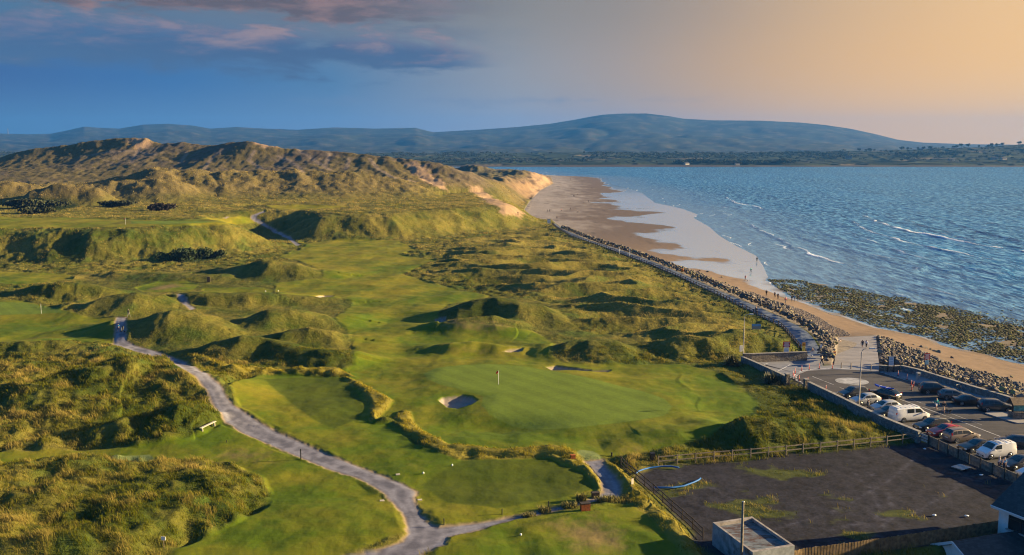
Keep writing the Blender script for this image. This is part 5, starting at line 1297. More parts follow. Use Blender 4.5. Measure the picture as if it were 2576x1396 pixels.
M_rim = simple_mat('alloy', (0.42, 0.43, 0.45), 0.35, 0.7, 0.5)
M_lamp = simple_mat('lamp_glass', (0.62, 0.64, 0.66), 0.12, 0.1, 0.6)
M_red = simple_mat('red_lens', (0.32, 0.012, 0.012), 0.18, 0.0, 0.5)
M_trim = simple_mat('black_trim', (0.018, 0.018, 0.02), 0.6)
M_plate = simple_mat('number_plate', (0.58, 0.58, 0.55), 0.5)
PAINT = {'black': paint('black_paint', (0.008, 0.009, 0.011), 0.28), 'navy': paint('dark_blue_paint', (0.012, 0.018, 0.030), 0.28), 'grey': paint('grey_paint', (0.10, 0.105, 0.115), 0.35, 0.3),
         'silver': paint('silver_paint', (0.42, 0.44, 0.46), 0.35, 0.25), 'white': paint('white_paint', (0.72, 0.73, 0.74), 0.35), 'red': paint('red_paint', (0.32, 0.012, 0.025), 0.3), 'taupe': paint('taupe_paint', (0.19, 0.155, 0.145), 0.36, 0.3),
         'charcoal': paint('charcoal_paint', (0.035, 0.037, 0.042), 0.32, 0.2)}
# L, W, H, nose z, cowl z, cowl x, roof start, roof end, rear glass foot x, tail z
CARS = {'hatch': (4.26, 1.80, 1.47, 0.72, 0.98, 1.05, 1.90, 3.55, 4.12, 1.00), 'crossover': (4.25, 1.82, 1.56, 0.80, 1.04, 1.05, 1.85, 3.40, 4.10, 1.08),
        'suv': (4.55, 1.86, 1.68, 0.86, 1.12, 1.15, 1.95, 3.95, 4.45, 1.18), 'estate': (4.90, 1.86, 1.47, 0.70, 0.96, 1.40, 2.25, 4.15, 4.80, 1.00),
        'sedan': (4.80, 1.84, 1.43, 0.70, 0.95, 1.38, 2.25, 3.30, 4.15, 1.02), 'mpv': (4.45, 1.80, 1.68, 0.82, 1.08, 0.95, 1.75, 3.95, 4.38, 1.14),
        'panel_van': (4.45, 1.78, 1.88, 0.88, 1.18, 0.80, 1.55, 4.30, 4.42, 1.20), 'crew_van': (5.35, 1.96, 1.98, 0.95, 1.22, 0.72, 1.62, 5.15, 5.32, 1.30)}
def vehicle(kind, colour, loc, heading, label, cat='car', name='parked_car', side=None, z=GZ + 0.004):
    L, Wd, Hh, nz, cz, xc, xr0, xr1, xg, tz = CARS[kind]
    pm = PAINT[colour]; hw = Wd / 2
    van = 'van' in kind
    # stations along the body: x, half width, belt z, top z, roof half width factor
    roof = lambda x: Hh - 0.05 * ((x - (xr0 + xr1) / 2) / ((xr1 - xr0) / 2)) ** 2
    rf = 0.88 if van else 0.74
    st = [(0.0, 0.74, nz - 0.20, nz - 0.16), (0.06, 0.86, nz - 0.06, nz), (0.35, 0.95, nz + 0.02, nz + 0.07), (0.75 * xc, 0.985, cz - 0.10, cz - 0.03), (xc, 1.0, cz - 0.06, cz)]
    for x in (xr0, xr0 + (xr1 - xr0) * 0.25, xr0 + (xr1 - xr0) * 0.5, xr0 + (xr1 - xr0) * 0.75, xr1): st.append((x, 1.0, cz - 0.03 + 0.04 * (x - xr0) / L, roof(x)))
    st.append((xg, 0.97, tz - 0.05, tz))
    if L - xg > 0.35: st.append(((xg + L) / 2 + 0.1, 0.95, tz - 0.06, tz - 0.005))
    st += [(L - 0.05, 0.92, tz - 0.10, tz - 0.06), (L, 0.82, tz - 0.24, tz - 0.20)]
    V, Fc = [], []
    for x, k, bz, tp in st:
        w = hw * k; is_roof = tp > cz + 0.15
        rw = w * rf if is_roof else w * 0.90
        sec = [(w * 0.90, 0.24), (w, 0.42), (w * 1.0, (0.42 + bz) / 2 + 0.05), (w * 0.965, bz), (rw, tp - (0.09 if is_roof else 0.02)), (rw * 0.86, tp - (0.015 if is_roof else 0.0)), (rw * 0.4, tp + 0.02), (0, tp + 0.025)]
        full = [(-y, z_) for y, z_ in sec[:-1]] + [(0, sec[-1][1])] + [(y, z_) for y, z_ in reversed(sec[:-1])]
        V += [(L / 2 - x, y, z_) for y, z_ in full]
    nS = 15
    for i in range(len(st) - 1):
        for j in range(nS - 1):
            a = i * nS + j; Fc.append((a, a + 1, a + nS + 1, a + nS))
        Fc.append((i * nS + nS - 1, i * nS, (i + 1) * nS, (i + 1) * nS + nS - 1))
    Fc.append(tuple(range(nS - 1, -1, -1))); Fc.append(tuple((len(st) - 1) * nS + k for k in range(nS)))
    root = empty(name, (float(loc[0]), float(loc[1]), z), heading); tag(root, label, cat)
    body = mesh_obj('body', V, Fc, pm, root, True)
    bm = bmesh.new(); bm.from_mesh(body.data); bmesh.ops.recalc_face_normals(bm, faces=bm.faces); bm.to_mesh(body.data); bm.free()
    bv = body.modifiers.new('edge', 'EDGE_SPLIT'); bv.split_angle = R(38)
    P3 = lambda i, j: Vector(V[i * nS + j])
    i0 = 4; i1 = 5; iE = 9; iG = 10
    def patch(nm, quad, inset, out, parent=root):
        c = sum(quad, Vector()) / len(quad); n_ = (quad[1] - quad[0]).cross(quad[2] - quad[0]).normalized()
        if n_.dot(c - Vector((0, 0, 0.6))) < 0: n_.negate()
        vs = [q.lerp(c, inset) + n_ * out for q in quad]
        return mesh_obj(nm, vs, [tuple(range(len(vs)))], M_glass, parent)
    # windscreen and rear window follow the sloping panels between the pillars
    def slope(nm, ia, ib, ta, tb):
        vs = []
        for t_ in (ta, tb):
            for j in (4, 5, 6, 7, 8, 9, 10): vs.append(P3(ia, j).lerp(P3(ib, j), t_) * 1.0 + Vector((0.012 if ia < 7 else -0.012, 0, 0.012)))
        vs = [Vector((v.x, v.y * 0.94, v.z)) for v in vs]
        return mesh_obj(nm, vs, [(k, k + 1, k + 8, k + 7) for k in range(6)], M_glass, root, True)
    slope('windscreen', i0, i1, 0.10, 0.92)
    if kind != 'panel_van' and kind != 'crew_van': slope('rear_window', iE, iG, 0.08, 0.80 if L - xg < 0.4 else 0.92)
    # side windows on both flanks
    def flank(x, t_, s):
        for i in range(len(st) - 1):
            if st[i][0] <= x <= st[i + 1][0] + 1e-6:
                k = (x - st[i][0]) / (st[i + 1][0] - st[i][0]); j0, j1 = (3, 4) if s < 0 else (11, 10)
                lo = P3(i, j0).lerp(P3(i + 1, j0), k); hi = P3(i, j1).lerp(P3(i + 1, j1), k)
                return lo.lerp(hi, t_) + Vector((0, s * 0.012, 0))
    if kind == 'panel_van': spans = [(xc + 0.28, xr0 + 0.05, xr0 + 0.72, xr0 + 0.72)]
    elif kind == 'crew_van': spans = [(xc + 0.35, xr0 + 0.05, xr0 + 0.72, xr0 + 0.74), (xr0 + 0.92, xr0 + 0.92, xr0 + 2.0, xr0 + 2.0)]
    else:
        B = xr0 + 0.42 * (xr1 - xr0)
        spans = [(xc + 0.30, xr0 - 0.02, B - 0.05, B - 0.05), (B + 0.05, B + 0.05, (xr1 + 0.10) if kind in ('sedan', 'hatch', 'crossover') else xr1 - 0.55, xr1 - 0.02 if kind in ('sedan', 'hatch', 'crossover') else xr1 - 0.55)]
        if kind in ('estate', 'suv', 'mpv'): spans.append((xr1 - 0.46, xr1 - 0.46, xr1 + 0.16, xr1 - 0.04))
    for s in (-1, 1):
        for a, b_, c_, d_ in spans:
            lo = [flank(a + (c_ - a) * k / 4, 0.12, s) for k in range(5)]; hi = [flank(b_ + (d_ - b_) * k / 4, 0.90, s) for k in range(5)]
            if any(v is None for v in lo + hi): continue
            mesh_obj('side_window', lo + hi, [(k, k + 1, k + 6, k + 5) for k in range(4)], M_glass, root)
    # wheels, arches
    wr = 0.345 if Hh > 1.55 else 0.325
    xf, xb = 0.19 * L if not van else 0.17 * L, 0.80 * L if not van else 0.78 * L
    for xx in (xf, xb):
        for s in (-1, 1):
            cx_, yy = L / 2 - xx, s * hw * 1.004
            ring = [(cx_ + (wr + 0.075) * math.cos(t_), yy, max(wr + (wr + 0.075) * math.sin(t_), 0.23)) for t_ in np.linspace(-0.5, math.pi + 0.5, 18)]
            ar = MB(); ar.add(ring, [tuple(range(18))]); ar.build('wheel_arch', M_trim, root)
    for xx in (xf, xb):
        for s in (-1, 1):
            y0, y1 = s * (hw - 0.20), s * (hw + 0.012)
            tb = MB(); tb.tube([(0, y0, 0), (0, y1 - s * 0.03, 0), (0, y1, 0)], [wr, wr, wr * 0.93], 20)
            w_ = tb.build('wheel', M_tyre, root, False); w_.location = (L / 2 - xx, 0, wr)
            rb = MB(); rb.tube([(0, y1 - s * 0.01, 0), (0, y1 + s * 0.006, 0)], wr * 0.30, 12)
            for k in range(5):
                t_ = 2 * math.pi * k / 5
                rb.beam((wr * 0.2 * math.cos(t_), y1 + s * 0.004, wr * 0.2 * math.sin(t_)), (wr * 0.68 * math.cos(t_), y1 + s * 0.004, wr * 0.68 * math.sin(t_)), 0.07, 0.02)
            rb.tube([(wr * 0.68 * math.cos(2 * math.pi * k / 16), y1 + s * 0.004, wr * 0.68 * math.sin(2 * math.pi * k / 16)) for k in range(17)], 0.022, 5)
            rb.build('rim', M_rim, w_)
    # lamps, mirrors, plates, bumpers
    for s in (-1, 1):
        b = MB(); b.box((L / 2 - 0.13, s * hw * 0.70, nz - 0.09), (0.26, 0.36, 0.13), s * -0.45, 0.85); b.build('headlight', M_lamp, root)
        b = MB()
        if kind in ('mpv', 'estate', 'suv') or van: b.box((-L / 2 + 0.10 + (0.06 if not van else 0), s * hw * 0.885, tz - 0.02), (0.14, 0.12, 0.46 if kind == 'mpv' else 0.30), 0, 0.9)
        else: b.box((-L / 2 + 0.07, s * hw * 0.70, tz - 0.20), (0.14, 0.40, 0.15), s * 0.3, 0.9)
        b.build('tail_light', M_red, root)
        b = MB(); b.box((L / 2 - xc - 0.38, s * (hw + 0.09), cz + 0.05), (0.14, 0.20, 0.15), s * 0.2, 0.85); b.build('door_mirror', pm if colour != 'taupe' else M_trim, root)
        b = MB(); b.box((L / 2 - xr0 - 0.55, s * hw * 1.002, cz - 0.17), (0.20, 0.03, 0.035)); b.build('door_handle', M_trim if colour in ('white', 'silver') else pm, root)
    b = MB(); b.box((-0.0, 0, 0.20), (L * 0.93, Wd * 0.95, 0.14)); b.build('sill', M_trim, root)
    b = MB(); b.box((L / 2 - 0.02, 0, 0.42), (0.06, Wd * 0.60, 0.16)); b.build('grille', M_trim, root)
    b = MB(); b.box((-L / 2 - 0.005, 0, 0.62 if not van else 0.75), (0.03, 0.52, 0.11)); b.build('number_plate', M_plate, root)
    b = MB(); b.box((L / 2 + 0.004, 0, 0.42), (0.03, 0.52, 0.11)); b.build('number_plate', M_plate, root)
    if kind in ('estate', 'suv', 'mpv'):
        for s in (-1, 1):
            b = MB(); b.tube([(L / 2 - xr0 - 0.05, s * hw * rf * 0.90, roof(xr0) + 0.01), (L / 2 - (xr0 + xr1) / 2, s * hw * rf * 0.90, Hh + 0.045), (L / 2 - xr1 + 0.05, s * hw * rf * 0.90, roof(xr1) + 0.01)], 0.018, 6)
            b.build('roof_rail', M_steel if colour in ('black', 'navy') else M_trim, root)
    return root
wd = G(2300, 1100) - G(2034, 977); wd /= np.linalg.norm(wd)
NOSE = math.atan2(-wd[0], wd[1])                  # square to the long wall, nose towards the golf course
if math.cos(NOSE) > 0: NOSE += math.pi
def at(u, v): return G(u, v)
vehicle('suv', 'navy', at(2146, 1000), NOSE + 0.05, 'dark seven seat car at the upper end of the row along the long wall')
c2 = vehicle('estate', 'black', at(2223, 1000), R(128), 'black estate car carrying a blue paddleboard on its roof')
vehicle('crossover', 'silver', at(2176, 1016), NOSE + 0.03, 'silver blue crossover parked directly behind the lamp post')
vehicle('hatch', 'silver', at(2226, 1033), NOSE + 0.02, 'pale silver hatchback between the crossover and the white crew van')
vehicle('sedan', 'charcoal', at(2236, 1046), NOSE, 'charcoal car mostly hidden behind the white crew van')
vehicle('crew_van', 'white', at(2286, 1057), NOSE + math.pi + 0.02, 'large white crew van with ribbed roof parked tail to the wall', 'van', 'crew_van')
vehicle('estate', 'black', at(2344, 1079), NOSE + 0.03, 'black estate car with silver window line between white crew van and red saloon')
vehicle('sedan', 'red', at(2378, 1094), NOSE + 0.04, 'dark red saloon car parked nose to the wall')
vehicle('mpv', 'taupe', at(2417, 1108), NOSE + math.pi + 0.04, 'taupe people carrier with tall red tail lamps beside the red saloon')
vehicle('sedan', 'black', at(2458, 1133), NOSE + 0.03, 'black saloon between the taupe people carrier and the white van with roof bars')
vn = vehicle('panel_van', 'white', at(2505, 1149), NOSE + 0.03, 'small white panel van with three roof bars', 'van', 'panel_van')
vehicle('estate', 'charcoal', at(2566, 1176), NOSE + 0.03, 'black car by the panel fence with a couple standing at its bonnet')
vehicle('hatch', 'white', at(2606, 1200), NOSE + 0.03, 'white hatchback at the edge of the view beyond the couple')
vehicle('hatch', 'navy', at(2552, 1122), math.pi - 0.25, 'black coupe standing in the lane across from the white panel van')
vehicle('suv', 'black', at(2352, 989), -0.10, 'black sport utility car nearest the slipway in the sea wall row')
vehicle('hatch', 'grey', at(2398, 1003), -0.10, 'dark grey hatchback second from the slipway along the sea wall')
vehicle('sedan', 'black', at(2440, 1017), -0.10, 'black saloon third along the sea wall with pink rear lamp')
vehicle('suv', 'navy', at(2503, 1033), -0.10, 'large black estate with silver window line beside the map shelter')
# roof ribs and bars
rb = MB()
for k in range(6): rb.box((1.0 - k * 0.62, 0, 1.995), (0.34, 1.35, 0.018))
crew = [o for o in COL.objects if o.name == 'crew_van'][0]
rb.build('roof_rib', PAINT['white'], crew)
for k in range(3):
    b = MB(); x = 0.35 - k * 0.85; b.tube([(x, -0.78, 1.80), (x, -0.74, 1.98), (x, 0.74, 1.98), (x, 0.78, 1.80)], 0.028, 6); b.build('roof_bar', M_trim, vn)
# paddleboard on the roof of the estate
bl = simple_mat('blue_board', (0.010, 0.045, 0.36), 0.4, spec=0.4, var=0.1); pk_ = simple_mat('board_strap', (0.45, 0.42, 0.44), 0.6)
x, y = at(2223, 1000)
o = empty('paddleboard', (x, y, GZ + 1.56), R(126)); tag(o, 'blue paddleboard lying upside down on the black estate car', 'paddleboard')
n = 24; V, Fc = [], []
for i in range(n + 1):
    t_ = i / n; xx = -1.6 + 3.2 * t_; w = 0.40 * (1 - abs(2 * t_ - 1) ** 3.2) ** 0.6 + 0.02; zz = 0.16 * (2 * t_ - 1) ** 4
    for yy, dz_ in ((-w, 0), (-w * 0.8, 0.07), (0, 0.09), (w * 0.8, 0.07), (w, 0), (w * 0.8, -0.06), (0, -0.07), (-w * 0.8, -0.06)): V.append((xx, yy, zz + dz_))
for i in range(n):
    for j in range(8): Fc.append((i * 8 + j, i * 8 + (j + 1) % 8, i * 8 + 8 + (j + 1) % 8, i * 8 + 8 + j))
Fc += [tuple(range(7, -1, -1)), tuple(n * 8 + k for k in range(8))]
mesh_obj('board', V, Fc, bl, o, True)
b = MB(); b.box((-1.25, 0, 0.20), (0.20, 0.02, 0.22), 0, 0.5); b.build('fin', M_trim, o)
for xx in (-0.5, 0.6):
    b = MB(); b.tube([(xx, -0.42, -0.05), (xx, -0.36, 0.09), (xx, 0, 0.115), (xx, 0.36, 0.09), (xx, 0.42, -0.05)], 0.018, 5); b.build('strap', pk_, o)
# ================================================================== PEOPLE
def skinned(name, chain, radii, edges, root=0, sub=1):
    me = bpy.data.meshes.new(name); me.from_pydata(chain, edges, []); me.update()
    o = bpy.data.objects.new(name, me); COL.objects.link(o)
    md = o.modifiers.new('skin', 'SKIN'); md.use_smooth_shade = True
    for i, r_ in enumerate(radii):
        me.skin_vertices[0].data[i].radius = (r_, r_) if not isinstance(r_, tuple) else r_
        me.skin_vertices[0].data[i].use_root = (i == root)
    if sub:
        sd = o.modifiers.new('sub', 'SUBSURF'); sd.levels = sub; sd.render_levels = sub
    dg = bpy.context.evaluated_depsgraph_get()
    m2 = bpy.data.meshes.new_from_object(o.evaluated_get(dg)); m2.name = name
    bpy.data.objects.remove(o); bpy.data.meshes.remove(me)
    m2.polygons.foreach_set('use_smooth', [True] * len(m2.polygons))
    return m2
def tube_geo(pts, rad, n=6):
    b = MB(); b.tube(pts, rad, n); return b
def pose(kind):
    """joints of a 1.74 m figure facing +X"""
    J = dict(pelvis=(0, 0, .96), waist=(0, 0, 1.10), chest=(.01, 0, 1.32), neck=(0, 0, 1.48), head=(.025, 0, 1.60), crown=(.015, 0, 1.68))
    for s, nm in ((1, 'l'), (-1, 'r')):
        J['sh' + nm] = (0, s * .175, 1.42); J['hip' + nm] = (0, s * .09, .92)
        sw = {'walk': s * .5, 'stand': 0.04, 'bend': .2, 'point': 0.05}[kind]
        st = {'walk': -s * .30, 'stand': s * .03, 'bend': s * .12, 'point': s * .05}[kind]
        J['el' + nm] = (sw * .22 - .03, s * .235, 1.15); J['wr' + nm] = (sw * .42 + .06, s * .235, .92)
        J['kn' + nm] = (st * .55 + .03, s * .095, .50); J['an' + nm] = (st - (.10 if st < 0 else 0), s * .095, .085 + (.06 if st < -.2 else 0)); J['to' + nm] = (st + .14 - (.08 if st < 0 else 0), s * .11, .04 + (.03 if st < -.2 else 0))
    if kind == 'point': J['elr'] = (.20, -.27, 1.30); J['wrr'] = (.42, -.22, 1.42)
    if kind == 'bend':
        J.update(pelvis=(-.12, 0, .62), waist=(-.04, 0, .78), chest=(.14, 0, .92), neck=(.27, 0, 1.0), head=(.38, 0, 1.04), crown=(.44, 0, 1.10))
        for s, nm in ((1, 'l'), (-1, 'r')):
            J['sh' + nm] = (.20, s * .165, .97); J['el' + nm] = (.34, s * .2, .74); J['wr' + nm] = (.42, s * .12, .52)
            J['hip' + nm] = (-.12, s * .09, .60); J['kn' + nm] = (.22, s * .13, .48); J['an' + nm] = (.02, s * .11, .09); J['to' + nm] = (.17, s * .12, .04)
    return J
ORDER = ['pelvis', 'waist', 'chest', 'neck', 'head', 'crown', 'shl', 'ell', 'wrl', 'shr', 'elr', 'wrr', 'hipl', 'knl', 'anl', 'tol', 'hipr', 'knr', 'anr', 'tor']
EDG = [(0, 1), (1, 2), (2, 3), (3, 4), (4, 5), (2, 6), (6, 7), (7, 8), (2, 9), (9, 10), (10, 11), (0, 12), (12, 13), (13, 14), (14, 15), (0, 16), (16, 17), (17, 18), (18, 19)]
RAD = [.125, .115, .13, .055, .088, .06, .06, .043, .028, .06, .043, .028, .085, .055, .037, .03, .085, .055, .037, .03]
FIG = {}
for kd in ('walk', 'stand', 'bend', 'point'):
    J = pose(kd); ch = [J[k] for k in ORDER]
    body = skinned('person_body', ch, RAD, EDG)
    # hands with five fingers, nose and ears grown onto the body mesh
    extra = MB()
    for nm, s in (('l', 1), ('r', -1)):
        w = Vector(J['wr' + nm]); e = Vector(J['el' + nm]); d = (w - e).normalized(); side = Vector((1, 0, 0)) - d * d.x; side.normalize()
        extra.tube([w - d * .01, w + d * .04, w + d * .085], [.024, .036, .03], 8)
        for k in range(4):
            o_ = side * ((k - 1.5) * .018); ln = (.065, .078, .074, .058)[k]
            extra.tube([w + d * .075 + o_, w + d * (.075 + ln * .55) + o_, w + d * (.07 + ln) + o_ + Vector((0, -s * .02, 0))], [.0095, .009, .007], 5)
        extra.tube([w + d * .03 + side * .03, w + d * .065 + side * .055, w + d * .09 + side * .052], [.012, .010, .008], 5)
    h = Vector(J['head']); f = Vector((1, 0, 0)) if kd != 'bend' else Vector((.7, 0, -.7)); up = Vector((0, 0, 1)) if kd != 'bend' else Vector((.7, 0, .7))
    extra.tube([h + f * .085 + up * .02, h + f * .115 - up * .012, h + f * .088 - up * .02], [.010, .014, .010], 6)
    for s in (1, -1): extra.tube([h + Vector((0, s * .082, 0)) + up * .03, h + Vector((0, s * .094, 0)), h + Vector((0, s * .082, 0)) - up * .03], [.012, .018, .008], 6)
    bm = bmesh.new(); bm.from_mesh(body)
    vv = [bm.verts.new(v) for v in extra.v]
    for fc in extra.f:
        try: bm.faces.new([vv[i] for i in fc]).smooth = True
        except ValueError: pass
    bm.to_mesh(body); bm.free()
    top = skinned('jacket', [J[k] for k in ('pelvis', 'waist', 'chest', 'shl', 'ell', 'wrl', 'shr', 'elr', 'wrr')], [.145, .145, .158, .082, .062, .048, .082, .062, .048], [(0, 1), (1, 2), (2, 3), (3, 4), (4, 5), (2, 6), (6, 7), (7, 8)])
    tee = skinned('shirt', [J['pelvis'], J['waist'], J['chest'], J['shl'], tuple(Vector(J['shl']).lerp(Vector(J['ell']), .75)), J['shr'], tuple(Vector(J['shr']).lerp(Vector(J['elr']), .75))], [.14, .135, .15, .078, .06, .078, .06], [(0, 1), (1, 2), (2, 3), (3, 4), (2, 5), (5, 6)])
    trs = skinned('trousers', [J[k] for k in ('pelvis', 'hipl', 'knl', 'anl', 'hipr', 'knr', 'anr')], [.135, .10, .075, .058, .10, .075, .058], [(0, 1), (1, 2), (2, 3), (0, 4), (4, 5), (5, 6)])
    sho = skinned('shorts', [J['pelvis'], J['hipl'], tuple(Vector(J['hipl']).lerp(Vector(J['knl']), .85)), J['hipr'], tuple(Vector(J['hipr']).lerp(Vector(J['knr']), .85))], [.138, .105, .09, .105, .09], [(0, 1), (1, 2), (0, 3), (3, 4)])
    hb = Vector(J['head']); cr = Vector(J['crown'])
    hair = skinned('hair', [tuple(hb - f * .055 - up * .04), tuple(hb - f * .03 + up * .05), tuple(cr + up * .012)], [.062, .09, .07], [(0, 1), (1, 2)])
    long = skinned('hair', [tuple(hb - f * .08 - up * .16), tuple(hb - f * .06 - up * .03), tuple(hb - f * .03 + up * .05), tuple(cr + up * .012)], [.05, .075, .092, .07], [(0, 1), (1, 2), (2, 3)])
    shoe = MB()
    for nm in 'lr':
        a, t_ = Vector(J['an' + nm]), Vector(J['to' + nm]); shoe.tube([a - Vector((.06, 0, .02)), a - Vector((-.02, 0, .02)), t_ + Vector((.0, 0, .005)), t_ + Vector((.05, 0, 0))], [.042, .05, .042, .025], 8)
    sm_ = mesh_obj('shoes', shoe.v, shoe.f, None, None, True); shm = sm_.data; bpy.data.objects.remove(sm_)
    FIG[kd] = dict(body=body, jacket=top, shirt=tee, trousers=trs, shorts=sho, hair=hair, long=long, shoes=shm)
CM = {}
def cloth(rgb):
    k = tuple(rgb)
    if k not in CM: CM[k] = simple_mat('cloth', k, 0.9, var=0.18, scale=9, spec=0.15)
    return CM[k]
SKIN = simple_mat('skin', (0.48, 0.28, 0.20), 0.55, var=0.06, spec=0.35)
BLK, NAVY, WHT, GRY, TAN, TEAL, PINK, SKY, BRN, DEN = (.012, .012, .014), (.016, .022, .05), (.72, .72, .72), (.16, .16, .17), (.38, .29, .22), (.02, .30, .31), (.60, .20, .22), (.16, .36, .62), (.05, .03, .02), (.06, .09, .16)
def person(loc, heading, kd, top, legs, label, hair=BRN, shorts=False, tee=False, longhair=False, scale=1.0, group=None):
    r = empty('person', tuple(map(float, loc)), heading); tag(r, label, 'person', group); r.scale = (scale,) * 3
    fg = FIG[kd]
    def put(nm, me, mat):
        o = bpy.data.objects.new(nm, me); link(o, r)
        if not me.materials: me.materials.append(None)
        o.material_slots[0].link = 'OBJECT'; o.material_slots[0].material = mat
    put('body', fg['body'], SKIN)
    put('shirt' if tee else 'jacket', fg['shirt' if tee else 'jacket'], cloth(top))
    put('shorts' if shorts else 'trousers', fg['shorts' if shorts else 'trousers'], cloth(legs))
    put('hair', fg['long' if longhair else 'hair'], cloth(hair)); put('shoes', fg['shoes'], cloth((.10, .10, .11)))
    return r
def hz_(u, v): return hit(u, v)
def cz_(u, v, z=GZ + .015): return (*G(u, v, z), z)
# on the shore
person(hz_(1904, 658), R(70), 'walk', BLK, BLK, 'person in dark clothes at the edge of the waves, nearest the surf')
person(hz_(1889, 685), R(150), 'walk', TEAL, BLK, 'person in a teal top and dark leggings walking on the wet sand, mirrored in it')
person(hz_(1875, 706), R(-110), 'walk', PINK, GRY, 'person in a pinkish top walking a small white dog on the wet sand', tee=True)
person(hz_(1928, 744), R(-100), 'stand', BLK, BLK, 'person all in black standing alone on the sand above the boulders')
person(hz_(1949, 749), R(-120), 'walk', GRY, BLK, 'person in a grey jacket walking beside a dark clothed companion on the sand')
person(hz_(1957, 753), R(-120), 'walk', NAVY, BLK, 'person in a navy jacket walking on the right of the grey jacketed companion')
person(hz_(1976, 763), R(-70), 'walk', PINK, GRY, 'person in a pink top at the edge of the shingle')
person(hz_(1992, 758), R(-150), 'stand', NAVY, DEN, 'person in navy, left one of the three talking by the reef')
person(hz_(1999, 758), R(10), 'stand', SKY, GRY, 'person in pale blue, middle one of the three talking by the reef')
person(hz_(2007, 757), R(-160), 'stand', BLK, BLK, 'person in black, right one of the three talking by the reef')
for u, v, k, t_, l_ in ((1435, 452, 'stand', BLK, BLK), (1443, 495, 'walk', NAVY, BLK), (1446, 495, 'walk', GRY, BLK), (1452, 491, 'walk', BLK, BLK), (1469, 511, 'walk', TAN, GRY), (1480, 509, 'stand', BLK, NAVY), (1435, 528, 'walk', BLK, BLK), (1452, 536, 'walk', NAVY, BLK), (1456, 536, 'walk', BLK, GRY), (1412, 532, 'walk', PINK, BLK), (1378, 533, 'stand', GRY, BLK), (1383, 533, 'stand', NAVY, BLK)):
    person(hz_(u, v), R(random.uniform(0, 360)), k, t_, l_, 'tiny distant person out on the wide brown sand of the far beach', group='people far along the beach')
person(hz_(1401, 551), R(-90), 'walk', BLK, BLK, 'dark figure on the beach just past the end of the promenade')
person(hz_(1303, 541), R(-40), 'walk', NAVY, BLK, 'lone figure at the foot of the sandy dune slope')
person(hz_(1567, 627), R(0), 'stand', BLK, BLK, 'dark figure standing on the rocks midway along the promenade')
person(cz_(1902, 789, GZ + .03), R(-60), 'walk', NAVY, BLK, 'person in dark clothes on the promenade next to the rail fence')
person(cz_(2043, 898, GZ + .03), R(100), 'walk', TAN, WHT, 'person in a tan hooded coat and white trousers walking up the promenade', hair=(.5, .45, .40))
person(cz_(2067, 918, GZ + .03), R(150), 'walk', TAN, NAVY, 'person in a light coat and dark trousers passing the end of the boulder bank')
person((*G(2110, 866, 3.0), 2.95), R(-30), 'bend', WHT, PINK, 'person in white crouching against the boulders on the slipway', tee=True, shorts=True)
person((*G(2169, 876, 3.4), 3.34), R(85), 'walk', NAVY, GRY, 'long haired person in a dark top walking down the slipway', longhair=True, shorts=True)
person((*G(2179, 876, 3.4), 3.34), R(85), 'walk', WHT, BLK, 'person in a white top and black trousers walking down the slipway')
# in the car park
person(cz_(2355, 1031), R(-80), 'walk', TEAL, WHT, 'person in a teal top and white shorts walking across the car park', shorts=True, hair=(.35, .22, .10))
person(cz_(2374, 1038), R(-80), 'walk', BLK, TAN, 'person in a black top and tan shorts walking a dog across the car park', shorts=True)
person(cz_(2182, 1033), R(-20), 'point', BLK, BLK, 'white haired person in black pointing beside the lamp post', hair=(.6, .6, .6))
person(cz_(2184, 1036), R(160), 'stand', GRY, GRY, 'person in grey close behind the wall beside the white haired person')
person(cz_(2526, 1186), R(200), 'stand', SKY, NAVY, 'person in a light blue shirt standing by the panel fence', tee=True, hair=(.4, .36, .33))
person(cz_(2513, 1184), R(170), 'stand', WHT, NAVY, 'person in a white cap and white top standing by the panel fence', tee=True, hair=WHT)
# golfers
person(hz_(298, 836), R(80), 'walk', (.03, .30, .48), GRY, 'golfer in a blue shirt walking along the gravel path', tee=True, shorts=True)
person(hz_(324, 797), R(70), 'walk', (.12, .12, .07), GRY, 'golfer in olive standing at the top of the gravel path', hair=(.3, .25, .2))
# dogs: a continuous skinned body each
def dog(loc, heading, rgb, label):
    J_ = [(.0, 0, .42), (.28, 0, .44), (-.28, 0, .43), (.40, 0, .58), (.52, 0, .62), (.64, 0, .59), (-.42, 0, .56), (.26, .08, .38), (.25, .085, .20), (.27, .085, .03), (.26, -.08, .38), (.29, -.085, .20), (.31, -.085, .03), (-.28, .08, .38), (-.22, .085, .27), (-.33, .085, .16), (-.30, .085, .03), (-.28, -.08, .38), (-.25, -.085, .27), (-.36, -.085, .16), (-.33, -.085, .03)]
    E_ = [(0, 1), (0, 2), (1, 3), (3, 4), (4, 5), (2, 6), (1, 7), (7, 8), (8, 9), (1, 10), (10, 11), (11, 12), (2, 13), (13, 14), (14, 15), (15, 16), (2, 17), (17, 18), (18, 19), (19, 20)]
    me = skinned('dog', J_, [.10, .125, .095, .075, .075, .035, .025, .05, .032, .026, .05, .032, .026, .06, .042, .026, .024, .06, .042, .026, .024], E_)
    b = MB()
    for s in (1, -1): b.tube([(.48, s * .05, .68), (.46, s * .075, .72), (.45, s * .07, .63)], [.018, .03, .012], 6)
    bm = bmesh.new(); bm.from_mesh(me); vv = [bm.verts.new(v) for v in b.v]
    for fc in b.f: bm.faces.new([vv[i] for i in fc])
    bm.to_mesh(me); bm.free()
    o = bpy.data.objects.new('dog', me); COL.objects.link(o); me.materials.clear(); me.materials.append(simple_mat('fur', rgb, 0.9, var=0.3, scale=8))
    o.location = tuple(map(float, loc)); o.rotation_euler = (0, 0, heading); tag(o, label, 'dog')
dog(cz_(2386, 1040), R(-70), (.03, .03, .034), 'black and grey dog walked across the car park')
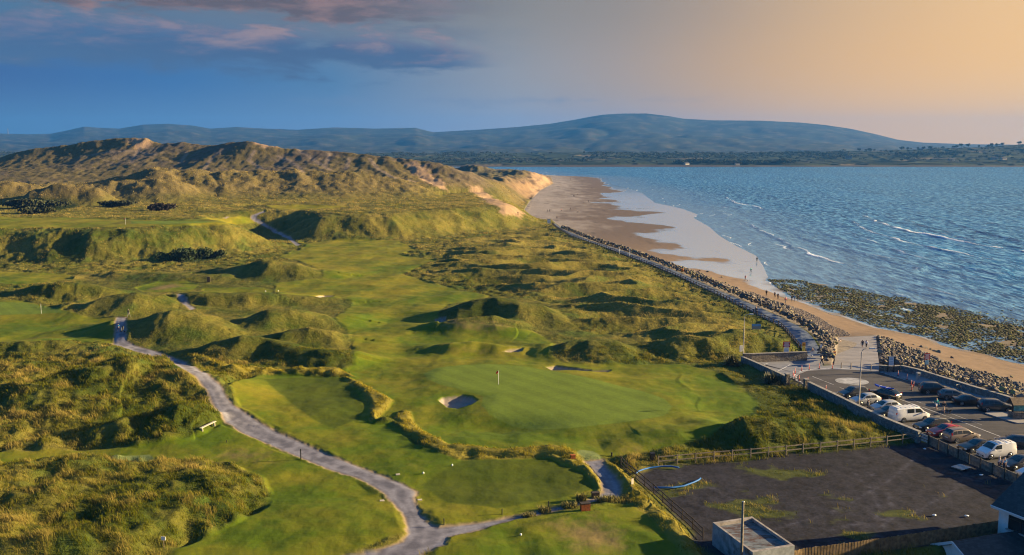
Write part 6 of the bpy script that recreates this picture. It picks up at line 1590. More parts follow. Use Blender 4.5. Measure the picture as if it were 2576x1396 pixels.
dog(hz_(1881, 708), R(-100), (.6, .58, .55), 'small white dog on the wet sand beside the person in pink')
# ================================================================== STREET FURNITURE
def lamp_post(loc, h, arm, label, z=GZ):
    r = empty('street_lamp', (*loc, z)); tag(r, label, 'street lamp')
    b = MB(); b.tube([(0, 0, -0.2), (0, 0, 1.2), (0, 0, 1.25), (0, 0, h - 0.5), (0.08, 0, h - 0.2), (0.3, 0, h), (arm, 0, h + 0.10)], [0.11, 0.11, 0.085, 0.06, 0.055, 0.05, 0.04], 10); b.build('pole', M_pole, r, True)
    b = MB(); b.box((arm + 0.32, 0, h + 0.12), (0.85, 0.32, 0.14), 0, 0.7); b.build('lamp_head', simple_mat('lamp_housing', (0.50, 0.52, 0.54), 0.45), r)
    b = MB(); b.box((arm + 0.36, 0, h + 0.035), (0.6, 0.24, 0.05)); b.build('lamp_lens', M_lamp, r)
lamp_post(G(2160.5, 1023), 8.4, 1.15, 'tall street lamp standing among the parked cars')
lamp_post(G(1869.5, 898), 7.6, 0.9, 'tall street lamp by the grass slope at the end of the brown stone wall')
M_redsign = simple_mat('red_sign', (0.40, 0.018, 0.022), 0.5, var=0.08); M_wsign = simple_mat('white_sign', (0.66, 0.69, 0.72), 0.5, var=0.05)
M_ysign = simple_mat('yellow_sign', (0.80, 0.66, 0.10), 0.5, var=0.06); M_osign = simple_mat('orange_sign', (0.80, 0.32, 0.015), 0.5, var=0.06)
def px_h(v0, v1, Y): return float(at_y(CX, v0, Y)[2] - at_y(CX, v1, Y)[2])
def sign(u0, u1, rows_, Y, zbase, label, mats, posts=2, text=None, heading=0.0, cat='sign', name='sign'):
    """panels stacked on posts, facing the car park; rows_ = [(top row, bottom row, shrink)]"""
    p = at_y((u0 + u1) / 2, rows_[0][0], Y); w = float(at_y(u1, rows_[0][0], Y)[0] - at_y(u0, rows_[0][0], Y)[0])
    r = empty(name, (p[0], p[1], zbase), heading); tag(r, label, cat)
    top = float(p[2]) - zbase
    for k, (va, vb, sh_) in enumerate(rows_):
        za, zb = float(at_y(CX, va, Y)[2]) - zbase, float(at_y(CX, vb, Y)[2]) - zbase
        b = MB(); b.box((0, 0, (za + zb) / 2), (w * sh_, 0.04, za - zb)); pan = b.build('panel', mats[k], r)
        if text and text[k]:
            t_ = MB(); nl = text[k][0]
            for i in range(nl):
                wl = w * sh_ * (0.82 - 0.22 * ((i * 5) % 3) / 2)
                t_.box((0, -0.024, za - (za - zb) * (0.12 + 0.8 * (i + 0.5) / nl)), (wl, 0.006, (za - zb) * 0.36 / nl))
            t_.build('lettering', text[k][1], pan)
    for s in ((-0.35, 0.35) if posts == 2 else (0,)):
        b = MB(); b.tube([(w * s, 0.05, -0.3), (w * s, 0.05, top - 0.05)], 0.03, 8); b.build('post', M_steel, r)
    return r
Yw = fy(907) + 0.8
sign(1970, 1988.5, [(859, 873.5, 1.0), (874.2, 888, 0.62)], Yw, GZ, 'red notice over a white panel standing behind the brown stone wall', [M_redsign, M_wsign], text=[(5, M_wsign), None])
ys_ = sign(2018.5, 2026.5, [(861.5, 871, 1.0), (871.2, 885.5, 1.0)], Yw - 0.2, GZ, 'narrow orange and yellow warning sign at the end of the brown stone wall', [M_osign, M_ysign], 1, [None, (4, M_osign)])
b = MB(); zt = float(at_y(CX, 866, Yw)[2]) - GZ; b.add([(-0.16, -0.03, zt - 0.13), (0.16, -0.03, zt - 0.13), (0, -0.03, zt + 0.16)], [(0, 1, 2)]); b.build('warning_triangle', M_black, ys_)
sign(1860.5, 1868.5, [(869, 884, 1.0)], Yw + 0.5, GZ, 'small white notice beside the street lamp on the grass', [M_wsign], 1, [(5, M_steel)], 0.25)
p = hit(1903, 831)
sp_ = sign(1891.5, 1914.5, [(815, 820.5, 1.0), (820.6, 828.5, 1.0)], float(p[1]), float(p[2]), 'blue and grey picture panel on the grass slope below the promenade fence', [simple_mat('panel_blue', (0.12, 0.30, 0.55), 0.4), simple_mat('panel_grey', (0.24, 0.25, 0.25), 0.5)], 2)
sign(2063.5, 2068.5, [(866.5, 874, 1.0)], fy(893), GZ, 'thin pole with a small white plate at the boulder bank', [M_wsign], 1)
sign(2325.5, 2341, [(888.5, 904.7, 1.0), (906, 916.5, 0.6)], fy(934, 5.8), 5.4, 'red notice with a small blue panel standing among the right bank boulders', [M_redsign, simple_mat('pale_blue_panel', (0.20, 0.40, 0.52), 0.5)], text=[(6, M_wsign), None], heading=0.15)
# notice board in a dark frame
Yb_ = fy(936); p = at_y(2237.5, 936, Yb_)
r = empty('notice_board', (p[0], p[1] - 0.5, GZ)); tag(r, 'tall notice board in a dark frame at the foot of the slipway', 'notice board')
for s in (-0.5, 0.5):
    b = MB(); b.box((s, 0, 1.3), (0.13, 0.13, 2.9)); b.build('post', M_woodd, r)
b = MB(); b.box((0, 0.0, 1.95), (0.82, 0.06, 1.45)); pn0 = b.build('panel', M_wsign, r)
b = MB()
for z_ in (2.3, 1.85, 1.5): b.box((-0.05, -0.034, z_), (0.6, 0.006, 0.22))
b.build('poster', simple_mat('poster', (0.46, 0.53, 0.60), 0.6, var=0.2), pn0)
b = MB(); b.box((0, 0, 2.76), (1.2, 0.22, 0.07)); b.build('top_rail', M_steel, r)
# lifebuoy housing boxes
def lifebuoy(loc, label, s=1.0):
    r = empty('lifebuoy_box', tuple(map(float, loc))); tag(r, label, 'lifebuoy box'); r.scale = (s,) * 3
    b = MB(); b.tube([(0, 0.12, -0.4), (0, 0.12, 1.0)], 0.045, 8); b.build('post', M_wood, r)
    b = MB(); b.box((0, 0, 1.12), (0.62, 0.2, 0.72), 0, 0.92); b.build('housing', M_osign, r)
    b = MB(); b.tube([(0.2 * math.cos(a), -0.13, 1.12 + 0.2 * math.sin(a)) for a in np.linspace(0, 2 * math.pi, 17)], 0.045, 6); b.build('lifebuoy', simple_mat('buoy_red', (0.55, 0.08, 0.02), 0.6), r)
lifebuoy((*G(2098, 901), GZ - 0.2), 'orange lifebuoy box on the boulders at the slipway edge', 0.95)
lifebuoy((*G(1716, 692), GZ), 'orange lifebuoy box by the promenade fence, far from the slipway', 1.3)
for u, v, lb in ((1558, 641, 'left thin pole on the distant promenade'), (1584, 646, 'right thin pole on the distant promenade')):
    x, y = G(u, v); r = empty('marker_pole', (x, y, GZ)); tag(r, lb, 'pole')
    b = MB(); b.tube([(0, 0, 0), (0, 0, 2.6)], 0.06, 6); b.build('pole', M_wsign, r)
    b = MB(); b.box((0, -0.07, 2.35), (0.4, 0.03, 0.4)); b.build('plate', M_wsign, r)
# white kiosk box at the far end of the promenade
x, y, z = hit(1381, 562); r = empty('marker_box', (x, y, z)); tag(r, 'white box shaped marker at the far end of the promenade', 'marker')
b = MB(); b.box((0, 0, 1.0), (1.5, 0.5, 2.2)); b.build('panel', M_wsign, r)
b = MB(); b.box((0, 0, 2.16), (1.7, 0.7, 0.12)); b.build('cap', M_black, r)
# bollards
M_bwood = simple_mat('bollard_wood', (0.20, 0.175, 0.16), 0.8, var=0.25)
b = MB(); b.tube([(0, 0, -0.1), (0, 0, 0.98), (0, 0, 1.03)], [0.085, 0.085, 0.06], 10); b0 = b.build('bollard', M_bwood, None, True)
for i, (u, v, d) in enumerate([(2116, 926.5, 'left of the three grey bollards across the slipway'), (2140.5, 928, 'middle of the three grey bollards across the slipway'), (2191, 931.5, 'right of the three grey bollards across the slipway')]):
    o = b0 if i == 0 else b0.copy()
    if i: link(o)
    o.location = (*G(u, v), GZ); tag(o, d, 'bollard', 'grey bollards across the slipway')
M_orange = simple_mat('orange_plastic', (0.75, 0.085, 0.03), 0.5, var=0.08); M_refl = simple_mat('reflective_band', (0.75, 0.72, 0.70), 0.35)
def delineator():
    r = empty('delineator_post', (0, 0, 0))
    b = MB(); b.tube([(0, 0, 0.0), (0, 0, 0.9), (0, 0, 0.92)], [0.055, 0.055, 0.03], 10); b.build('pole', M_orange, r, True)
    b = MB(); b.tube([(0, 0, 0.0), (0, 0, 0.05), (0, 0, 0.07)], [0.15, 0.14, 0.07], 12); b.build('base', M_trim, r)
    for z_ in (0.55, 0.75):
        b = MB(); b.tube([(0, 0, z_), (0, 0, z_ + 0.09)], 0.058, 10); b.build('band', M_refl, r)
    return r
d0 = delineator()
for i, (u, v) in enumerate([(1995, 946.6), (1997.5, 954), (2000.4, 940), (2010.6, 958.5), (2016.6, 933.6), (2031.8, 963.5), (2035.7, 929.7), (2061, 927.5), (2094, 927.5), (2077.3, 983), (2258.9, 947.7), (2281.4, 957.4), (2293.3, 982.4), (2298, 973.7), (2292.4, 970)]):
    if i == 0: o = d0
    else:
        o = d0.copy(); link(o)
        for c_ in d0.children: k = c_.copy(); link(k, o)
    o.location = (*G(u, v), GZ + (0.13 if i in (10, 11) else 0.015))
    tag(o, 'slim orange reflective post round the edge of the turning circle' if i < 10 else 'slim orange reflective post by the pavement of the sea wall', 'bollard', 'orange posts round the turning circle' if i < 10 else 'orange posts along the sea wall pavement')
# litter bin and bicycle by the sea wall
x, y = G(2309, 956); r = empty('litter_bin', (x, y, GZ + 0.13), 0.2); tag(r, 'pale grey litter bin pillar on the sea wall pavement', 'bin')
b = MB(); b.box((0, 0, 0.5), (0.5, 0.45, 1.0)); b.build('housing', simple_mat('bin_grey', (0.30, 0.30, 0.29), 0.7), r)
b = MB(); b.box((0, 0, 1.07), (0.58, 0.53, 0.12), 0, 0.85); b.build('lid', M_steel, r)
b = MB(); b.box((0.0, -0.232, 0.80), (0.34, 0.02, 0.16)); b.build('opening', M_black, r)
def bicycle(loc, heading, label):
    r = empty('bicycle', loc, heading); tag(r, label, 'bicycle')
    for s in (-0.52, 0.52):
        b = MB(); b.tube([(0.33 * math.cos(a) + s, 0, 0.34 + 0.33 * math.sin(a)) for a in np.linspace(0, 2 * math.pi, 25)], 0.02, 6); w_ = b.build('wheel', M_tyre, r)
        b = MB()
        for a in np.linspace(0, math.pi, 6)[:-1]: b.tube([(s - 0.31 * math.cos(a), 0, 0.34 - 0.31 * math.sin(a)), (s + 0.31 * math.cos(a), 0, 0.34 + 0.31 * math.sin(a))], 0.006, 4)
        b.build('spokes', M_steel, w_)
    b = MB()
    for a, c_ in (((-0.52, 0, .34), (-.05, 0, .30)), ((-.05, 0, .30), (.36, 0, .78)), ((-.05, 0, .30), (-.20, 0, .88)), ((-.18, 0, .80), (.36, 0, .78)), ((-.52, 0, .34), (-.17, 0, .76)), ((.52, 0, .34), (.36, 0, .78)), ((.36, 0, .78), (.32, 0, .95))): b.tube([a, c_], 0.022, 6)
    b.build('frame', M_black, r)
    b = MB(); b.tube([(.30, -.28, .97), (.34, 0, .99), (.30, .28, .97)], 0.018, 6); b.build('handlebar', M_steel, r)
    b = MB(); b.box((-.21, 0, .92), (.26, .12, .06), 0, .8); b.build('saddle', M_black, r)
bicycle((*G(2412, 987), GZ + 0.135), math.atan2(-wd[1], -wd[0]) + 0.1, 'dark bicycle left on the pavement behind the grey hatchback')

# map shelter with timber roof on a stone plinth
x, y = G(2549, 1056); r = empty('map_shelter', (x, y, GZ + 0.12), 0.03); tag(r, 'map shelter with a timber roof and stone plinth beside the sea wall', 'shelter')
b = MB(); b.box((2.0, 0.65, 0.42), (4.2, 1.3, 0.95)); b.build('plinth', M_stone, r)
for xx in (0.12, 3.9):
    b = MB(); b.box((xx, 0.55, 1.45), (0.17, 0.17, 1.9)); b.build('post', M_woodd, r)
b = MB(); b.box((2.0, 0.52, 1.42), (3.5, 0.07, 0.98)); mp = b.build('map_panel', simple_mat('map_teal', (0.10, 0.36, 0.38), 0.45, var=0.3, scale=3.2, dirt=(0.30, 0.40, 0.32)), r)
M_board = simple_mat('oiled_boards', (0.27, 0.19, 0.105), 0.75, var=0.3, scale=4)
for s in (-1, 1):
    b = MB()
    for k in range(6):
        t0, t1 = k / 6, (k + 0.95) / 6
        y0, y1 = 0.55 + s * 0.95 * (1 - t0), 0.55 + s * 0.95 * (1 - t1); z0, z1 = 1.98 + 0.85 * t0, 1.98 + 0.85 * t1
        b.add([(-0.35, y0, z0), (4.4, y0, z0), (4.4, y1, z1), (-0.35, y1, z1), (-0.35, y0, z0 + .04), (4.4, y0, z0 + .04), (4.4, y1, z1 + .04), (-0.35, y1, z1 + .04)], [(0, 3, 2, 1), (4, 5, 6, 7), (0, 1, 5, 4), (1, 2, 6, 5), (2, 3, 7, 6), (3, 0, 4, 7)])
    b.build('roof_slope', M_board, r)
b = MB(); b.add([(-0.3, -0.35, 1.97), (-0.3, 1.45, 1.97), (-0.3, 0.55, 2.80), (-0.24, -0.35, 1.97), (-0.24, 1.45, 1.97), (-0.24, 0.55, 2.80)], [(0, 1, 2), (5, 4, 3), (0, 3, 4, 1), (1, 4, 5, 2), (2, 5, 3, 0)]); b.build('gable', M_woodd, r)

# red cool box on the slipway
x, y = G(2117, 866, 3.0); r = empty('cool_box', (x, y, 2.95), 0.2); tag(r, 'small red cool box on the slipway beside the crouching person', 'cool box')
b = MB(); b.box((0, 0, 0.2), (0.6, 0.4, 0.4)); b.build('tub', M_orange if False else simple_mat('red_tub', (0.50, 0.02, 0.03), 0.5), r)
b = MB(); b.box((0, 0, 0.44), (0.64, 0.44, 0.08), 0, 0.94); b.build('lid', M_redsign, r)

# ================================================================== GOLF COURSE THINGS
def flag(u, v, colour, label, h=2.15):
    x, y, z = hit(u, v); r = empty('flagstick', (x, y, z)); tag(r, label, 'flagstick')
    b = MB(); b.tube([(0, 0, 0), (0, 0, h)], 0.028, 8); b.build('pole', M_wsign, r)
    b = MB()
    n_ = 6; vs = []
    for i in range(n_ + 1):
        t_ = i / n_; xx = -0.34 * t_; yy = 0.06 * math.sin(t_ * 5); dr = 0.16 * t_ * t_
        vs += [(xx, yy, h - 0.02 - dr), (xx, yy, h - 0.34 - dr * 1.5), (xx, yy + .012, h - 0.02 - dr), (xx, yy + .012, h - 0.34 - dr * 1.5)]
    fs = []
    for i in range(n_): a = 4 * i; fs += [(a, a + 1, a + 5, a + 4), (a + 2, a + 6, a + 7, a + 3), (a, a + 4, a + 6, a + 2), (a + 1, a + 3, a + 7, a + 5)]
    b.add(vs, fs); b.build('flag', simple_mat('flag', colour, 0.7, var=0.1), r)
    b = MB(); b.tube([(0, 0, -0.05), (0, 0, 0.012)], 0.08, 12); b.build('cup', M_black, r)
flag(1254, 967, (0.75, 0.03, 0.03), 'red flag on a white stick on the large front green')
flag(104, 789, (0.80, 0.62, 0.02), 'yellow flag on a white stick on the green at the left edge')
flag(316, 565, (0.75, 0.05, 0.03), 'red flag on the far green at the top of the grassy bank', 2.4)
# bench
a, c_ = np.array(hit(506, 1086)), np.array(hit(541, 1073))
r = empty('bench', tuple(a), math.atan2(c_[1] - a[1], c_[0] - a[0])); L_ = float(np.hypot(*(c_ - a)[:2])); tag(r, 'pale backless bench at the foot of the grassy mound beside the gravel path', 'bench')
M_bench = simple_mat('bleached_wood', (0.48, 0.43, 0.35), 0.7)
b = MB(); b.beam((-0.1, 0, 0.50), (L_ + 0.1, 0, 0.50), 0.34, 0.07); b.build('seat', M_bench, r)
for s in (0.2, L_ - 0.2):
    b = MB(); b.box((s, 0, 0.19), (0.10, 0.28, 0.56), 0, 0.9); b.build('leg', M_bench, r)
def stake(u, v, h, label, mat=M_black, rad=0.05, cat='post', name='marker_post', group=None):
    x, y, z = hit(u, v); o = MB(); o.tube([(0, 0, -0.2), (0, 0, h * 0.97), (0, 0, h)], [rad, rad, rad * 0.6], 8); k = o.build(name, mat); k.location = (x, y, z); tag(k, label, cat, group); return k
stake(757, 1155, 1.25, 'black marker post at the edge of the main gravel path', rad=0.07)
stake(1117, 1319, 0.62, 'thin dark stake on the lawn by the fork of the gravel path')
stake(1263, 1294, 0.62, 'thin dark stake at the lawn edge midway along the lower path')
stake(1380, 1275, 0.62, 'thin dark stake at the lawn edge near the clumps of long grass')
stake(1539, 1147, 0.45, 'short black post at the top of the narrow gravel path', rad=0.1)
stake(570, 1035 + 78, 0.3, 'small dark peg in the lawn below the bench', rad=0.04)
def ballm(u, v, rad, label, group=None):
    x, y, z = hit(u, v); bm = bmesh.new(); bmesh.ops.create_uvsphere(bm, u_segments=12, v_segments=8, radius=rad)
    bmesh.ops.scale(bm, verts=bm.verts, vec=(1, 1, 1.25)); me = bpy.data.meshes.new('tee_marker'); bm.to_mesh(me); bm.free(); me.materials.append(M_wsign)
    o = bpy.data.objects.new('tee_marker', me); link(o); o.location = (x, y, z + rad); tag(o, label, 'tee marker', group)
ballm(1065, 1192, 0.11, 'white tee marker near the gravel path on the front tee'); ballm(1137.5, 1172, 0.11, 'white tee marker beside the strip of yellow grass on the front tee'); ballm(1310, 1347, 0.10, 'white tee marker alone on the shaded bottom lawn')
ballm(668, 739 - 5, 0.14, 'left white tee marker on the raised middle tee'); ballm(700, 737 - 4, 0.14, 'right white tee marker on the raised middle tee')
def plaque(u, v, label, s=(0.5, 0.35, 0.08), mat=None):
    x, y, z = hit(u, v); b = MB(); b.box((0, 0, s[2] / 2), s, 0.2, 0.9); o = b.build('tee_plaque', mat or M_bench); o.location = (x, y, z); tag(o, label, 'plaque')
plaque(1001, 1194, 'white stone plaque beside the gravel path near the worn turf'); plaque(1056, 1258, 'white stone plaque in the corner of the lawn by the bend of the path')
plaque(961, 1260, 'white stone plaque on the grass left of the gravel path')
def box_thing(name, u, v, size, mat, label, cat, lidmat=None, rz=0.2, legs=False):
    x, y, z = hit(u, v); r = empty(name, (x, y, z), rz); tag(r, label, cat)
    b = MB(); b.box((0, 0, size[2] / 2), size, 0, 1.04); b.build('housing', mat, r)
    b = MB(); b.box((0, 0, size[2] + 0.04), (size[0] * 1.1, size[1] * 1.1, 0.08)); b.build('lid', lidmat or mat, r)
M_rust = simple_mat('orange_wood', (0.33, 0.095, 0.025), 0.75, var=0.35, scale=5)
box_thing('planter', 1472, 1283, (0.95, 0.55, 0.72), M_rust, 'orange brown slatted planter box at the edge of the lawn', 'planter', M_woodd)
box_thing('litter_bin', 1498, 1252, (0.75, 0.5, 0.55), M_woodd, 'low dark bin where the narrow path bends by the tall grass', 'bin')
box_thing('tee_box', 1441, 1153, (0.55, 0.4, 0.38), M_rust, 'reddish brick box half hidden in the strip of yellow grass', 'box')
box_thing('litter_bin', 525, 709, (0.8, 0.8, 1.3), M_woodd, 'dark bin standing on the path near the middle fairway', 'bin')
box_thing('litter_bin', 1641, 1160, (0.5, 0.5, 0.95), M_black, 'dark upright post box beside the rail fence of the gravel yard', 'bin')
p = hit(1590, 1233); r = empty('sign', tuple(p), 0.5); tag(r, 'thin pale sign on a post at the bend of the narrow path', 'sign')
b = MB(); b.tube([(0, 0, -0.2), (0, 0, 1.35)], 0.035, 6); b.build('post', M_wood, r)
b = MB(); b.box((0, -0.05, 1.0), (0.30, 0.04, 0.62)); b.build('panel', M_bench, r)
p = hit(412, 1380); r = empty('sign', tuple(p), -0.1); tag(r, 'small white sign in the long grass near the bottom edge', 'sign')
b = MB(); b.box((0, 0, 0.98), (0.42, 0.04, 0.34)); b.build('panel', M_wsign, r)
b = MB(); b.tube([(0, 0.04, -0.2), (0, 0.04, 1.1)], 0.03, 6); b.build('post', M_wood, r)
# golf trolley with bag
p = hit(309, 836); r = empty('golf_trolley', tuple(p), R(80)); tag(r, 'black golf bag on a trolley beside the golfer in blue', 'golf trolley')
b = MB(); b.tube([(-0.15, 0, 0.30), (0.15, 0, 1.10), (0.18, 0, 1.18)], [0.15, 0.18, 0.14], 10); b.build('bag', M_black, r)
for s in (-1, 1):
    b = MB(); b.tube([(0, s * 0.30, 0.17), (0, s * 0.36, 0.17)], 0.17, 14); b.build('wheel', M_trim, r)
b = MB(); b.beam((-0.25, 0, 0.18), (-0.45, 0, 1.05), 0.05, 0.05); b.beam((0, -0.30, 0.17), (0, 0.30, 0.17), 0.04, 0.04); b.build('frame', M_steel, r)
# white markers on the crest of the high dune, and the mast on the far hill
for u, lb in ((298.5, 'taller white marker on the crest of the high dune'), (308.5, 'shorter white marker on the crest of the high dune')):
    p = hit(u, 347.2); b = MB(); h_ = 3.4 if u < 300 else 2.6; b.box((0, 0, h_ / 2 - 0.5), (1.1, 0.8, h_), 0, 0.55); o = b.build('white_marker', simple_mat('whitewash', (0.72, 0.66, 0.62), 0.8)); o.location = (p[0], p[1], p[2] + 0.2); tag(o, lb, 'marker')
p = at_y(20, 333.5, 6950); r = empty('radio_mast', tuple(p)); tag(r, 'thin radio mast on the far hill at the left edge', 'mast')
b = MB(); b.tube([(0, 0, -10), (0, 0, 30)], [3.2, 1.6], 6); b.build('lattice', simple_mat('mast_grey', (0.10, 0.10, 0.11), 0.8), r)

# ================================================================== GRAVEL YARD THINGS
M_bluep = simple_mat('blue_pipe', (0.008, 0.10, 0.34), 0.6, spec=0.25, var=0.1)
def pipe(pts, rad, label):
    q = [gp(u, v, 4.9) for u, v in pts]; o = q[0]
    sp = resample(np.array(q), 26)
    b = MB(); b.tube([(*(a - o), 0.14 + 0.03 * math.sin(i * 0.4)) for i, a in enumerate(sp)], rad, 10); k = b.build('water_pipe', M_bluep, None, True); k.location = (*o, 5.0); tag(k, label, 'pipe')
pipe([(1642, 1231), (1660, 1232.5), (1690, 1232), (1720, 1227), (1745, 1219), (1757, 1213), (1762, 1208)], 0.095, 'blue plastic pipe curving across the front of the gravel yard')
pipe([(1598, 1197), (1606, 1191), (1618, 1186), (1634, 1181), (1660, 1178.5), (1690, 1178.5), (1708, 1181)], 0.09, 'blue plastic pipe lying behind, along the rail fence of the yard')
x, y = gp(2418, 1180, 4.9); r = empty('pallet', (x, y, 5.0), 0.55); tag(r, 'pale slatted pallet lying on the gravel by the panel fence', 'pallet')
for k in range(6):
    b = MB(); b.box((0, -0.62 + 0.25 * k, 0.16), (1.7, 0.19, 0.025)); b.build('slat', simple_mat('pallet_grey', (0.36, 0.37, 0.38), 0.8) if k == 0 else bpy.data.materials['pallet_grey'], r)
for s in (-0.75, 0, 0.75):
    b = MB(); b.box((s, 0, 0.075), (0.1, 1.4, 0.14)); b.build('bearer', M_wood, r)
for u, v, lb in ((2326, 1130, 'scrap of white litter on the gravel by the small white gate'), (2468, 1196, 'scrap of white litter on the gravel between the pallet and the panel fence'), (2432, 1299, 'scrap of white litter on the gravel near the house wall'), (2350, 1297, 'pale scrap of sheeting on the gravel near the boarded fence')):
    x, y = gp(u, v, 4.95); bm = bmesh.new(); bmesh.ops.create_icosphere(bm, subdivisions=2, radius=0.16)
    for vv in bm.verts: vv.co = Vector((vv.co.x * 1.3, vv.co.y, vv.co.z * 0.5)) * (1 + 0.5 * mnoise.noise(vv.co * 9 + Vector((u, 0, 0))))
    me = bpy.data.meshes.new('litter'); bm.to_mesh(me); bm.free(); me.materials.append(M_wsign); o = bpy.data.objects.new('litter', me); link(o); o.location = (x, y, 5.02); tag(o, lb, 'litter')
# flat roofed block with a rusty sheet roof
zr = 7.1; cr = [gp(u, v, zr) for u, v in ((1793, 1314), (1892, 1299), (1999, 1372), (1888, 1390))]
cr[3] = cr[0] + cr[2] - cr[1]
o0 = cr[0]; r = empty('flat_roofed_block', (*o0, 2.4)); tag(r, 'low flat roofed block with a rusty sheet roof in the gravel yard corner', 'building')
q = [c_ - o0 for c_ in cr]; hh = zr - 2.4; cen = sum(q) / 4
inn = [cen + (a - cen) * 0.90 for a in q]
V = [(*a, 0) for a in q] + [(*a, hh) for a in q]
mesh_obj('wall', V, [(0, 1, 5, 4), (1, 2, 6, 5), (2, 3, 7, 6), (3, 0, 4, 7)], simple_mat('peeling_render', (0.24, 0.26, 0.27), 0.85, var=0.3, scale=1.2, dirt=(0.08, 0.075, 0.07)), r)
V = [(*a, hh) for a in q] + [(*a, hh + 0.002) for a in inn] + [(*a, hh - 0.34) for a in inn]
mesh_obj('parapet', V, [(0, 1, 5, 4), (1, 2, 6, 5), (2, 3, 7, 6), (3, 0, 4, 7), (4, 5, 9, 8), (5, 6, 10, 9), (6, 7, 11, 10), (7, 4, 8, 11)], simple_mat('parapet_concrete', (0.27, 0.245, 0.23), 0.85, var=0.3, scale=2), r)
m = bpy.data.materials.new('rusty_sheet'); m.use_nodes = True; t = NT(m.node_tree); bs = t.n['Principled BSDF']
pz = t.new('ShaderNodeTexCoord').outputs['Object']
na = t.noise(t.mapping(pz, (0.5, 1.6, 1), rot=(0, 0, -0.2)), 1.5, 6.0, 0.7); nb = t.noise(t.mapping(pz, (0.35, 3.0, 1), rot=(0, 0, -0.2)), 1.2, 4.0, 0.6)
cc_ = t.mix(t.smooth(na, 0.42, 0.60), (0.13, 0.155, 0.18, 1), (0.060, 0.028, 0.020, 1)); cc_ = t.mix(t.smooth(nb, 0.52, 0.66, 0, 0.8), cc_, (0.025, 0.032, 0.040, 1))
t.link(cc_, bs.inputs['Base Color']); bs.inputs['Roughness'].default_value = 0.6
V, Fc = [], []; n_ = 60
for i in range(n_ + 1):
    a = inn[0] + (inn[3] - inn[0]) * i / n_; c_ = inn[1] + (inn[2] - inn[1]) * i / n_; zz = hh - 0.30 + 0.03 * (i % 2)
    V += [(*a, zz), (*c_, zz)]
for i in range(n_): Fc.append((2 * i, 2 * i + 1, 2 * i + 3, 2 * i + 2))
mesh_obj('roof', V, Fc, m, r)
p = at_y(1869.5, 1262, 79.5); r = empty('telegraph_pole', (p[0], p[1], 2.2)); tag(r, 'bare wooden telegraph pole in front of the flat roofed block', 'telegraph pole')
b = MB(); b.tube([(0.02, 0, 0), (0, 0, float(p[2]) - 2.2)], [0.15, 0.10], 10); b.build('pole', M_wood, r, True)
b = MB(); b.tube([(0, 0, float(p[2]) - 2.2), (0, 0, float(p[2]) - 2.16)], [0.13, 0.10], 10); b.build('cap', M_steel, r)

# ================================================================== HOUSES IN THE CORNER
M_render = simple_mat('white_render', (0.72, 0.73, 0.72), 0.85, var=0.07, scale=1.5)
def slate_mat():
    m = bpy.data.materials.new('roof_slates'); m.use_nodes = True; t = NT(m.node_tree); bs = t.n['Principled BSDF']
    uv = t.new('ShaderNodeTexCoord').outputs['Object']
    br = t.new('ShaderNodeTexBrick'); t.link(uv, br.inputs['Vector'])
    br.inputs['Color1'].default_value = (0.016, 0.018, 0.022, 1); br.inputs['Color2'].default_value = (0.040, 0.043, 0.050, 1); br.inputs['Mortar'].default_value = (0.006, 0.006, 0.007, 1)
    br.inputs['Scale'].default_value = 1.0; br.inputs['Brick Width'].default_value = 0.36; br.inputs['Row Height'].default_value = 0.26; br.inputs['Mortar Size'].default_value = 0.014
    t.link(br.outputs['Color'], bs.inputs['Base Color']); bs.inputs['Roughness'].default_value = 0.62
    bp = t.new('ShaderNodeBump'); bp.inputs['Distance'].default_value = 0.02; t.link(br.outputs['Fac'], bp.inputs['Height']); bp.invert = True; t.link(bp.outputs[0], bs.inputs['Normal'])
    return m
M_slate = slate_mat(); M_fascia = simple_mat('white_fascia', (0.66, 0.67, 0.68), 0.6, var=0.04)
A_ = gp(2509, 1346, 5.0); ev = at_y(2513, 1268, A_[1])[2]
d1 = np.array([0.42, -0.908]); d1 /= np.linalg.norm(d1); d2 = np.array([-d1[1], d1[0]])
hd = math.atan2(d1[1], d1[0])                       # local x runs along the visible wall, local y into the house
r1 = empty('house', (*A_, 2.0), hd); tag(r1, 'white rendered house with a dark slate roof and brown window at the right edge', 'house')
E_ = float(ev) - 2.0; LW, DW = 10.0, 8.0; rg_ = E_ + 2.45
mesh_obj('wall', [(0, 0, 0), (LW, 0, 0), (LW, DW, 0), (0, DW, 0), (0, 0, E_), (LW, 0, E_), (LW, DW, E_), (0, DW, E_), (0, DW / 2, rg_), (LW, DW / 2, rg_)], [(0, 1, 5, 4), (2, 3, 7, 6), (3, 0, 4, 8, 7), (1, 2, 6, 9, 5)], M_render, r1)
def roof_plane(root, y0, z0, y1, z1, x0, x1, nm='roof'):
    L_ = x1 - x0; S_ = math.hypot(y1 - y0, z1 - z0); th = 0.12
    o = mesh_obj(nm, [(0, 0, 0), (L_, 0, 0), (L_, S_, 0), (0, S_, 0), (0, 0, th), (L_, 0, th), (L_, S_, th), (0, S_, th)], [(3, 2, 1, 0), (4, 5, 6, 7), (0, 1, 5, 4), (1, 2, 6, 5), (2, 3, 7, 6), (3, 0, 4, 7)], M_slate, root)
    o.location = (x0, y0, z0); o.rotation_euler = (math.atan2(z1 - z0, y1 - y0), 0, 0) if y1 > y0 else (math.atan2(z1 - z0, y0 - y1), 0, 0)
    if y1 < y0:
        o.rotation_euler = (math.atan2(z1 - z0, y0 - y1), 0, math.pi); o.location = (x1, y0, z0)
    return o
sl_ = 2.45 / (DW / 2)
roof_plane(r1, -0.45, E_ - 0.45 * sl_ + 0.02, DW / 2, rg_ + 0.02, -0.5, LW + 0.4)
roof_plane(r1, DW + 0.45, E_ - 0.45 * sl_ + 0.02, DW / 2, rg_ + 0.02, -0.5, LW + 0.4)
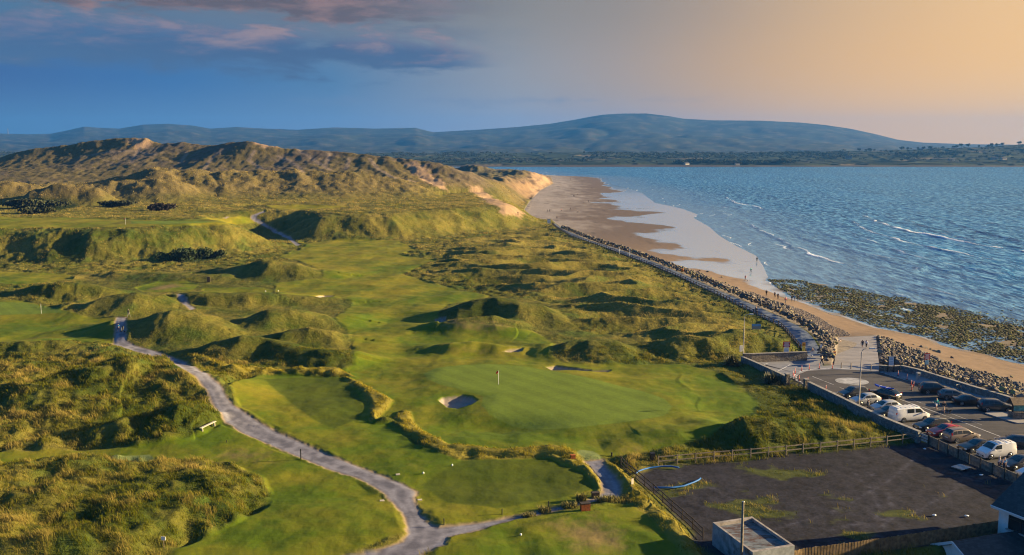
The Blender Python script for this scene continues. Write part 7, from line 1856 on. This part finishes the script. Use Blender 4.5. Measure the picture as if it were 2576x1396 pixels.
b = MB(); b.box((LW / 2 - 0.05, -0.50, E_ - 0.30), (LW + 0.95, 0.06, 0.24)); b.build('fascia', M_fascia, r1)
b = MB(); b.tube([(-0.5, -0.58, E_ - 0.20), (LW + 0.4, -0.58, E_ - 0.20)], 0.06, 8); b.build('gutter', M_fascia, r1)
M_bframe = simple_mat('brown_frame', (0.028, 0.016, 0.012), 0.5)
def window(root, x0, x1, z0, z1, nsplit=2):
    b = MB(); y = -0.03
    b.box(((x0 + x1) / 2, y, z0 + 0.04), (x1 - x0, 0.09, 0.08)); b.box(((x0 + x1) / 2, y, z1 - 0.04), (x1 - x0, 0.09, 0.08))
    for k in range(nsplit + 1): b.box((x0 + 0.04 + (x1 - x0 - 0.08) * k / nsplit, y, (z0 + z1) / 2), (0.08, 0.085, z1 - z0 - 0.16))
    b.box(((x0 + x1) / 2, y, z0 + (z1 - z0) * 0.68), (x1 - x0 - 0.1, 0.07, 0.05))
    f = b.build('window', M_bframe, root)
    b = MB(); b.box(((x0 + x1) / 2, 0.0, (z0 + z1) / 2), (x1 - x0 - 0.12, 0.03, z1 - z0 - 0.12)); b.build('pane', M_glass, f)
    b = MB(); b.box(((x0 + x1) / 2, -0.10, z0 - 0.06), (x1 - x0 + 0.3, 0.26, 0.10)); b.build('sill', simple_mat('sill_grey', (0.30, 0.29, 0.29), 0.8) if 'sill_grey' not in bpy.data.materials else bpy.data.materials['sill_grey'], f)
window(r1, 1.10, 3.7, E_ - 2.0, E_ - 0.50); window(r1, 5.6, 8.0, E_ - 2.0, E_ - 0.50)
# the lower wing, its ridge running out from the house wall
R1 = at_y(2561, 1338, float(A_[1] + d1[1] * 2.05)); zr2 = float(R1[2]); R0 = gp(2395, 1366, zr2)
ax = R0 - R1[:2]; Lw = float(np.linalg.norm(ax)); hd2 = math.atan2(ax[1], ax[0])
r2 = empty('house_wing', (R1[0], R1[1], 1.6), hd2); tag(r2, 'low white gabled house with dark slate roof in the bottom corner', 'house')
hz2 = zr2 - 1.6; hw2, drop = 2.5, 1.25
mesh_obj('wall', [(0, -hw2 + .3, 0), (Lw - .3, -hw2 + .3, 0), (Lw - .3, hw2 - .3, 0), (0, hw2 - .3, 0), (0, -hw2 + .3, hz2 - drop), (Lw - .3, -hw2 + .3, hz2 - drop), (Lw - .3, hw2 - .3, hz2 - drop), (0, hw2 - .3, hz2 - drop), (Lw - .3, 0, hz2 - .18)], [(0, 1, 5, 4), (2, 3, 7, 6), (1, 2, 6, 8, 5)], M_render, r2)
roof_plane(r2, -hw2, hz2 - drop - 0.03, 0, hz2, 0.02, Lw); roof_plane(r2, hw2, hz2 - drop - 0.03, 0, hz2, 0.02, Lw)
for s in (-1, 1):
    b = MB(); b.beam((Lw + 0.03, s * (hw2 + 0.02), hz2 - drop + 0.03), (Lw + 0.03, 0, hz2 + 0.06), 0.07, 0.26); b.build('barge_board', M_fascia, r2)
b = MB(); b.box((Lw / 2, hw2 + 0.06, hz2 - drop - 0.02), (Lw, 0.10, 0.14)); b.build('gutter', M_fascia, r2)

# ================================================================== SHRUBS
def spiky(u, v, rad, n, label, seed):
    x, y, z = hit(u, v); rr = random.Random(seed); r = empty('spiky_shrub', (x, y, z - 0.1)); tag(r, label, 'shrub')
    V, Fc = [], []
    for i in range(n):
        a = rr.uniform(0, 6.283); el = rr.uniform(0.25, 1.45); L_ = rad * rr.uniform(0.8, 1.25); w = 0.09 * rr.uniform(0.7, 1.3)
        bx, by = rr.gauss(0, rad * 0.22), rr.gauss(0, rad * 0.22)
        dxy = (math.cos(a), math.sin(a)); sd_ = (-dxy[1], dxy[0]); pts = []
        for k in range(4):
            t_ = k / 3; q = L_ * t_; h_ = q * math.sin(el) - 0.45 * L_ * t_ ** 2.5 * math.cos(el) + 0.1; g_ = q * math.cos(el)
            ww = w * (1 - t_ * 0.9); pts += [(bx + dxy[0] * g_ + sd_[0] * ww, by + dxy[1] * g_ + sd_[1] * ww, h_), (bx + dxy[0] * g_ - sd_[0] * ww, by + dxy[1] * g_ - sd_[1] * ww, h_)]
        o = len(V); V += pts; Fc += [(o + 2 * k, o + 2 * k + 1, o + 2 * k + 3, o + 2 * k + 2) for k in range(3)]
    mesh_obj('leaves', V, Fc, simple_mat('spiky_leaf', (0.055, 0.058, 0.024), 0.55, var=0.5, scale=2.5), r)
    b = MB(); b.tube([(0, 0, 0), (0.05, 0, 0.6)], [0.22, 0.12], 7); b.build('stem', M_woodd, r)
spiky(1842, 918, 1.75, 420, 'dark spiky shrub at the corner of the stone walls below the street lamp', 1)
spiky(1944, 965, 1.95, 480, 'larger dark spiky shrub beside the gate pillar', 2)
def leaf_cloud(rr, n, rx, ry, rz, size, cz=0.0):
    lobes = [(rr.uniform(-.55, .55) * rx, rr.uniform(-.55, .55) * ry, cz + rr.uniform(-.25, .5) * rz, rr.uniform(.35, .62)) for _ in range(7)]
    V, Fc = [], []
    for i in range(n):
        lx, ly, lz, lr = lobes[rr.randrange(7)]
        d = Vector((rr.gauss(0, 1), rr.gauss(0, 1), rr.gauss(0, 1))).normalized() * (rr.uniform(.45, 1.0) * lr)
        c_ = Vector((lx + d.x * rx, ly + d.y * ry, lz + d.z * rz)); s = size * rr.uniform(.6, 1.4)
        a = Vector((rr.gauss(0, 1), rr.gauss(0, 1), rr.gauss(0, 1))).normalized(); bq = a.orthogonal().normalized(); o = len(V)
        V += [tuple(c_ + bq * s), tuple(c_ + a.cross(bq) * s), tuple(c_ - bq * s * .9), tuple(c_ - a.cross(bq) * s * .7)]; Fc.append((o, o + 1, o + 2, o + 3))
    return V, Fc
M_leaf = simple_mat('shrub_leaf', (0.030, 0.050, 0.014), 0.8, var=0.5, scale=0.8)
def shrub(u, v, rx, ry, rz, n, size, label, mat, seed):
    x, y, z = hit(u, v); rr = random.Random(seed); r = empty('shrub', (x, y, z)); tag(r, label, 'shrub')
    V, Fc = leaf_cloud(rr, n, rx, ry, rz, size, rz * 0.55); mesh_obj('foliage', V, Fc, mat, r)
    b = MB()
    for k in range(3): b.tube([(0, 0, -0.2), (rr.uniform(-.3, .3) * rx, rr.uniform(-.3, .3) * ry, rz * 0.7)], [0.12, 0.05], 5)
    b.build('stem', M_woodd, r)
M_gorse = simple_mat('gorse_leaf', (0.028, 0.034, 0.014), 0.85, var=0.5, scale=0.4); M_purple = simple_mat('dark_bush', (0.022, 0.016, 0.014), 0.85, var=0.4, scale=0.6)
shrub(450, 655, 7, 3, 2.6, 1500, 0.28, 'bright green bush at the left of the row below the grassy bank', M_leaf, 5)
shrub(490, 651, 8, 3, 2.8, 1700, 0.28, 'bright green bush in the middle of the row below the grassy bank', M_leaf, 6)
shrub(540, 650, 5, 2.5, 2.2, 1100, 0.28, 'bright green bush at the right of the row below the grassy bank', M_leaf, 7)
shrub(120, 522, 19, 9, 2.8, 2600, 0.5, 'wide dark bush below the far dunes at the left', M_gorse, 8)
shrub(105, 537, 9, 6, 2.0, 1400, 0.5, 'dark bush in front of the wide one below the far dunes', M_gorse, 9)
shrub(285, 518, 11, 6, 1.9, 1500, 0.5, 'dark bush midway along the foot of the far dunes', M_gorse, 10)
shrub(404, 530, 6.5, 4, 2.4, 1300, 0.4, 'purplish dark bush at the edge of the far fairway', M_purple, 11)
# clumps of tall grass along the lower path
def tuft(u, v, n, L_, sp, label, seed, col_):
    x, y, z = hit(u, v); rr = random.Random(seed); V, Fc = [], []
    for i in range(n):
        bx, by = float(np.clip(rr.gauss(0, sp[0]), -2 * sp[0], 2 * sp[0])), float(np.clip(rr.gauss(0, sp[1]), -2 * sp[1], 2 * sp[1])); a = rr.uniform(0, 6.28); l = L_ * rr.uniform(.5, 1.15); ln = rr.uniform(.1, .8); w = .025
        dx_, dy_ = math.cos(a), math.sin(a); o = len(V); gz_ = ground(x + bx, y + by) - z
        if i == 0: bx = by = gz_ = 0.0
        for t_, h_, g_ in ((0, 0, 0), (1, .62, .25), (2, .92, .85)):
            ww = w * (1, .9, .2)[t_]; V += [(bx + dx_ * g_ * ln * l - dy_ * ww, by + dy_ * g_ * ln * l + dx_ * ww, gz_ + h_ * l * (1 - .2 * ln)), (bx + dx_ * g_ * ln * l + dy_ * ww, by + dy_ * g_ * ln * l - dx_ * ww, gz_ + h_ * l * (1 - .2 * ln))]
        Fc += [(o, o + 1, o + 3, o + 2), (o + 2, o + 3, o + 5, o + 4)]
    k = mesh_obj('grass_clump', V, Fc, col_); k.location = (x, y, z - .05); tag(k, label, 'grass clump')
M_tuft = simple_mat('clump_blades', (0.170, 0.150, 0.035), 0.85, var=0.6, scale=3)
tuft(1330, 1300, 220, .55, (.35, .25), 'dark low clump of grass at the left end of the row on the lower path', 1, M_tuft)
tuft(1370, 1288, 240, .8, (.32, .25), 'clump with tall seed heads beside the lower path', 2, M_tuft)
tuft(1432, 1277, 320, .75, (.42, .28), 'clump of tall grass just left of the orange planter', 3, M_tuft)
tuft(1462, 1262, 220, 1.1, (.25, .2), 'tall spray of grass behind the orange planter', 4, M_tuft)
tuft(1528, 1262, 600, .8, (.6, .35), 'broad clump of tall grass where the narrow path meets the lawn', 5, M_tuft)

# ================================================================== FAR SHORE: TREES, WOODS, HOUSES
def far_z(x, y):
    i = np.clip(np.searchsorted(fcols, x / y) - 1, 0, len(fcols) - 2); j = np.clip(np.searchsorted(ysf, y) - 1, 0, len(ysf) - 2)
    a = (x / y - fcols[i]) / (fcols[i + 1] - fcols[i]); b_ = (y - ysf[j]) / (ysf[j + 1] - ysf[j])
    return float((FHH[j, i] * (1 - a) + FHH[j, i + 1] * a) * (1 - b_) + (FHH[j + 1, i] * (1 - a) + FHH[j + 1, i + 1] * a) * b_)
M_crown = simple_mat('far_foliage', (0.030, 0.040, 0.018), 0.9, var=0.5, scale=0.15); M_bark = simple_mat('bark', (0.06, 0.05, 0.04), 0.9)
crowns = []; rr = random.Random(31)
for k in range(5):
    V, Fc = leaf_cloud(rr, 240, 5.5, 5.5, 4.2, 0.85, 7.0); me = bpy.data.meshes.new('crown'); me.from_pydata(V, [], Fc); me.materials.append(M_crown); me.update(); crowns.append((me, np.array(V), np.array(Fc)))
tb = MB(); tb.tube([(0, 0, -1.5), (0, 0, 3), (0.3, 0, 7)], [0.5, 0.38, 0.2], 6); tb.tube([(0, 0, 3), (1.8, 0.5, 6.5)], [0.25, 0.1], 5); tb.tube([(0, 0, 3.4), (-1.6, -0.6, 7)], [0.25, 0.1], 5)
tm = bpy.data.meshes.new('trunk'); tm.from_pydata(tb.v, [], tb.f); tm.materials.append(M_bark)
def far_tree(u, Y, s):
    x = float(uv_ratio(u)) * Y; z = far_z(x, Y)
    r = empty('tree', (x, Y, z - 0.4), rr.uniform(0, 6.28)); r.scale = (s * rr.uniform(.9, 1.4), s * rr.uniform(.9, 1.4), s); tag(r, 'dark round headed tree on the low far shore of the bay', 'tree', 'trees on the far shore')
    o = bpy.data.objects.new('crown', crowns[rr.randrange(5)][0]); link(o, r)
    o = bpy.data.objects.new('trunk', tm); link(o, r)
for u in np.linspace(1200, 2600, 90):
    far_tree(u + rr.uniform(-14, 14), rr.uniform(2120, 2950) if u < 2100 else rr.uniform(2250, 3080), rr.uniform(.5, .95))
for u in (2145, 2160, 2172, 2250, 2262, 2290, 2302, 2320, 2376, 2388, 2400, 2412, 2440, 2462, 2474, 2486, 2500, 2540, 2556, 2570): far_tree(u + rr.uniform(-3, 3), rr.uniform(2980, 3080), rr.uniform(.9, 1.5))
wood = [np.zeros((0, 3))]; wf = []; off = 0; rs = np.random.default_rng(77)
def woods(u0, u1, y0, y1, n, s0, s1):
    global off
    for _ in range(n):
        u = rs.uniform(u0, u1); Y = rs.uniform(y0, y1); x = float(uv_ratio(u)) * Y
        me, V, Fc = crowns[rs.integers(5)]; sel = rs.integers(0, len(Fc), 70); s = rs.uniform(s0, s1); a = rs.uniform(0, 6.28)
        Q_ = V[Fc[sel]].reshape(-1, 3) * s * np.array([1.6, 1.6, 0.8]); Q_[:, 2] -= 1.5 * s
        c_, s_ = math.cos(a), math.sin(a)
        w = np.stack([Q_[:, 0] * c_ - Q_[:, 1] * s_ + x, Q_[:, 0] * s_ + Q_[:, 1] * c_ + Y, Q_[:, 2] + far_z(x, Y)], -1)
        wood.append(w); wf.append(np.arange(280).reshape(-1, 4) + off); off += 280
woods(1050, 1500, 2200, 2500, 160, .7, 1.1); woods(1690, 1990, 2080, 2180, 240, .9, 1.5); woods(1480, 2120, 2500, 2950, 420, .8, 1.3); woods(-40, 1300, 2600, 3050, 420, .8, 1.3); woods(2040, 2600, 2300, 2950, 170, .7, 1.2); woods(2240, 2400, 2560, 2640, 60, 1.0, 1.4)
tag(np_mesh('far_woodland', np.concatenate(wood), np.concatenate(wf), M_crown, smooth=False), kind='stuff')
M_hw = simple_mat('far_white_wall', (0.40, 0.37, 0.34), 0.85); hwv = MB(); hwv.add([(-6, -3.5, -2), (6, -3.5, -2), (6, 3.5, -2), (-6, 3.5, -2), (-6, -3.5, 3.4), (6, -3.5, 3.4), (6, 3.5, 3.4), (-6, 3.5, 3.4), (-6, 0, 5.8), (6, 0, 5.8)], [(0, 1, 5, 4), (2, 3, 7, 6), (3, 0, 4, 8, 7), (1, 2, 6, 9, 5)])
hr = MB(); hr.add([(-6.4, -4, 3.1), (6.4, -4, 3.1), (6.4, 0, 5.9), (-6.4, 0, 5.9), (6.4, 4, 3.1), (-6.4, 4, 3.1)], [(0, 1, 2, 3), (3, 2, 4, 5)])
w0 = hwv.build('wall', M_hw); rf0 = hr.build('roof', simple_mat('far_roof', (0.05, 0.05, 0.055), 0.8)); wm, rm = w0.data, rf0.data; bpy.data.objects.remove(w0); bpy.data.objects.remove(rf0)
for u, Y, s in ((1235, 2420, 1.0), (1262, 2440, 1.2), (1325, 2500, 1.0), (1244, 2900, .9), (1720, 2075, .9), (1972, 2095, 0.9), (1845, 2060, .8), (2120, 2500, 1.3), (2375, 2350, 1.2), (2380, 2950, 1.1), (2482, 2360, 1.3), (2504, 2380, 1.1), (2300, 2940, 1.0), (2655, 2300, 1.2), (1410, 2280, 1.0)):
    x = float(uv_ratio(u)) * Y; r = empty('house', (x, Y, far_z(x, Y)), rr.uniform(-.5, .5)); r.scale = (s, s, s); tag(r, 'tiny white house among the fields of the far shore', 'house', 'white houses on the far shore')
    link(bpy.data.objects.new('wall', wm), r); link(bpy.data.objects.new('roof', rm), r)
